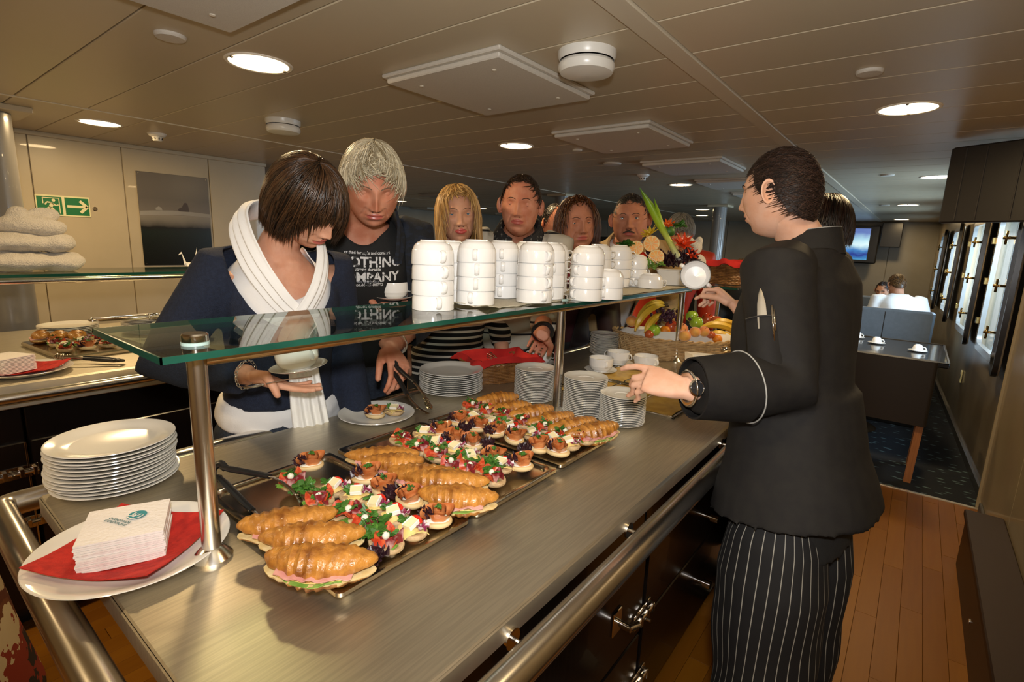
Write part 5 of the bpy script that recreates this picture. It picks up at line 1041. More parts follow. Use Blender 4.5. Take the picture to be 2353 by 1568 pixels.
def head_mesh(p, res=1.0):
    n = int(150*res); m = int(130*res); u = np.linspace(-1, 1, n, endpoint=False); az = PI*(u*.62+.38*u**3*np.sign(1)); el = np.linspace(-PI/2*.999, PI/2*.999, m)
    AZ, EL = np.meshgrid(az, el); x, y, z = head_surface(AZ.ravel(), EL.ravel(), p); v = np.stack([x, y, z], 1); f = []; ix = []
    for j in range(m-1):
        for i in range(n):
            k = (i+1) % n; q = (j*n+i, j*n+k, (j+1)*n+k, (j+1)*n+i); f.append(q)
            c = (v[q[0]]+v[q[2]])/2; lip = c[1] > .06 and abs(c[0]) < .0235*(1-.0) and (abs(c[2]+.0575) < .0105*(1-(abs(c[0])/.025)**2)+.001)
            ix.append(1 if lip else 0)
    return (v, f), ix
def fy(x, z, p):
    lo = max(0, -z/.118); gh = math.sqrt(max(1e-4, 1-(z/.119)**2)) if z > 0 else max(1e-4, 1-lo**3.4)**.5
    s = max(-1, min(1, x/(gh*.0765*p.get('w', 1)*(1-p.get('jaw', .4)*lo**1.35)))); 
    return float(head_surface(np.array([math.asin(s)]), np.array([math.asin(z/.118)]), p)[1][0])
def ear(side):
    def fn(u, v):
        a = u*2*PI; e = 1-.25*math.sin(a)*.0; r = v; rim = .007*math.exp(-((v-.86)/.12)**2)-.004*math.exp(-(v/.5)**2)
        yy = -.002-.017*r*math.cos(a)*(1+.12*math.sin(a)); zz = .033*r*math.sin(a)*(1 if math.sin(a) > 0 else .95)*(1-.15*(math.cos(a) < 0)*0)
        return (side*(.004+rim+.010*v*(.5-.5*math.cos(a))*1.2), yy, zz)
    s = grid(fn, 26, 9); v = A(s[0]); N = len(v); c = v.copy(); c[:, 0] -= side*.0035; c[:, 1:] *= .97
    return np.concatenate([v, c]), s[1]+[tuple(N+i for i in reversed(q)) for q in s[1]]+[((i)*9+8, (i)*9+8+N, (i+1)*9+8+N, (i+1)*9+8) for i in range(25)]
def hair_strands(st, seed=0):
    """strands flow from a crown point down the skull; returns shape and per-vertex tone"""
    R = np.random.RandomState(seed); N = st['n']; K = st.get('k', 9)
    phi = R.uniform(-PI, PI, N); th0 = np.arccos(1-R.rand(N)*(1-math.cos(st.get('th', 1.1)))) if st.get('area', 1) else R.uniform(0, st['th'], N)
    zend = st['zend'](phi)+R.randn(N)*st.get('ragged', .004); a, b, c = st.get('rad', (.080, .103, .124)); puff = st.get('puff', .10)
    L = st.get('len', 9)
    # arc parameter: theta for the cap, then a straight hang
    thmax = np.where(zend > 0, np.arccos(np.clip(zend/c, -1, 1)), PI/2+np.maximum(0, -zend)/c)
    ok = th0 < thmax-.03; phi, th0, thmax = phi[ok], th0[ok], thmax[ok]; N = len(phi)
    th1 = np.minimum(thmax, th0+L/c) if L < 5 else thmax
    t = np.linspace(0, 1, K)[None, :]; th = th0[:, None]+(th1-th0)[:, None]*t
    lift = st.get('base', .012)+puff*R.uniform(.35, 1, (N, 1))*np.sin(np.clip(th, 0, PI/2))*.1*np.minimum(1, (th-th0[:, None])*3+st.get('l0', .3))
    ph = phi[:, None]+R.randn(N, 1)*st.get('wander', .06)*t+st.get('swirl', 0)*t+.03*np.sin(t*6+R.rand(N, 1)*6)*st.get('wave', 1)
    sn = np.sin(np.minimum(th, PI/2)); tuck = 1-st.get('tuck', .0)*np.clip(th-PI/2-.25, 0, 2)
    if st.get('follow', 0): sn = np.where(th > PI/2, np.sin(th)**st['follow'], sn)
    rr = (1+lift)*tuck
    x = a*np.sin(ph)*sn*rr; y = b*np.cos(ph)*sn*rr; z = np.where(th < PI/2, c*np.cos(th)*(1+lift), -(th-PI/2)*c)
    if st.get('tip', 0):
        ca, sa = math.cos(st['tip']), math.sin(st['tip']); y, z = y*ca-z*sa, y*sa+z*ca   # tilt the crown backwards
    p = np.stack([x, y, z], -1)+np.array([0, st.get('dy', -.006), st.get('dz', 0)])
    p += R.randn(N, 1, 3)*st.get('noise', .0012)*t[..., None]
    tg = np.gradient(p, axis=1); tg /= np.linalg.norm(tg, axis=2)[..., None]+1e-9; nr = p/np.linalg.norm(p, axis=2)[..., None]; sd = np.cross(tg, nr); sd /= np.linalg.norm(sd, axis=2)[..., None]+1e-9
    w = st.get('w', .0022)*R.uniform(.6, 1.3, (N, 1))*np.interp(np.linspace(0, 1, K), [0, .15, .75, 1], [.5, 1, .85, .08])[None, :]
    rings = [p+sd*w[..., None], p+nr*w[..., None]*.55, p-sd*w[..., None]]
    v = np.stack(rings, 2).reshape(-1, 3); f = []
    i = np.arange(N)[:, None]*K*3+np.arange(K-1)[None, :]*3
    for q in range(3):
        r = (q+1) % 3; f.append(np.stack([i+q, i+r, i+3+r, i+3+q], -1).reshape(-1, 4))
    tone = np.repeat(np.clip(R.rand(N)*.8+.1*R.randn(N)+st.get('streak', 0)*np.sin(phi*9), 0, 1), K*3)
    return (v, np.concatenate(f).tolist()), tone
def hair_cap(st):
    a, b, c = st.get('rad', (.080, .103, .124)); n, m = 60, 26; v = []; 
    az = np.linspace(-PI, PI, n, endpoint=False); ze = st['zend'](az); ext = st.get('cap', .008)
    for j in range(m):
        t = j/(m-1)
        thm = np.where(ze > 0, np.arccos(np.clip((ze+ext)/c, -1, 1)), PI/2+np.maximum(0, -(ze+ext))/c); th = thm*t
        sn = np.sin(np.minimum(th, PI/2))
        if st.get('follow', 0): sn = np.where(th > PI/2, np.sin(th)**st['follow'], sn)
        tuck = 1-st.get('tuck', .0)*np.clip(th-PI/2-.25, 0, 2); lf = (1+st.get('base', .012)*.5+st.get('puff', .1)*.03*sn)*tuck
        x = a*np.sin(az)*sn*lf; y = b*np.cos(az)*sn*lf; z = np.where(th < PI/2, c*np.cos(th)*1.005, -(th-PI/2)*c)
        if st.get('tip', 0):
            ca, sa = math.cos(st['tip']), math.sin(st['tip']); y, z = y*ca-z*sa, y*sa+z*ca
        v.append(np.stack([x, y+st.get('dy', -.006), z+st.get('dz', 0)], 1))
    return loft(v, False)
def azf(pts): # piecewise profile over |azimuth|
    xs, ys_ = zip(*pts); return lambda a: np.interp(np.abs(a), xs, ys_)
def frame(fwd, up=(0, 0, 1)):
    f = Vector(fwd).normalized(); s = f.cross(Vector(up)).normalized(); u = s.cross(f)
    m = Matrix.Identity(4)
    for i in range(3): m[i][0] = s[i]; m[i][1] = f[i]; m[i][2] = u[i]
    return m
def oval(c, s, f, a, b, n=28, p=2.3, up=None):
    t = np.linspace(0, 2*PI, n, endpoint=False); cc, ss = np.cos(t), np.sin(t); q = (np.abs(cc)**p+np.abs(ss)**p)**(-1/p)
    return np.array(c)+np.outer(cc*q*a, np.array(s))+np.outer(ss*q*b, np.array(f))
def hand_parts(W, d, n, s, curl=(.3, .35, .4, .45), thumb=(.6, .5), spread=.08, left=False):
    """W wrist, d toward knuckles, n out of the back of the hand; all in world units, s scale"""
    W = Vector(W); d = Vector(d).normalized(); n = Vector(n); n = (n-d*n.dot(d)).normalized(); k = d.cross(n)*(1 if not left else -1) # k: toward the little finger
    out = []
    def pt(a, b, c): return np.array(W+(d*a+k*b+n*c)*s)
    rings = []
    for a, wd, th, cc in ((-.03, .024, .019, 0), (-.005, .025, .017, 0), (.02, .034, .017, 0), (.05, .041, .016, 0), (.075, .042, .014, 0), (.092, .038, .011, -.001)):
        rings.append(oval(pt(a, .002, cc), k, n, wd*s, th*s, 18, 2.6))
    out.append(loft(rings))
    for i in range(4):
        b = (-.030, -.0095, .011, .030)[i]; Ls = (.044, .049, .046, .036)[i]; r = (.0090, .0093, .0088, .0078)[i]
        p = np.array(pt(.080-.006*(i == 3), b, 0)); dd = (d+k*spread*(b/.03)).normalized(); c = curl[i]; pts = [pt(.05, b*.9, 0), p]; rr = [r, r*1.05]
        for j, q in enumerate((1, .62, .48)):
            dd = (Matrix.Rotation(-c*(.8 if j == 0 else 1.1 if j == 1 else .7), 4, n.cross(dd).normalized()*(-1)) @ dd) if c else dd
            p = p+np.array(dd)*Ls*q*s; pts += [p]; rr += [r*(.97-.1*j)]
        out.append(tube(pts, [x*s for x in rr], 10)); out.append(ell(pts[-1], rr[-1]*s*.98, n=10, m=8))
        for q in pts[2:-1]: out.append(ell(q, r*s*1.0, n=10, m=8))
    ta, tb = thumb; base = pt(.018, -.022, -.006); d1 = (d*.75-k*ta-n*.25).normalized(); d2 = (d*1.0-k*ta*.45-n*tb).normalized(); d3 = (d*1.0-k*ta*.15-n*tb*1.3).normalized()
    q1 = base+np.array(d1)*.040*s; q2 = q1+np.array(d2)*.032*s; q3 = q2+np.array(d3)*.026*s
    out.append(tube([base, q1, q2, q3], [.0150*s, .0125*s, .0108*s, .0092*s], 12)); out += [ell(q, r*s, n=10, m=8) for q, r in ((q1, .0125), (q2, .0110), (q3, .0094))]
    return out
def ik(S, W, l1, l2, pole):
    S, W = Vector(S), Vector(W); d = W-S; L = min(d.length, (l1+l2)*.999); dn = d.normalized(); a = (l1*l1-l2*l2+L*L)/(2*L); h = math.sqrt(max(0, l1*l1-a*a)); pl = Vector(pole); pl = (pl-dn*pl.dot(dn)).normalized()
    return S+dn*a+pl*h, S+dn*L
def toc(p): d = Vector((0, 0, CH))-Vector(p); d.z = 0; return d.normalized()
def facing(p, yaw, pitch=0):
    t = toc(p); r = Vector((0, 0, 1)).cross(t)  # image right as seen by the viewer
    r = -r if r.dot(Vector(RW[:, 0])) < 0 else r
    f = t*math.cos(yaw)+r*math.sin(yaw); return (f*math.cos(pitch)+Vector((0, 0, -math.sin(pitch)))).normalized(), f.normalized()
def person(label, head, hips, byaw, hyaw, pitch, skin='fair', s=1.13, roll=0, headp={}, hair=None, hairm=None, arms={}, top=None, bottom=None, shoes=True, sex='m', lids=.35, brow=None, iris=None, neckdrop=None, lips=None, res=1.0, seat=False, width=1.0, legs=True, hvox=None, beard=None, shz=None, hs=1.0, chestd=1.0, lean_chest=None):
    H = Vector(head); Hp = Vector((hips[0], hips[1], FLOOR+(.93 if not seat else .52)*s if len(hips) < 3 else hips[2]))
    root = thing('person', label, 'person', T(Hp.x, Hp.y, FLOOR)); O = np.array([Hp.x, Hp.y, FLOOR]); sk = SKIN[skin]
    def loc(sh): return A(sh[0])-O, sh[1]
    _, bf = facing(H, byaw); hf, _ = facing(H, hyaw, pitch); hm = frame(hf) @ rot('Y', roll); hup = Vector([hm[i][2] for i in range(3)])
    ri = Vector(RW[:, 0]); NB = H-hup*.08*s-Vector((0, 0, 1))*.035*s-Vector([hm[i][1] for i in range(3)])*.035*s if neckdrop is None else H+ri*neckdrop[0]-Vector((0, 0, 1))*neckdrop[1]-toc(H)*neckdrop[2]
    side = bf.cross(Vector((0, 0, 1))).normalized()   # the person's own right is +side
    up = (NB-Hp).normalized(); fr_ = side.cross(up)*(-1); fr_ = bf if fr_.dot(bf) < 0 and False else (bf-up*bf.dot(up)).normalized()
    wS = (.185 if sex == 'm' else .165)*s*width; hW = (.165 if sex == 'm' else .175)*s*width; ch = (.115 if sex == 'm' else .118)*s*chestd; wa = (.15 if sex == 'm' else .135)*s*width
    SH = [NB-up*.075*s+side*wS*.94*q for q in (1, -1)]
    TL = (NB-Hp).length
    def ax(t, off=0): return Hp+(NB-Hp)*t+fr_*off
    def torso(e=0, t0=-.12, t1=.93, n=34):
        prof = [(-.12, hW*.92, .105*s, -.01), (0, hW, .115*s, -.008), (.12, hW*.97, .110*s, 0), (.30, wa, .100*s*chestd, .005), (.45, wa*1.02, .105*s*chestd, .008), (.62, wa*1.10, ch, .014 if sex == 'm' else .028), (.72, wS*.90, ch*1.0, .012 if sex == 'm' else .026), (.82, wS*.93, ch*.88, .003), (.89, wS*.72, ch*.66, -.006), (.95, wS*.44, ch*.54, -.010), (1.0, .066*s, .062*s, -.008)]
        rings = []
        for t in np.linspace(t0, t1, 18):
            a = np.interp(t, [q[0] for q in prof], [q[1] for q in prof]); b = np.interp(t, [q[0] for q in prof], [q[2] for q in prof]); o = np.interp(t, [q[0] for q in prof], [q[3] for q in prof])
            rings.append(oval(ax(t, o*s), side, fr_, a+e, b+e, 30, 2.35))
        return loft(rings)
    neck = tube([ax(.93), ax(1.0), H-hup*.06*s-Vector([hm[i][1] for i in range(3)])*.022*s, H-hup*.02*s-Vector([hm[i][1] for i in range(3)])*.02*s], [.075*s, .060*s*(1 if sex == 'm' else .88), .056*s*(1 if sex == 'm' else .85), .052*s*(1 if sex == 'm' else .85)], 20)
    # arms
    armp = {}
    for q, key in ((0, 'R'), (1, 'L')):
        sp = arms.get(key); S = SH[q]; sd = side*(1 if q == 0 else -1)
        if sp is None: W = S+Vector((0, 0, -1))*.50*s+sd*.06*s+bf*.05*s; pole = -bf+sd*.3; hd, hn = Vector((0, 0, -1)), sd; cu = (.5,)*4; th = (.5, .5)
        else: W = Vector(sp['W']); pole = Vector(sp.get('pole', tuple(Vector((0, 0, -1))+sd*.5-bf*.3))); hd = Vector(sp['d']); hn = Vector(sp['n']); cu = sp.get('curl', (.4,)*4); th = sp.get('thumb', (.6, .5))
        E_, W_ = ik(S, W, .295*s, .265*s, pole); armp[key] = (S, E_, W_, hd, hn, cu, th)
    legp = []
    for q in (1, -1):
        hp = Hp+side*q*.088*s-Vector((0, 0, .03*s))
        if seat: kn = hp+bf*.42*s; an = kn+Vector((0, 0, -1))*(kn.z-FLOOR-.09*s)
        else: kn = Vector((hp.x, hp.y, FLOOR+.50*s))+bf*.02*s+side*q*.01*s; an = Vector((hp.x, hp.y, FLOOR+.09*s))+side*q*.02*s-bf*.02*s
        legp.append((hp, kn, an))
    base = [torso(-.012*s), neck]
    for key, (S, E_, W_, *_r) in armp.items(): base.append(tube([S-up*.0, S*.5+E_*.5, E_, E_*.55+W_*.45, W_], [.054*s, .046*s, .040*s, .038*s, .0265*s], 16))
    for hp, kn, an in legp: base.append(tube([hp, hp*.5+kn*.5, kn, kn*.6+an*.4, an], [.085*s, .072*s, .052*s, .050*s, .036*s], 14)); base.append(ell(an+bf*.05*s-Vector((0, 0, .045*s)), .045*s, .045*s, .035*s, 12, 8))
    body = remesh(join(*base), .014*s, 5)
    pieces = [loc(body)]; bi = [0]*len(body[1])
    for key, (S, E_, W_, hd, hn, cu, th) in armp.items():
        if key in arms or hvox:
            hnds = remesh(join(*hand_parts(W_, hd, hn, s*hs, cu, th, left=(key == 'L')), tube([E_*.5+W_*.5, W_*.9+E_*.1, W_], [.036*s, .028*s, .026*s], 14)), (hvox or .0042)*s, 2)
            pieces.append(loc(hnds)); bi += [0]*len(hnds[1])
    hmt = Matrix.Translation(H) @ hm @ Matrix.Scale(s, 4)
    (hv, hf_), ix = head_mesh(headp, res); pieces.append(loc(xf((hv, hf_), hmt))); bi += ix
    for sd in (-1, 1):
        e = xf(ear(sd), Matrix.Translation((sd*.0735*headp.get('w', 1), -.004, -.002)) @ rot('Z', -sd*.35)); pieces.append(loc(xf(e, hmt))); bi += [0]*len(e[1])
        yc = fy(.031, .010, headp)-.0092
        for (lo_, hi_) in ((PI/2*(1-2*lids)*.55+.0, PI/2), (-PI/2, -.62)):
            if hi_ < 0: lo_, hi_ = hi_, lo_; 
            lo2, hi2 = min(lo_, hi_), max(lo_, hi_)
            def lid(u, v): a = (u-.5)*2.6; b = lo2+(hi2-lo2)*v; return (sd*.031+.0131*math.sin(a)*math.cos(b), yc+.0131*math.cos(a)*math.cos(b), .010+.0131*math.sin(b))
            g = grid(lid, 14, 8); pieces.append(loc(xf(g, hmt))); bi += [0]*len(g[1])
            if hi_ > .7 or lo_ > -.5:
                el_ = lo2; obj('eyelashes', loc(xf(tube([(sd*.031+.0134*math.sin(a)*math.cos(el_*(1-.35*abs(a))), yc+.0137*math.cos(a)*math.cos(el_), .010+.0134*math.sin(el_*(1-.25*abs(a)))) for a in np.linspace(-1.05, 1.05, 9)], [.0003, .0007, .0009, .0010, .0010, .0010, .0009, .0007, .0003], 6), hmt)), LASH, root)
    b_ = obj('body', join(*pieces), [sk, lips or LIPS], root, idx=bi, fix=False)
    for sd in (-1, 1):
        obj('nostril', loc(xf(ell((sd*.0085, fy(.0085, -.0375, headp)-.0005, -.0385), .0030, .0030, .0018, 8, 6), hmt)), NOST, root)
        yc = fy(.031, .010, headp)-.0092; sph = ell((0, 0, 0), .0123, n=20, m=14); m_ = Matrix.Translation((sd*.031, yc, .010)) @ rot('X', PI/2+ (-.35 if lids > .5 else -.12))
        es = xf(sph, hmt @ m_); mi = [1 if np.mean([sph[0][i][2] for i in f]) < -.0108 else 0 for f in sph[1]]
        obj('eye', loc(es), [EYEW, iris or IRIS], root, idx=mi)
        if hairm:
            pts = [(sd*x, fy(x, z, headp)+.0012, z) for x, z in ((.012, .027), (.022, .0315), (.034, .0325), (.046, .027))]
            obj('eyebrow', loc(xf(tube(spline(pts, 4), np.interp(range(13), [0, 3, 9, 12], [.0014, .0026, .0024, .0008]), 8, flat=.5), hmt)), brow or hairm, root)
    if hair:
        for i, st in enumerate(hair):
            cp = hair_cap(st) if not st.get('nocap') else None; (sv, sf), tone = hair_strands(st, 5+i*3+len(label))
            parts_ = [(sv, sf)]; tn = [tone]
            if cp: parts_.append(cp); tn.append(np.full(len(cp[0]), .15))
            hs_ = loc(xf(join(*parts_), hmt)); ho = obj('hair', hs_, st.get('mat', hairm), root, fix=False, auto=0); at = ho.data.attributes.new('tone', 'FLOAT', 'POINT'); at.data.foreach_set('value', np.concatenate(tn).astype(np.float32))
    if beard:
        R2 = np.random.RandomState(3); bs = []
        for k in range(260):
            x = R2.uniform(-.024, .024); z = -.0455+.006*(1-abs(x)/.024)*R2.rand()-abs(x)*.25; y = fy(x, z, headp)+.0005; bs.append(tube([(x, y, z), (x*1.15, y+.004, z-.006)], [.0009, .0003], 3))
        obj('moustache', loc(xf(join(*bs), hmt)), beard, root, fix=False)
    ctx = dict(root=root, loc=loc, side=side, fr=fr_, up=up, ax=ax, torso=torso, SH=SH, arm=armp, legs=legp, NB=NB, Hp=Hp, TL=TL, bf=bf, s=s, H=H, hm=hm, hmt=hmt, O=O)
    def coords(v): # garment coordinates of world points: side, front, height below the neck base
        r = A(v)-np.array(NB); return r@np.array(side), r@np.array(fr_), r@np.array(up)
    ctx['coords'] = coords; return ctx
def garment(c, name, shapes, m, vox=.010, cut=None, wr=.004, k=26, smooth=3, seed=1, thick=.003, idxf=None, label=None, foldx=1):
    s = remesh(join(*shapes), vox*c['s'], smooth); v = A(s[0]); f = s[1]
    me0 = mesh('t', (v, f), []); n = np.empty(len(v)*3); me0.vertices.foreach_get('normal', n) if False else None
    nn = np.array([tuple(x.normal) for x in me0.vertices]); bpy.data.meshes.remove(me0)
    S, F, U = c['coords'](v); q = np.stack([S*1.0, F*1.0, U*.55*foldx], 1)
    amp = wr*(.5*wn(q, k, seed)+.5*np.abs(wn(q, k*.6, seed+5))-.25); v = v+nn*amp[:, None]
    if cut is not None:
        fc = np.array([v[list(x)].mean(0) for x in f]); S, F, U = c['coords'](fc); keep = ~cut(S/c['s'], F/c['s'], U/c['s']); f = [x for x, kk in zip(f, keep) if kk]
        used = np.unique(np.concatenate([np.array(x) for x in f])); mp_ = -np.ones(len(v), int); mp_[used] = np.arange(len(used)); v = v[used]; f = [tuple(mp_[list(x)]) for x in f]
        bc_ = {}
        for x in f:
            for i_ in range(len(x)):
                e_ = (x[i_], x[(i_+1) % len(x)]); kk_ = (min(e_), max(e_)); bc_[kk_] = bc_.get(kk_, 0)+1
        be = np.array([e_ for e_, n_ in bc_.items() if n_ == 1])
        if len(be):
            for _ in range(14):
                acc = np.zeros_like(v); cn = np.zeros(len(v)); np.add.at(acc, be[:, 0], v[be[:, 1]]); np.add.at(acc, be[:, 1], v[be[:, 0]]); np.add.at(cn, be[:, 0], 1); np.add.at(cn, be[:, 1], 1)
                b_ = cn > 0; v[b_] = .5*v[b_]+.5*acc[b_]/cn[b_][:, None]
    ix = None
    if idxf is not None: fc = np.array([v[list(x)].mean(0) for x in f]); S, F, U = c['coords'](fc); ix = idxf(S/c['s'], F/c['s'], U/c['s'], fc)
    o = obj(name, c['loc']((v, f)), m, c['root'], fix=False, idx=ix)
    if label: o['label'] = label
    md = o.modifiers.new('thickness', 'SOLIDIFY'); md.thickness = thick*c['s']; md.offset = -1
    return o, (v, f)
def sleeve(c, key, e=.014, end=.92, cuff=.010, start=0):
    S, E_, W_ = c['arm'][key][:3]; s = c['s']; p = lambda a, b, t: a*(1-t)+b*t; en = p(E_, W_, end)
    sd = c['side']*(1 if key == 'R' else -1); S0 = S-sd*.05*s
    return tube([S0, S, p(S, E_, .35), p(S, E_, .75), E_, p(E_, W_, .3), p(E_, W_, min(.65, end*.8)), en], [(.050+e)*s, (.056+e)*s, (.050+e)*s, (.045+e)*s, (.045+e)*s, (.042+e)*s, (.037+e)*s, (.028+cuff)*s], 20)
def trousers(c, m, e=.012, name='trousers', flare=0, wr=.006, k=20, vox=.012, foldx=.35):
    s = c['s']; sh = [loft([oval(c['ax'](t), c['side'], c['fr'], a*s, b*s, 26, 2.4) for t, a, b in ((-.12, .170+e, .125+e), (0, .170+e, .125+e), (.14, .155+e, .115+e))])]
    for hp, kn, an in c['legs']: sh.append(tube([hp+Vector((0, 0, .05*s)), hp*.5+kn*.5, kn, kn*.5+an*.5, an-Vector((0, 0, .03*s))], [(.092+e)*s, (.078+e+flare*.3)*s, (.062+e+flare*.5)*s, (.058+e+flare*.8)*s, (.052+e+flare)*s], 22))
    return garment(c, name, sh, m, vox, None, wr, k, 4, 9, foldx=foldx)
def shoes(c, m):
    for hp, kn, an in c['legs']:
        s = c['s']; b = an+c['bf']*.045*s; z0 = FLOOR+.002; rg = []
        for t, w, h in ((-.085, .028, .05), (-.06, .040, .085), (0, .044, .08), (.06, .05, .06), (.12, .048, .045), (.16, .030, .03)):
            o = oval(Vector((an.x, an.y, z0))+c['bf']*t*s+Vector((0, 0, h*.5*s)), c['side'], (0, 0, 1), w*s, h*.5*s, 18, 3); rg.append(o)
        obj('shoe', c['loc'](loft(rg)), m, c['root'])
def wrist_loop(c, key, name, m, r=.031, w=.006, at=.93, chain=False, parts=True):
    S, E_, W_ = c['arm'][key][:3]; d = (W_-E_).normalized(); ce = E_*(1-at)+W_*at; a = d.cross(Vector((0, 0, 1))).normalized(); b = d.cross(a); s = c['s']
    if chain:
        lk = []
        for k in range(22):
            t = 2*PI*k/22; p = ce+(a*math.cos(t)+b*math.sin(t))*r*s; tt = (-a*math.sin(t)+b*math.cos(t)); rd = (a*math.cos(t)+b*math.sin(t)); nn = d if k % 2 else rd
            lk.append(tube([p+(tt*.0065*math.cos(q)+nn*.0038*math.sin(q))*s for q in np.linspace(0, 2*PI, 10, endpoint=False)], .0011*s, 5, closed=True))
        return obj(name, c['loc'](join(*lk)), m, c['root'], fix=False), ce, a, b, d
    pts = [ce+(a*math.cos(t)+b*math.sin(t))*r*s for t in np.linspace(0, 2*PI, 28, endpoint=False)]
    return obj(name, c['loc'](tube(pts, w*s, 8, closed=True, flat=.35, up=d)), m, c['root'], fix=False), ce, a, b, d
NAVY = mat('navy_knit', (.007, .012, .030), .9, col2=(.010, .017, .040), scale=120, bump=.5, bscale=350); WHT = mat('white_cotton', (.74, .73, .72), .85, bump=.08, bscale=200)
SCARF = mat('white_scarf', (.80, .79, .77), .9, bump=.12, bscale=180); JEAN = mat('dark_jeans', (.012, .018, .032), .8, col2=(.02, .03, .05), scale=120, bump=.2, bscale=300); BLK = mat('black_cloth', (.008, .008, .008), .85, bump=.1, bscale=200)
SHOE = mat('black_leather_shoe', (.01, .009, .008), .3); SILV = mat('silver', (.75, .73, .7), .15, 1)
LASH = mat('lash_dark', (.03, .015, .010), .7); NOST = mat('nostril_dark', (.07, .02, .012), .8)
rev = lambda u, v, dep: D(u, v, dep)
# ---------- 1 woman with dark bob, navy cardigan, white scarf
hd = D(706, 470, 1.56)
sv = D(688, 846, 1.50); wr_ = D(572, 862, 1.49)
bob = dict(n=4200, th=.9, area=1, zend=azf([(0, .030), (.55, .018), (.85, -.03), (1.15, -.085), (2.2, -.105), (PI, -.112)]), puff=1.5, base=.04, k=11, w=.0024, wander=.16, swirl=.22, ragged=.007, tuck=.16, rad=(.081, .104, .124), cap=.012, l0=.6, noise=.002, streak=.1)
HB = hair_mat('dark_brown_hair', '110a06', '553820')
w = person('woman with dark brown bob and white scarf holding a cup on a saucer', hd, (-1.74, .90), .28, .80, .66, 'fair', 1.12, .22, dict(w=.94, jaw=.46, nose=.9), [bob], HB, dict(R=dict(W=wr_, d=sv-wr_+Vector((0, 0, -.07)), n=(.1, -.25, -1), curl=(.12, .15, .2, .25), thumb=(.5, -.75), pole=(-.5, -.6, -.8))), sex='f', lids=.85, hvox=.0042, neckdrop=(-.095, .115, .07), chestd=1.0, width=.95)
def ncut(wd, dp, fo=.0, sh=.085): # scoop neckline: width, depth
    return lambda S, F, U: ((np.abs(S) < wd*np.clip(1-((-U)/dp)**2.2, 0, 1)**.5) & (F > fo) & (U > -dp)) | ((U > -.035) & (np.abs(S) < sh)) 
garment(w, 'tank_top', [w['torso'](.004*1.1, .04, .985)], WHT, .010, lambda S, F, U: ncut(.098, .135, 0, .07)(S, F, U) , .005, 24, seed=4)
garment(w, 'cardigan', [w['torso'](.018, .20, .985), sleeve(w, 'R', .018, .93, .026), sleeve(w, 'L', .016, .95, .02)], NAVY, .009, lambda S, F, U: ncut(.146, .20, 0, .115)(S, F, U), .006, 20, seed=6, thick=.004)
garment(w, 'hem_roll', [loft([oval(w['ax'](t), w['side'], w['fr'], (.182+x)*1.12, (.125+x)*1.12, 30, 2.4) for t, x in ((.07, .0), (.11, .004), (.17, .0), (.22, -.016))])], WHT, .010, None, .007, 30, seed=2, foldx=3)
trousers(w, JEAN, .010); shoes(w, SHOE)
ob, ce, *_r = wrist_loop(w, 'R', 'bracelet', SILV, .036, at=.97, chain=True)
def cloth_band(c, pts, width, m, name, folds=5, amp=.012, nrm=None, n=12, thick=.006, ws=None):
    p = spline(pts, n); K = len(p); t = np.gradient(p, axis=0); t /= np.linalg.norm(t, axis=1)[:, None]; N = len(p); W_ = np.interp(np.linspace(0, 1, K), np.linspace(0, 1, len(ws)), ws) if ws else np.full(K, width)
    rings = []; M_ = 44
    for k in range(K):
        nr = np.array(nrm(p[k])) if callable(nrm) else np.array(nrm); nr = nr-t[k]*(nr@t[k]); nr /= np.linalg.norm(nr); sd = np.cross(t[k], nr); q = np.linspace(-1, 1, M_)
        h = amp*(.5+.5*np.sin(q*folds*PI/2+k*.05))*np.sqrt(np.maximum(0, 1-q**4))+thick*1.5*np.sqrt(np.maximum(0, 1-q**2)); h2 = -thick*np.sqrt(np.maximum(0, 1-q**2))
        rings.append(np.concatenate([p[k]+np.outer(q*W_[k], sd)+np.outer(h, nr), (p[k]+np.outer(q*W_[k], sd)+np.outer(h2, nr))[::-1]]))
    return loft(rings)
NBw = w['NB']; sdw, fw, uw = w['side'], w['fr'], w['up']
def wp(a, b, c): return NBw+sdw*a+fw*b+uw*c
lp = cloth_band(w, [wp(-.055, -.01, .075), wp(.035, -.085, .085), wp(.105, -.02, .06), wp(.10, .09, -.03), wp(.045, .155, -.13), wp(-.03, .175, -.22), wp(-.035, .17, -.30)], .05, SCARF, 's', 7, .013, lambda p: Vector(p)-NBw+uw*.12*0, ws=[.040, .05, .055, .055, .046, .036, .03])
l2 = cloth_band(w, [wp(.03, -.085, .07), wp(-.075, -.03, .07), wp(-.105, .07, .0), wp(-.075, .145, -.10), wp(.0, .185, -.21), wp(.02, .175, -.27)], .05, SCARF, 's', 6, .012, lambda p: Vector(p)-NBw, ws=[.045, .05, .052, .048, .040, .03])
kn = ell(wp(-.012, .185, -.245), .05, .038, .055, 24, 16)
tl = cloth_band(w, [wp(-.02, .185, -.26), wp(-.025, .185, -.36), wp(-.035, .20, -.48), wp(-.05, .205, -.60), wp(-.06, .20, -.70)], .05, SCARF, 's', 8, .012, lambda p: fw, ws=[.03, .045, .055, .06, .075])
obj('scarf', w['loc'](join(lp, l2, kn)), SCARF, w['root'], fix=True); obj('scarf_tail', w['loc'](tl), SCARF, w['root'])
for a, b in (((.12, .07, -.02), (.03, .135, -.12)), ((-.12, .07, -.03), (-.09, .125, -.10))): obj('strap', w['loc'](tube([wp(*a), (wp(*a)+wp(*b))/2+fw*.012, wp(*b)], .0055, 8, flat=.4)), WHT, w['root'])
sm_ = frame((.9, .4, .0)) ; S_M = Matrix.Translation(D(688, 850, 1.50)) @ rot('Y', -.06) @ rot('X', .10)
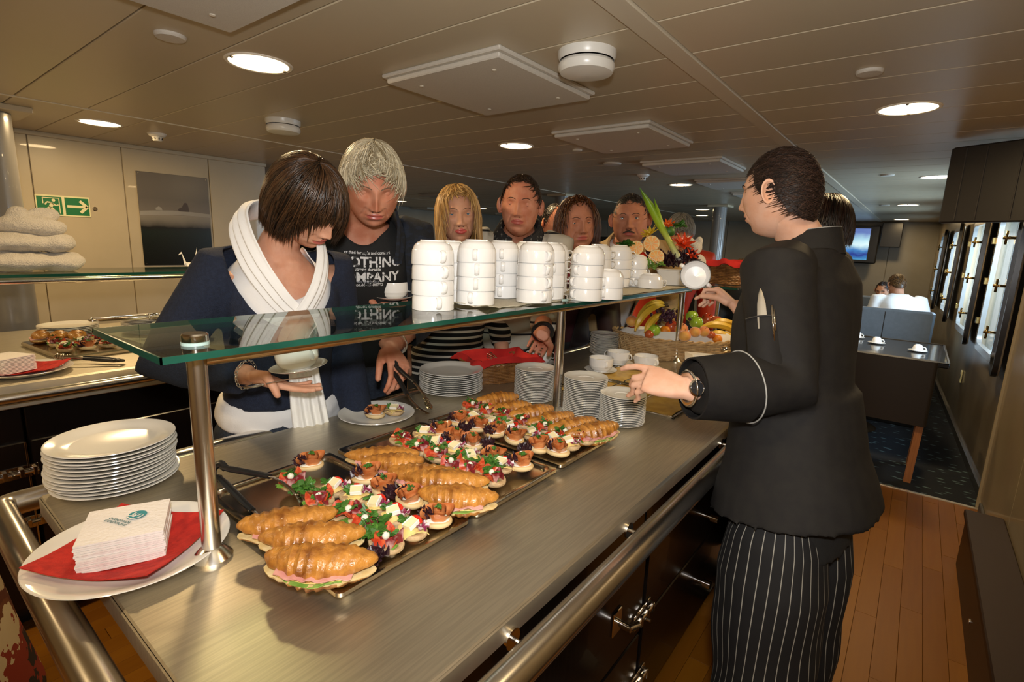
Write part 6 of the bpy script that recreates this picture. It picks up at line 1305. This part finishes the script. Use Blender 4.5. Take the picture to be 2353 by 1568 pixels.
obj('saucer', SP, None, None, 'white saucer held by the woman with the scarf', 'saucer', M=S_M); cup(S_M @ T(0, 0, .0725) @ rot('Z', to(sv.x, sv.y, .75)) @ rot('X', PI), 'white soup cup held by the woman with the scarf')
sp_ = thing('spoon', 'steel spoon held under the saucer by the woman', 'spoon', along(D(700, 868, 1.46), D(612, 882, 1.42))); obj('spoon_handle', tube([(0, -.02, .0), (0, .05, .003), (0, .10, 0)], [.005, .003, .004], 8, flat=.4), CHROME, sp_); obj('spoon_bowl', ell((0, .13, 0), .016, .028, .005, 16, 8), CHROME, sp_)
# ---------- 2 grey haired man
hd = D(857, 428, 1.84)
gh = dict(n=3600, th=1.15, zend=azf([(0, .080), (.5, .072), (.9, .050), (1.2, .022), (1.5, .012), (1.8, -.01), (2.3, -.04), (PI, -.055)]), puff=1.1, base=.03, k=8, w=.0020, wander=.45, ragged=.011, tip=.10, rad=(.082, .104, .126), follow=1.0, cap=.012, l0=.5, noise=.003)
HG = hair_mat('silver_blond_hair', '8a7a5c', 'e6dcc0')
cs = D(906, 688, 2.12); cw = D(828, 690, 2.14); tw_ = D(893, 800, 1.92); td = D(940, 880, 1.80)
m_ = person('tall man with silver hair, black printed shirt and navy hoodie using tongs', hd, (-2.0, 1.42), .12, .10, .48, 'ruddy', 1.20, 0, dict(w=1.02, jaw=.25, nose=1.1, age=1), [gh], HG, dict(R=dict(W=cw, d=cs-cw+Vector((0, 0, -.03)), n=(.1, -.1, -1), curl=(.1, .15, .2, .25), thumb=(.7, -.6), pole=(-.9, -.7, -.5)), L=dict(W=tw_, d=td-tw_, n=(.2, .3, 1), curl=(.55, .7, .8, .9), thumb=(.45, .7), pole=(-.3, .8, -.6))), lids=.82, hvox=.0042, iris=IRIS, brow=mat('grey_brow', (.16, .10, .06), .8), neckdrop=(-.045, .075, .15))
garment(m_, 't_shirt', [m_['torso'](.006, -.16, .96)], BLK, .010, lambda S, F, U: (U > -.045) & (np.abs(S) < .09) | ((F > .02) & (np.abs(S) < .075*np.clip(1-(-U/.085)**2, 0, 1)**.5) & (U > -.085)), .004, 18, seed=3)
HOOD = mat('navy_hoodie', (.006, .011, .024), .85, col2=(.004, .006, .010), scale=30, stretch=(1, 1, 2), lo=.45, hi=.5, bump=.2, bscale=260)
garment(m_, 'hoodie', [m_['torso'](.024, -.10, .97), sleeve(m_, 'R', .018, .88, .02), sleeve(m_, 'L', .018, .86, .02)], HOOD, .010, lambda S, F, U: ((F > .0) & (np.abs(S-.012) < .135+.03*np.clip(-U*3, 0, 1))) | ((U > -.05) & (np.abs(S) < .085)), .008, 16, seed=8, thick=.004)
NBm, sdm, fm, um = m_['NB'], m_['side'], m_['fr'], m_['up']
hp_ = lambda a, b, c: NBm+sdm*a+fm*b+um*c
obj('hood', m_['loc'](cloth_band(m_, [hp_(.12, .135, -.16), hp_(.135, .08, -.06), hp_(.10, -.02, .01), hp_(0, -.105, .03), hp_(-.10, -.02, .01), hp_(-.135, .08, -.06), hp_(-.12, .135, -.16)], .05, HOOD, 'h', 3, .012, lambda p: Vector(p)-NBm-um*.02+fm*.05, ws=[.02, .045, .055, .06, .055, .045, .02])), HOOD, m_['root'])
trousers(m_, JEAN); shoes(m_, SHOE)
wrist_loop(m_, 'L', 'wristwatch', SILV, .036, .008, .84)
# print on the shirt: laid onto the cloth
def wrap_text(c, par, lines, m, seed=2):
    ts = [o for o in c['root'].children if o.name.startswith('t_shirt')][0]; me = ts.data; O = c['O']
    bv = BVHTree.FromPolygons([Vector(v.co)+Vector(O) for v in me.vertices], [tuple(p.vertices) for p in me.polygons])
    NB_, sd_, f_, u_ = c['NB'], c['side'], c['fr'], c['up']; R = np.random.RandomState(seed)
    for i, (txt, size, y, bold, mm) in enumerate(lines):
        s = text_shape(txt, size, bold, spacing=1.0); 
        bm = bmesh.new(); t_ = bpy.data.meshes.new('x'); t_.from_pydata(s[0].tolist(), [], s[1]); bm.from_mesh(t_); bmesh.ops.triangulate(bm, faces=bm.faces)
        bmesh.ops.subdivide_edges(bm, edges=[e for e in bm.edges if e.calc_length() > .012], cuts=1, use_grid_fill=False); bm.to_mesh(t_); bm.free()
        v = A([tuple(x.co) for x in t_.vertices]); f = [tuple(p.vertices) for p in t_.polygons]; bpy.data.meshes.remove(t_); out = []
        for x, yy, _z in v:
            o_ = NB_-sd_*(x+.012)+u_*(y+yy)+f_*.5; h = bv.ray_cast(o_, -f_); out.append(tuple((h[0]+f_*(.0022+.0002*i)) if h[0] else o_-f_*.36))
        obj('shirt_print', c['loc']((A(out), f)), mm, c['root'], smooth=False, fix=False)
PRT = mat('white_print', (.66, .66, .66), .8, col2=(.05, .05, .05), scale=70, lo=.56, hi=.60); PRG = mat('grey_print', (.22, .23, .26), .8)
wrap_text(m_, m_['root'], [('crafted for style and comfort', .0145, -.128, .0003, PRT), ('CLOTHING', .050, -.172, .0014, PRT), ('strong durable', .0165, -.186, .0003, PRT), ('COMPANY', .050, -.228, .0014, PRT), ('dept.06-15-00002', .0165, -.246, .0003, PRT), ('no. inch. co', .018, -.233, .0003, PRG)], PRT)
S_M = Matrix.Translation(cs) @ rot('X', .03); obj('saucer', SP, None, None, 'white saucer held by the silver haired man', 'saucer', M=S_M); cup(S_M @ T(0, 0, .0725) @ rot('Z', to(cs.x, cs.y, 1.35)) @ rot('X', PI), 'white soup cup held by the silver haired man')
tg = tongs(along(D(905, 845, 1.84), D(980, 938, 1.70), 1.2), 'black handled steel tongs held by the silver haired man', .028, .25)
# ---------- 3 blonde woman, striped top
def stripes(name, a, b, per, fr_=.5): return ramp_mat(name, [(0, a), (fr_, b)], 2, .85, constant=True, period=per)
hd = D(1052, 496, 2.38)
lng = dict(n=3000, th=.8, zend=azf([(0, .098), (.5, .090), (.85, .06), (1.08, -.16), (1.6, -.28), (PI, -.28)]), puff=1.5, base=.04, k=13, w=.0026, wander=.22, ragged=.012, rad=(.080, .102, .122), cap=.01, l0=.5, noise=.003, wave=1.6)
w3 = person('smiling blonde woman with long hair and striped top', hd, (-1.93, 1.93), .25, .12, .08, 'tan', 1.11, .08, dict(w=.97, jaw=.32, smile=.9, nose=.85), [lng], hair_mat('blonde_hair', '7a5526', 'd9b070'), {}, sex='f', lids=.45, lips=LIPP, brow=mat('brown_brow', (.12, .06, .03), .8), iris=mat('blue_iris', (.07, .16, .24), .1), width=1.05, chestd=1.15)
pass; garment(w3, 'striped_top', [w3['torso'](.012, -.14, .97), sleeve(w3, 'R', .012, .5, .02), sleeve(w3, 'L', .012, .5, .02)], stripes('black_white_stripes', '0a0a0a', 'cfc8b8', .034, .62), .011, ncut(.08, .10, 0, .07), .004)
trousers(w3, BLK, .012, 'skirt'); shoes(w3, SHOE)
# ---------- 4 man in striped polo
hd = D(1196, 474, 2.46)
shortd = dict(n=2600, th=1.6, len=.030, zend=azf([(0, .094), (.35, .088), (.7, .098), (1.2, .045), (1.45, .006), (1.8, -.01), (2.3, -.05), (PI, -.06)]), puff=.6, base=.015, k=5, w=.0017, wander=.3, ragged=.003, rad=(.0785, .1005, .1215), follow=.9, cap=.004, noise=.002)
pw_ = D(1247, 772, 2.30)
w4 = person('man in pale striped polo shirt with dark collar, looking down', hd, (-1.76, 2.22), -.02, -.10, .09, 'ruddy', 1.19, -.05, neckdrop=(0, .085, .12), headp= dict(w=.98, jaw=.23, nose=1.0, age=.6), hair=[shortd], hairm=hair_mat('short_brown_hair', '1a0f09', '3d2818'), arms=dict(L=dict(W=pw_, d=Vector(POLO_CUP)-pw_+Vector((0, 0, .05)), n=(.5, -.3, .6), curl=(.6, .7, .75, .8), thumb=(.6, .6), pole=(-.5, .6, -.2))), lids=.78, hvox=.0045)
PST = ramp_mat('polo_stripes', [(0, 'b9b2a2'), (.87, '15151a'), (.97, 'b9b2a2')], 2, .85, constant=True, period=.105)
garment(w4, 'polo_shirt', [w4['torso'](.014, -.14, .97), sleeve(w4, 'R', .016, .45, .03), sleeve(w4, 'L', .016, .55, .03)], PST, .011, lambda S, F, U: ((U > -.05) & (np.abs(S) < .08)) | ((F > 0) & (np.abs(S) < .035*np.clip(1+U/.15, 0, 1)+.0) & (U > -.15)), .005)
def collar(c, m, w_=.045, r=.078, drop=.06, open_=.03, name='collar', tilt=.03):
    NB_, sd_, f_, u_, s = c['NB'], c['side'], c['fr'], c['up'], c['s']; pts = []
    for a in np.linspace(-PI+.30, PI-.30, 30): # from front-left round the back to front-right
        p = NB_-u_*.0*s-f_*.02*s+(sd_*math.sin(a)*r-f_*math.cos(a)*r*1.0)*s; fr2 = .5-.5*math.cos(a); pts.append((p+f_*.035*s*fr2-u_*(drop*fr2**2)*s+u_*.012*s, a, fr2))
    v = []; 
    for p, a, q in pts:
        outw = (sd_*math.sin(a)-f_*math.cos(a)); L = w_*(1+.9*max(0, q-.75)*2); v += [p-outw*.004*s-u_*.012*s, p+u_*.012*s, p+outw*.010*s+u_*.010*s, p+outw*(.022+tilt)*s*.8-u_*L*.75*s+f_*.012*q*s, p+outw*(.022+tilt)*s*.8-u_*(L*.75+.004)*s-outw*.006*s]
    f = []; 
    for i in range(len(pts)-1):
        for j in range(5): f.append((i*5+j, i*5+(j+1) % 5, (i+1)*5+(j+1) % 5, (i+1)*5+j))
    f += [tuple(range(5)), tuple(range(len(v)-1, len(v)-6, -1))]
    return obj(name, c['loc'](([tuple(x) for x in v], f)), m, c['root'])
collar(w4, mat('dark_pattern_collar', (.012, .012, .014), .8, col2=(.16, .16, .15), scale=60, lo=.6, hi=.7), .075)
NB4 = w4['NB']; obj('placket', w4['loc'](cloth_band(w4, [NB4+w4['fr']*.105-w4['up']*.07, NB4+w4['fr']*.135-w4['up']*.14, NB4+w4['fr']*.15-w4['up']*.24], .02, BLK, 'p', 1, .001, w4['fr'], ws=[.035, .022, .018])), MATS['dark_pattern_collar'], w4['root'])
wrist_loop(w4, 'L', 'wristwatch', BLACKP, .034, .010, .86); trousers(w4, BLK); shoes(w4, SHOE)
# ---------- 5 woman with auburn hair and checked scarf
hd = D(1326, 516, 2.80)
aub = dict(n=2600, th=.9, zend=azf([(0, .108), (.6, .100), (.9, .06), (1.15, -.08), (PI, -.12)]), puff=1.6, base=.04, k=10, w=.0028, wander=.14, ragged=.010, swirl=.08, rad=(.081, .102, .122), cap=.014, l0=.5, noise=.006, tuck=.05, wave=2)
w5 = person('woman with wavy auburn hair, checked scarf and dark jacket', hd, (-1.85, 2.80), .30, .28, .05, 'deep', 1.18, .07, dict(w=1.04, jaw=.22, fat=.9, age=1), [aub], hair_mat('auburn_hair', '2a1208', '6e3f1c'), {}, neckdrop=(0, .10, .12), sex='f', lids=.5, width=1.08)
garment(w5, 'jacket', [w5['torso'](.03, -.14, .97), sleeve(w5, 'R', .024, .95, .02), sleeve(w5, 'L', .024, .95, .02)], mat('dark_maroon_jacket', (.012, .008, .008), .6, col2=(.03, .008, .006), scale=3), .013, lambda S, F, U: (U > -.05) & (np.abs(S) < .085) | ((F > 0) & (np.abs(S) < .05)), .008)
garment(w5, 'shirt', [w5['torso'](.010, -.1, .97)], mat('maroon_shirt', (.05, .008, .012), .8), .013, lambda S, F, U: (U > -.04) & (np.abs(S) < .07), .003)
CHK = mat('red_white_check', (.62, .52, .46), .8, col2=(.32, .03, .03), scale=22, stretch=(1, 1, 1), detail=0, lo=.5, hi=.52); nt = CHK.node_tree
ck = nt.nodes.new('ShaderNodeTexChecker'); ck.inputs['Scale'].default_value = 55; ck.inputs['Color1'].default_value = (.6, .5, .45, 1); ck.inputs['Color2'].default_value = (.34, .03, .04, 1)
tcn = [n for n in nt.nodes if n.type == 'TEX_COORD'][0]; nt.links.new(tcn.outputs['Object'], ck.inputs['Vector']); nt.links.new(ck.outputs[0], nt.nodes['Principled BSDF'].inputs['Base Color'])
collar(w5, CHK, .085, .085, .06, name='checked_collar', tilt=.04); trousers(w5, BLK); shoes(w5, SHOE)
# ---------- 6 balding man partly hidden
shortc = dict(n=1400, th=1.9, len=.02, zend=azf([(0, .10), (.9, .095), (1.2, .04), (1.45, -.02), (PI, -.06)]), puff=.5, base=.02, k=4, w=.002, wander=.2, rad=(.079, .101, .122), follow=.9, cap=.004); shortc['nocap'] = False
w6 = person('balding man behind, half hidden by the auburn haired woman', D(1276, 515, 3.7), (-2.28, 3.24), .25, .55, .20, 'ruddy', 1.15, 0, {}, [dict(n=1600, th=2.0, len=.02, zend=azf([(0, .112), (.9, .110), (1.15, .06), (1.5, -.02), (PI, -.06)]), puff=.5, base=.02, k=4, w=.002, wander=.2, rad=(.079, .101, .122), follow=.9, cap=.0)], hair_mat('dark_short_hair', '0c0705', '2a1a10'), {}, lids=.6, res=.7)
garment(w6, 'shirt', [w6['torso'](.02, -.14, .97), sleeve(w6, 'R', .02), sleeve(w6, 'L', .02)], mat('blue_grey_shirt', (.10, .12, .15), .8), .014, lambda S, F, U: (U > -.05) & (np.abs(S) < .08)); trousers(w6, BLK); shoes(w6, SHOE)
# ---------- 7 man with moustache and tan jacket
hd = D(1448, 506, 3.05)
w7 = person('man with moustache in tan jacket over white tee', hd, (-1.78, 3.20), -.05, -.05, .08, 'deep', 1.24, .04, neckdrop=(0, .105, .12), headp=dict(w=1.06, jaw=.19, fat=.6, age=1), hair=[dict(shortd, len=.014, w=.0015, n=2200, zend=azf([(0, .092), (.55, .074), (.9, .075), (1.25, .03), (1.5, .0), (PI, -.05)]))], hairm=hair_mat('greying_short_hair', '15100c', '4a4038'), arms={}, lids=.30, width=1.12, beard=mat('moustache_hair', (.05, .03, .018), .7))
TANJ = mat('tan_jacket', (.36, .25, .12), .8, col2=(.40, .285, .145), scale=8, bump=.15, bscale=150)
garment(w7, 'jacket', [w7['torso'](.026, -.14, .97), sleeve(w7, 'R', .024, .95, .02), sleeve(w7, 'L', .024, .95, .02)], TANJ, .012, lambda S, F, U: ((U > -.05) & (np.abs(S) < .09)) | ((F > 0) & (np.abs(S) < .055)), .008)
garment(w7, 'white_tee', [w7['torso'](.008, -.1, .965)], WHT, .013, lambda S, F, U: (U > -.03) & (np.abs(S) < .075), .003); collar(w7, TANJ, .07, .088, .07); trousers(w7, BLK); shoes(w7, SHOE)
# ---------- 8 grey haired person in a red jacket behind the arrangement
hd = D(1562, 535, 3.9)
w8 = person('grey haired person in red jacket behind the vegetable arrangement', hd, (-1.62, 3.95), .1, .1, .35, 'ruddy', 1.12, 0, {}, [dict(gh, n=2000, zend=azf([(0, .05), (1, .02), (1.4, 0), (PI, -.06)]), puff=1.5)], hair_mat('grey_hair', '4a4844', '9a9890'), {}, res=.7, width=1.1)
REDJ = mat('red_orange_jacket', (.48, .035, .008), .6, col2=(.42, .028, .006), scale=5, bump=.1)
garment(w8, 'jacket', [w8['torso'](.03, -.16, .97), sleeve(w8, 'R', .028, .95, .02), sleeve(w8, 'L', .028, .95, .02)], REDJ, .014, lambda S, F, U: (U > -.05) & (np.abs(S) < .08), .010); trousers(w8, BLK); shoes(w8, SHOE)
# ---------- 9 chef
hd = D(1790, 446, 1.56)
chh = dict(n=7000, th=2.2, len=.009, zend=azf([(0, .070), (.6, .050), (.95, .062), (1.15, .02), (1.36, -.008), (1.62, .012), (1.80, -.02), (2.1, -.062), (2.6, -.082), (PI, -.088)]), puff=.35, base=.008, k=4, w=.0010, wander=.25, ragged=.004, rad=(.0775, .1005, .1215), follow=.75, cap=.004, l0=.8, noise=.0015, area=1)
lw = D(1572, 893, 1.30); ld_ = D(1500, 872, 1.33)
rw_ = D(1688, 705, 2.02); rd_ = D(1636, 652, 2.08)
CHB_ = Vector((-.20, 1.52))
ch = person('chef in black jacket and pinstriped trousers reaching over the buffet, seen from behind', hd, (-.185, 1.55), -1.95, -2.0, .10, 'pale', 1.10, 0, dict(w=1.0, jaw=.33, age=.5), [chh], hair_mat('chef_dark_hair', '130c08', '48332a', .5, .3), dict(L=dict(W=lw, d=ld_-lw, n=(.15, -.55, .8), curl=(.30, .75, .85, .95), thumb=(.35, .5), pole=(.3, -.3, -1)), R=dict(W=rw_, d=rd_-rw_, n=(.4, .2, .7), curl=(1.0, 1.25, 1.3, 1.3), thumb=(.30, .75), pole=(.4, .8, -.6))), width=1.0, chestd=1.05, hvox=.004, neckdrop=(.095, .145, -.02), hs=.98)
JK = mat('chef_black_jacket', (.0105, .0095, .0095), .75, col2=(.013, .012, .011), scale=30, bump=.15, bscale=700, spec=.25)
s = ch['s']
hemr = [oval(ch['ax'](t), ch['side'], ch['fr'], a*s, b*s, 32, 2.4) for t, a, b in ((.01, .202, .184), (.10, .192, .172), (.2, .176, .152), (.3, .170, .146), (.42, .165, .138))]
garment(ch, 'chef_jacket', [ch['torso'](.022, .12, .97), loft(hemr), sleeve(ch, 'L', .032, .90, .036), sleeve(ch, 'R', .022, .72, .03)], JK, .0085, lambda S, F, U: ((U > -.045) & (np.abs(S) < .075)), .012, 13, seed=12, thick=.003, foldx=.6)
# stand-up collar, piping, cuff, pocket with pen and thermometer
NBc, sdc, fc_, uc = ch['NB'], ch['side'], ch['fr'], ch['up']
def ringband(c0, axu, a1, b1, r0, r1, z0, z1, n=36, gap=0): 
    rr = []
    for z, r, off in ((z0, r0, 0), (z1, r1, 0), (z1, r1-.004, 0), (z0, r0-.004, 0)): rr.append([np.array(c0+axu*z*s)+np.array(a1)*math.cos(t)*r*s+np.array(b1)*math.sin(t)*r*s*1.05 for t in np.linspace(0, 2*PI, n, endpoint=False)])
    v, f = loft(rr, False); N = n; f += [(3*N+i, 3*N+(i+1) % N, (i+1) % N, i) for i in range(N)]; return v, f
obj('stand_collar', ch['loc'](ringband(NBc-fc_*.012*s, uc, sdc, fc_, .083, .073, -.045, .030)), JK, ch['root']); obj('collar_piping', ch['loc'](tube([np.array(NBc-fc_*.012*s+uc*.031*s)+np.array(sdc)*math.cos(t)*.072*s+np.array(fc_)*math.sin(t)*.0756*s for t in np.linspace(0, 2*PI, 40, endpoint=False)], .0014, 6, closed=True)), mat('grey_piping', (.35, .35, .33), .7), ch['root'])
S, E_, W_ = ch['arm']['L'][:3]; ad_ = (W_-E_).normalized(); a1 = ad_.cross(Vector((0, 0, 1))).normalized(); b1 = a1.cross(ad_)
obj('cuff', ch['loc'](ringband(E_, ad_, a1, b1, .080, .068, .115, .245)), JK, ch['root'])
obj('cuff_piping', ch['loc'](tube([np.array(E_+ad_*(.113+.012*math.sin(t))*s)+np.array(a1)*math.cos(t)*.0815*s+np.array(b1)*math.sin(t)*.0850*s for t in np.linspace(0, 2*PI, 40, endpoint=False)], .0018, 6, closed=True)), MATS['grey_piping'], ch['root'])
# sleeve pocket on the upper arm
um_ = S*.42+E_*.58; vw = (Vector((0, 0, CH))-um_).normalized(); ua = (S-E_).normalized(); vw = (vw-ua*vw.dot(ua)).normalized(); sx_ = ua.cross(vw)
def pk(a, b, c): return um_+ua*(a-.03)*s+sx_*(b-.034)*s+vw*(c+.015)*s
obj('sleeve_pocket', ch['loc'](grid(lambda u, v: tuple(pk(-.06+.12*u, -.040+.080*v, .070-.022*(2*v-1)**2)), 8, 12)), JK, ch['root'])
obj('pocket_seam', ch['loc'](tube([pk(.06, -.04+.08*v, .072-.022*(2*v-1)**2) for v in np.linspace(0, 1, 9)], .002, 6)), mat('pocket_seam_black', (.03, .028, .027), .5), ch['root'])
pn = thing('pen', 'silver pen clipped in the chef sleeve pocket', 'pen', Matrix.Translation(pk(.058, .022, .070))); mtx = lambda sh: (A(sh[0])-np.array(pk(.058, .022, .070)), sh[1])
obj('clip', mtx(tube([pk(.072, .022, .076), pk(.02, .022, .080)], .0026, 8)), CHROME, pn); obj('barrel', mtx(tube([pk(.084, .018, .070), pk(0, .018, .064)], .0035, 8)), CHROME, pn)
kf = thing('small_knife', 'small knife with pale blade standing in the chef sleeve pocket', 'knife', Matrix.Translation(pk(.06, -.004, .066))); q0 = np.array(pk(.06, -.004, .066))
obj('blade', (A(loft([[tuple(pk(h, -.004+w*c1, .068+.0012*c2)) for c1, c2 in ((-1, 0), (0, 1), (1, 0), (0, -1))] for h, w in ((.03, .010), (.06, .0105), (.09, .009), (.115, .005), (.128, .001))])[0])-q0, loft([[(0, 0, 0)]*4]*5)[1]), mat('knife_blade', (.30, .27, .22), .35, .7), kf)
# trousers with pin stripes
PIN = mat('pinstripe_trousers', (.007, .007, .009), .8); nt = PIN.node_tree; tcn = nt.nodes.new('ShaderNodeTexCoord')
at = nt.nodes.new('ShaderNodeAttribute'); at.attribute_name = 'stripe'; gt = nt.nodes.new('ShaderNodeMath'); gt.operation = 'GREATER_THAN'; gt.inputs[1].default_value = .5; mx = nt.nodes.new('ShaderNodeMix'); mx.data_type = 'RGBA'
mx.inputs[6].default_value = (.0055, .0055, .0065, 1); mx.inputs[7].default_value = (.33, .32, .28, 1)
fr2 = nt.nodes.new('ShaderNodeMath'); fr2.operation = 'FRACT'; lt_ = nt.nodes.new('ShaderNodeMath'); lt_.operation = 'LESS_THAN'; lt_.inputs[1].default_value = .085
nt.links.new(at.outputs['Fac'], fr2.inputs[0]); nt.links.new(fr2.outputs[0], lt_.inputs[0]); nt.links.new(lt_.outputs[0], mx.inputs[0]); nt.links.new(mx.outputs[2], nt.nodes['Principled BSDF'].inputs['Base Color'])
def striped_leg(c, leg, e, nm, ph):
    hp, kn, an = leg; s = c['s']; K = 60; M_ = 80; sd, bf = np.array(c['side']), np.array(c['bf']); rings = []; st = []
    for k in range(K):
        t = k/(K-1); z = (hp.z+.07*s)*(1-t)+(FLOOR+.02)*t; cc = np.array(hp*(1-t)+an*t); cc[2] = z; a = np.linspace(0, 2*PI, M_, endpoint=False)
        r = np.interp(t, [0, .08, .2, .5, 1], [.07, .098, .114, .108, .102])*s; fo = .008*np.sin(a*3+t*5+ph)*min(1, t*2)+.006*np.sin(a*5-t*9+ph)*t+.006*np.sin(a*2+t*22+ph)*np.exp(-((t-.5)/.2)**2)
        rings.append(cc+np.outer(np.cos(a)*(r+fo)*1.0, sd)+np.outer(np.sin(a)*(r*1.12+fo), bf)); st.append(a/(2*PI)*30+.25*np.sin(t*7+a*3))
    v, f = loft(rings, True); o = obj(nm, c['loc']((v, f)), PIN, c['root'])
    # stripe coordinate per face corner so that the seam does not smear
    at = o.data.attributes.new('stripe', 'FLOAT', 'CORNER'); sv_ = np.concatenate(st); vals = []
    for p in o.data.polygons:
        q = [sv_[i] for i in p.vertices]; mxq = max(q); vals += [x+30 if mxq-x > 15 else x for x in q]
    at.data.foreach_set('value', np.array(vals, dtype=np.float32)); return o
trousers(ch, BLK, -.006, 'trouser_lining'); striped_leg(ch, ch['legs'][0], 0, 'trouser_leg', 0.3); striped_leg(ch, ch['legs'][1], 0, 'trouser_leg', 2.1); shoes(ch, mat('chef_clog', (.55, .54, .5), .4))
S, E_, W_ = ch['arm']['L'][:3]
ob, ce, a, b, d = wrist_loop(ch, 'L', 'watch_strap', SILV, .034, .010, .965)
vw = (Vector((0, 0, CH))-ce).normalized(); vw = (vw-d*vw.dot(d)).normalized(); dl = ch['loc'](xf(lathe([(.001, 0), (.020, 0), (.021, .004), (.018, .007), (.017, .0055), (.001, .0055)], 28, cap=False), Matrix.Translation(ce+vw*.034*s) @ frame(Vector(d), vw) ))
wt_ = obj('watch_case', dl, SILV, ch['root']); obj('watch_dial', ch['loc'](xf(lathe([(.001, .0058), (.0165, .0058), (.0165, .0062), (.001, .0062)], 28, cap=False), Matrix.Translation(ce+vw*.034*s) @ frame(Vector(d), vw))), mat('watch_dial_black', (.02, .02, .022), .2), ch['root'])
obj('watch_hand', ch['loc'](xf(join(rbox(-.0006, .0006, 0, .011, .0063, .0068, .0002), rbox(-.0006, .008, -.0008, .0008, .0063, .0068, .0002)), Matrix.Translation(ce+vw*.034*s) @ frame(Vector(d), vw))), SILV, ch['root'], smooth=False)
# the cup the chef lifts from the shelf, its opening toward the viewer
cc_ = D(1598, 632, 2.10); ax_ = (Vector((0, 0, CH))-cc_).normalized(); ax_ = (ax_+Vector((0, 0, .12))).normalized(); xx = D(1640, 665, 2.10)-cc_; xx = (xx-ax_*xx.dot(ax_)).normalized(); m = Matrix.Identity(4); yy = (-ax_).cross(xx)
for i in range(3): m[i][0] = xx[i]; m[i][1] = yy[i]; m[i][2] = -ax_[i]
m.translation = cc_; cup(m, 'white soup cup held up by the chef, its inside facing the viewer')
# ---------- 10 dark haired colleague beyond the chef
w10 = person('person with dark hair in black, mostly hidden behind the chef', D(1893, 522, 2.28), (-.40, 2.58), -1.75, -2.7, .15, 'tan', 1.10, 0, {}, [dict(bob, n=2200, zend=azf([(0, .03), (.8, -.05), (PI, -.10)]), puff=1.3)], hair_mat('near_black_hair', '070403', '2a130a'), {}, sex='f', res=.6, width=.85, neckdrop=(-.02, .16, 0))
garment(w10, 'black_top', [w10['torso'](.02, -.16, .97), sleeve(w10, 'R', .02), sleeve(w10, 'L', .02)], BLK, .014, lambda S, F, U: (U > -.05) & (np.abs(S) < .07)); trousers(w10, BLK, .02)
ap = w10['Hp']; garment(w10, 'apron', [loft([oval(Vector((ap.x, ap.y, z)), w10['side'], w10['bf'], .225, .185, 28, 2.4) for z in (FLOOR+.30, FLOOR+.7, FLOOR+1.1)])], BLK, .014, None, .01, 12); shoes(w10, SHOE)
# ---------- seated guests
def guest(lab, u, v, dep, hips_, by, hy, pit, mcol, hm_, **k):
    c = person(lab, D(u, v, dep), hips_, by, hy, pit, k.pop('skin', 'tan'), 1.12, k.pop('roll', 0), {}, [dict(k.pop('hairst', shortd), n=1200, w=.003)], hm_, k.pop('arms', {}), seat=True, res=.5, **k)
    garment(c, 'shirt', [c['torso'](.02, -.1, .97), sleeve(c, 'R', .02), sleeve(c, 'L', .02)], mcol, .016, lambda S, F, U: (U > -.04) & (np.abs(S) < .07), .008); trousers(c, BLK); shoes(c, SHOE); return c
guest('seated guest in white shirt with light brown hair, back to the viewer', 2060, 655, 6.55, (.0, 7.72, FLOOR+.52*1.12), -2.9, -2.6, .25, mat('bright_white_shirt', (.80, .80, .80), .8), hair_mat('light_brown_hair', '3a2614', '8a6030'), width=1.15)
guest('dark haired guest in black facing the white shirted guest', 2028, 668, 7.9, (-.25, 9.2, FLOOR+.52*1.12), .1, -.3, .3, BLK, MATS['near_black_hair'])
guest('guest in dark clothes with glasses lifting a cup at a far table', 1703, 622, 6.4, (-1.95, 7.4, FLOOR+.52*1.12), -.5, -.6, .25, BLK, MATS['light_brown_hair'], hairst=dict(gh, puff=1.0))
# ---------- guest at the lower left corner, only the printed skirt shows
PATT = ramp_mat('printed_skirt', [(0, '5a2a12'), (.18, 'b8a27c'), (.36, '2a2018'), (.5, '8a2f18'), (.66, 'c9b48c'), (.84, '6b3a1a')], 2, .8, 3, .9, constant=True, period=.30)
w14 = person('guest with patterned skirt at the lower left corner', Vector((-2.38, -.18, 1.40)), (-2.20, -.08), .6, .6, .2, 'tan', 1.10, 0, {}, [dict(shortd, n=1000, w=.003)], MATS['near_black_hair'], {}, sex='f', res=.4)
garment(w14, 'blouse', [w14['torso'](.016, -.1, .97), sleeve(w14, 'R'), sleeve(w14, 'L')], BLK, .014, lambda S, F, U: (U > -.05) & (np.abs(S) < .07)); q = w14['Hp']
garment(w14, 'printed_skirt', [loft([oval(Vector((q.x, q.y, FLOOR+z)), w14['side'], w14['bf'], a, b, 28, 2.3) for z, a, b in ((.16, .33, .30), (.5, .29, .25), (.9, .23, .18), (1.1, .19, .15))])], PATT, .014, None, .02, 9, foldx=.2); shoes(w14, SHOE)
# ================================================================ to metres, floor at z = 0
for o in list(bpy.data.objects):
    if o.parent is None and o.type not in ('LIGHT', 'CAMERA'): o.matrix_world = G @ o.matrix_basis
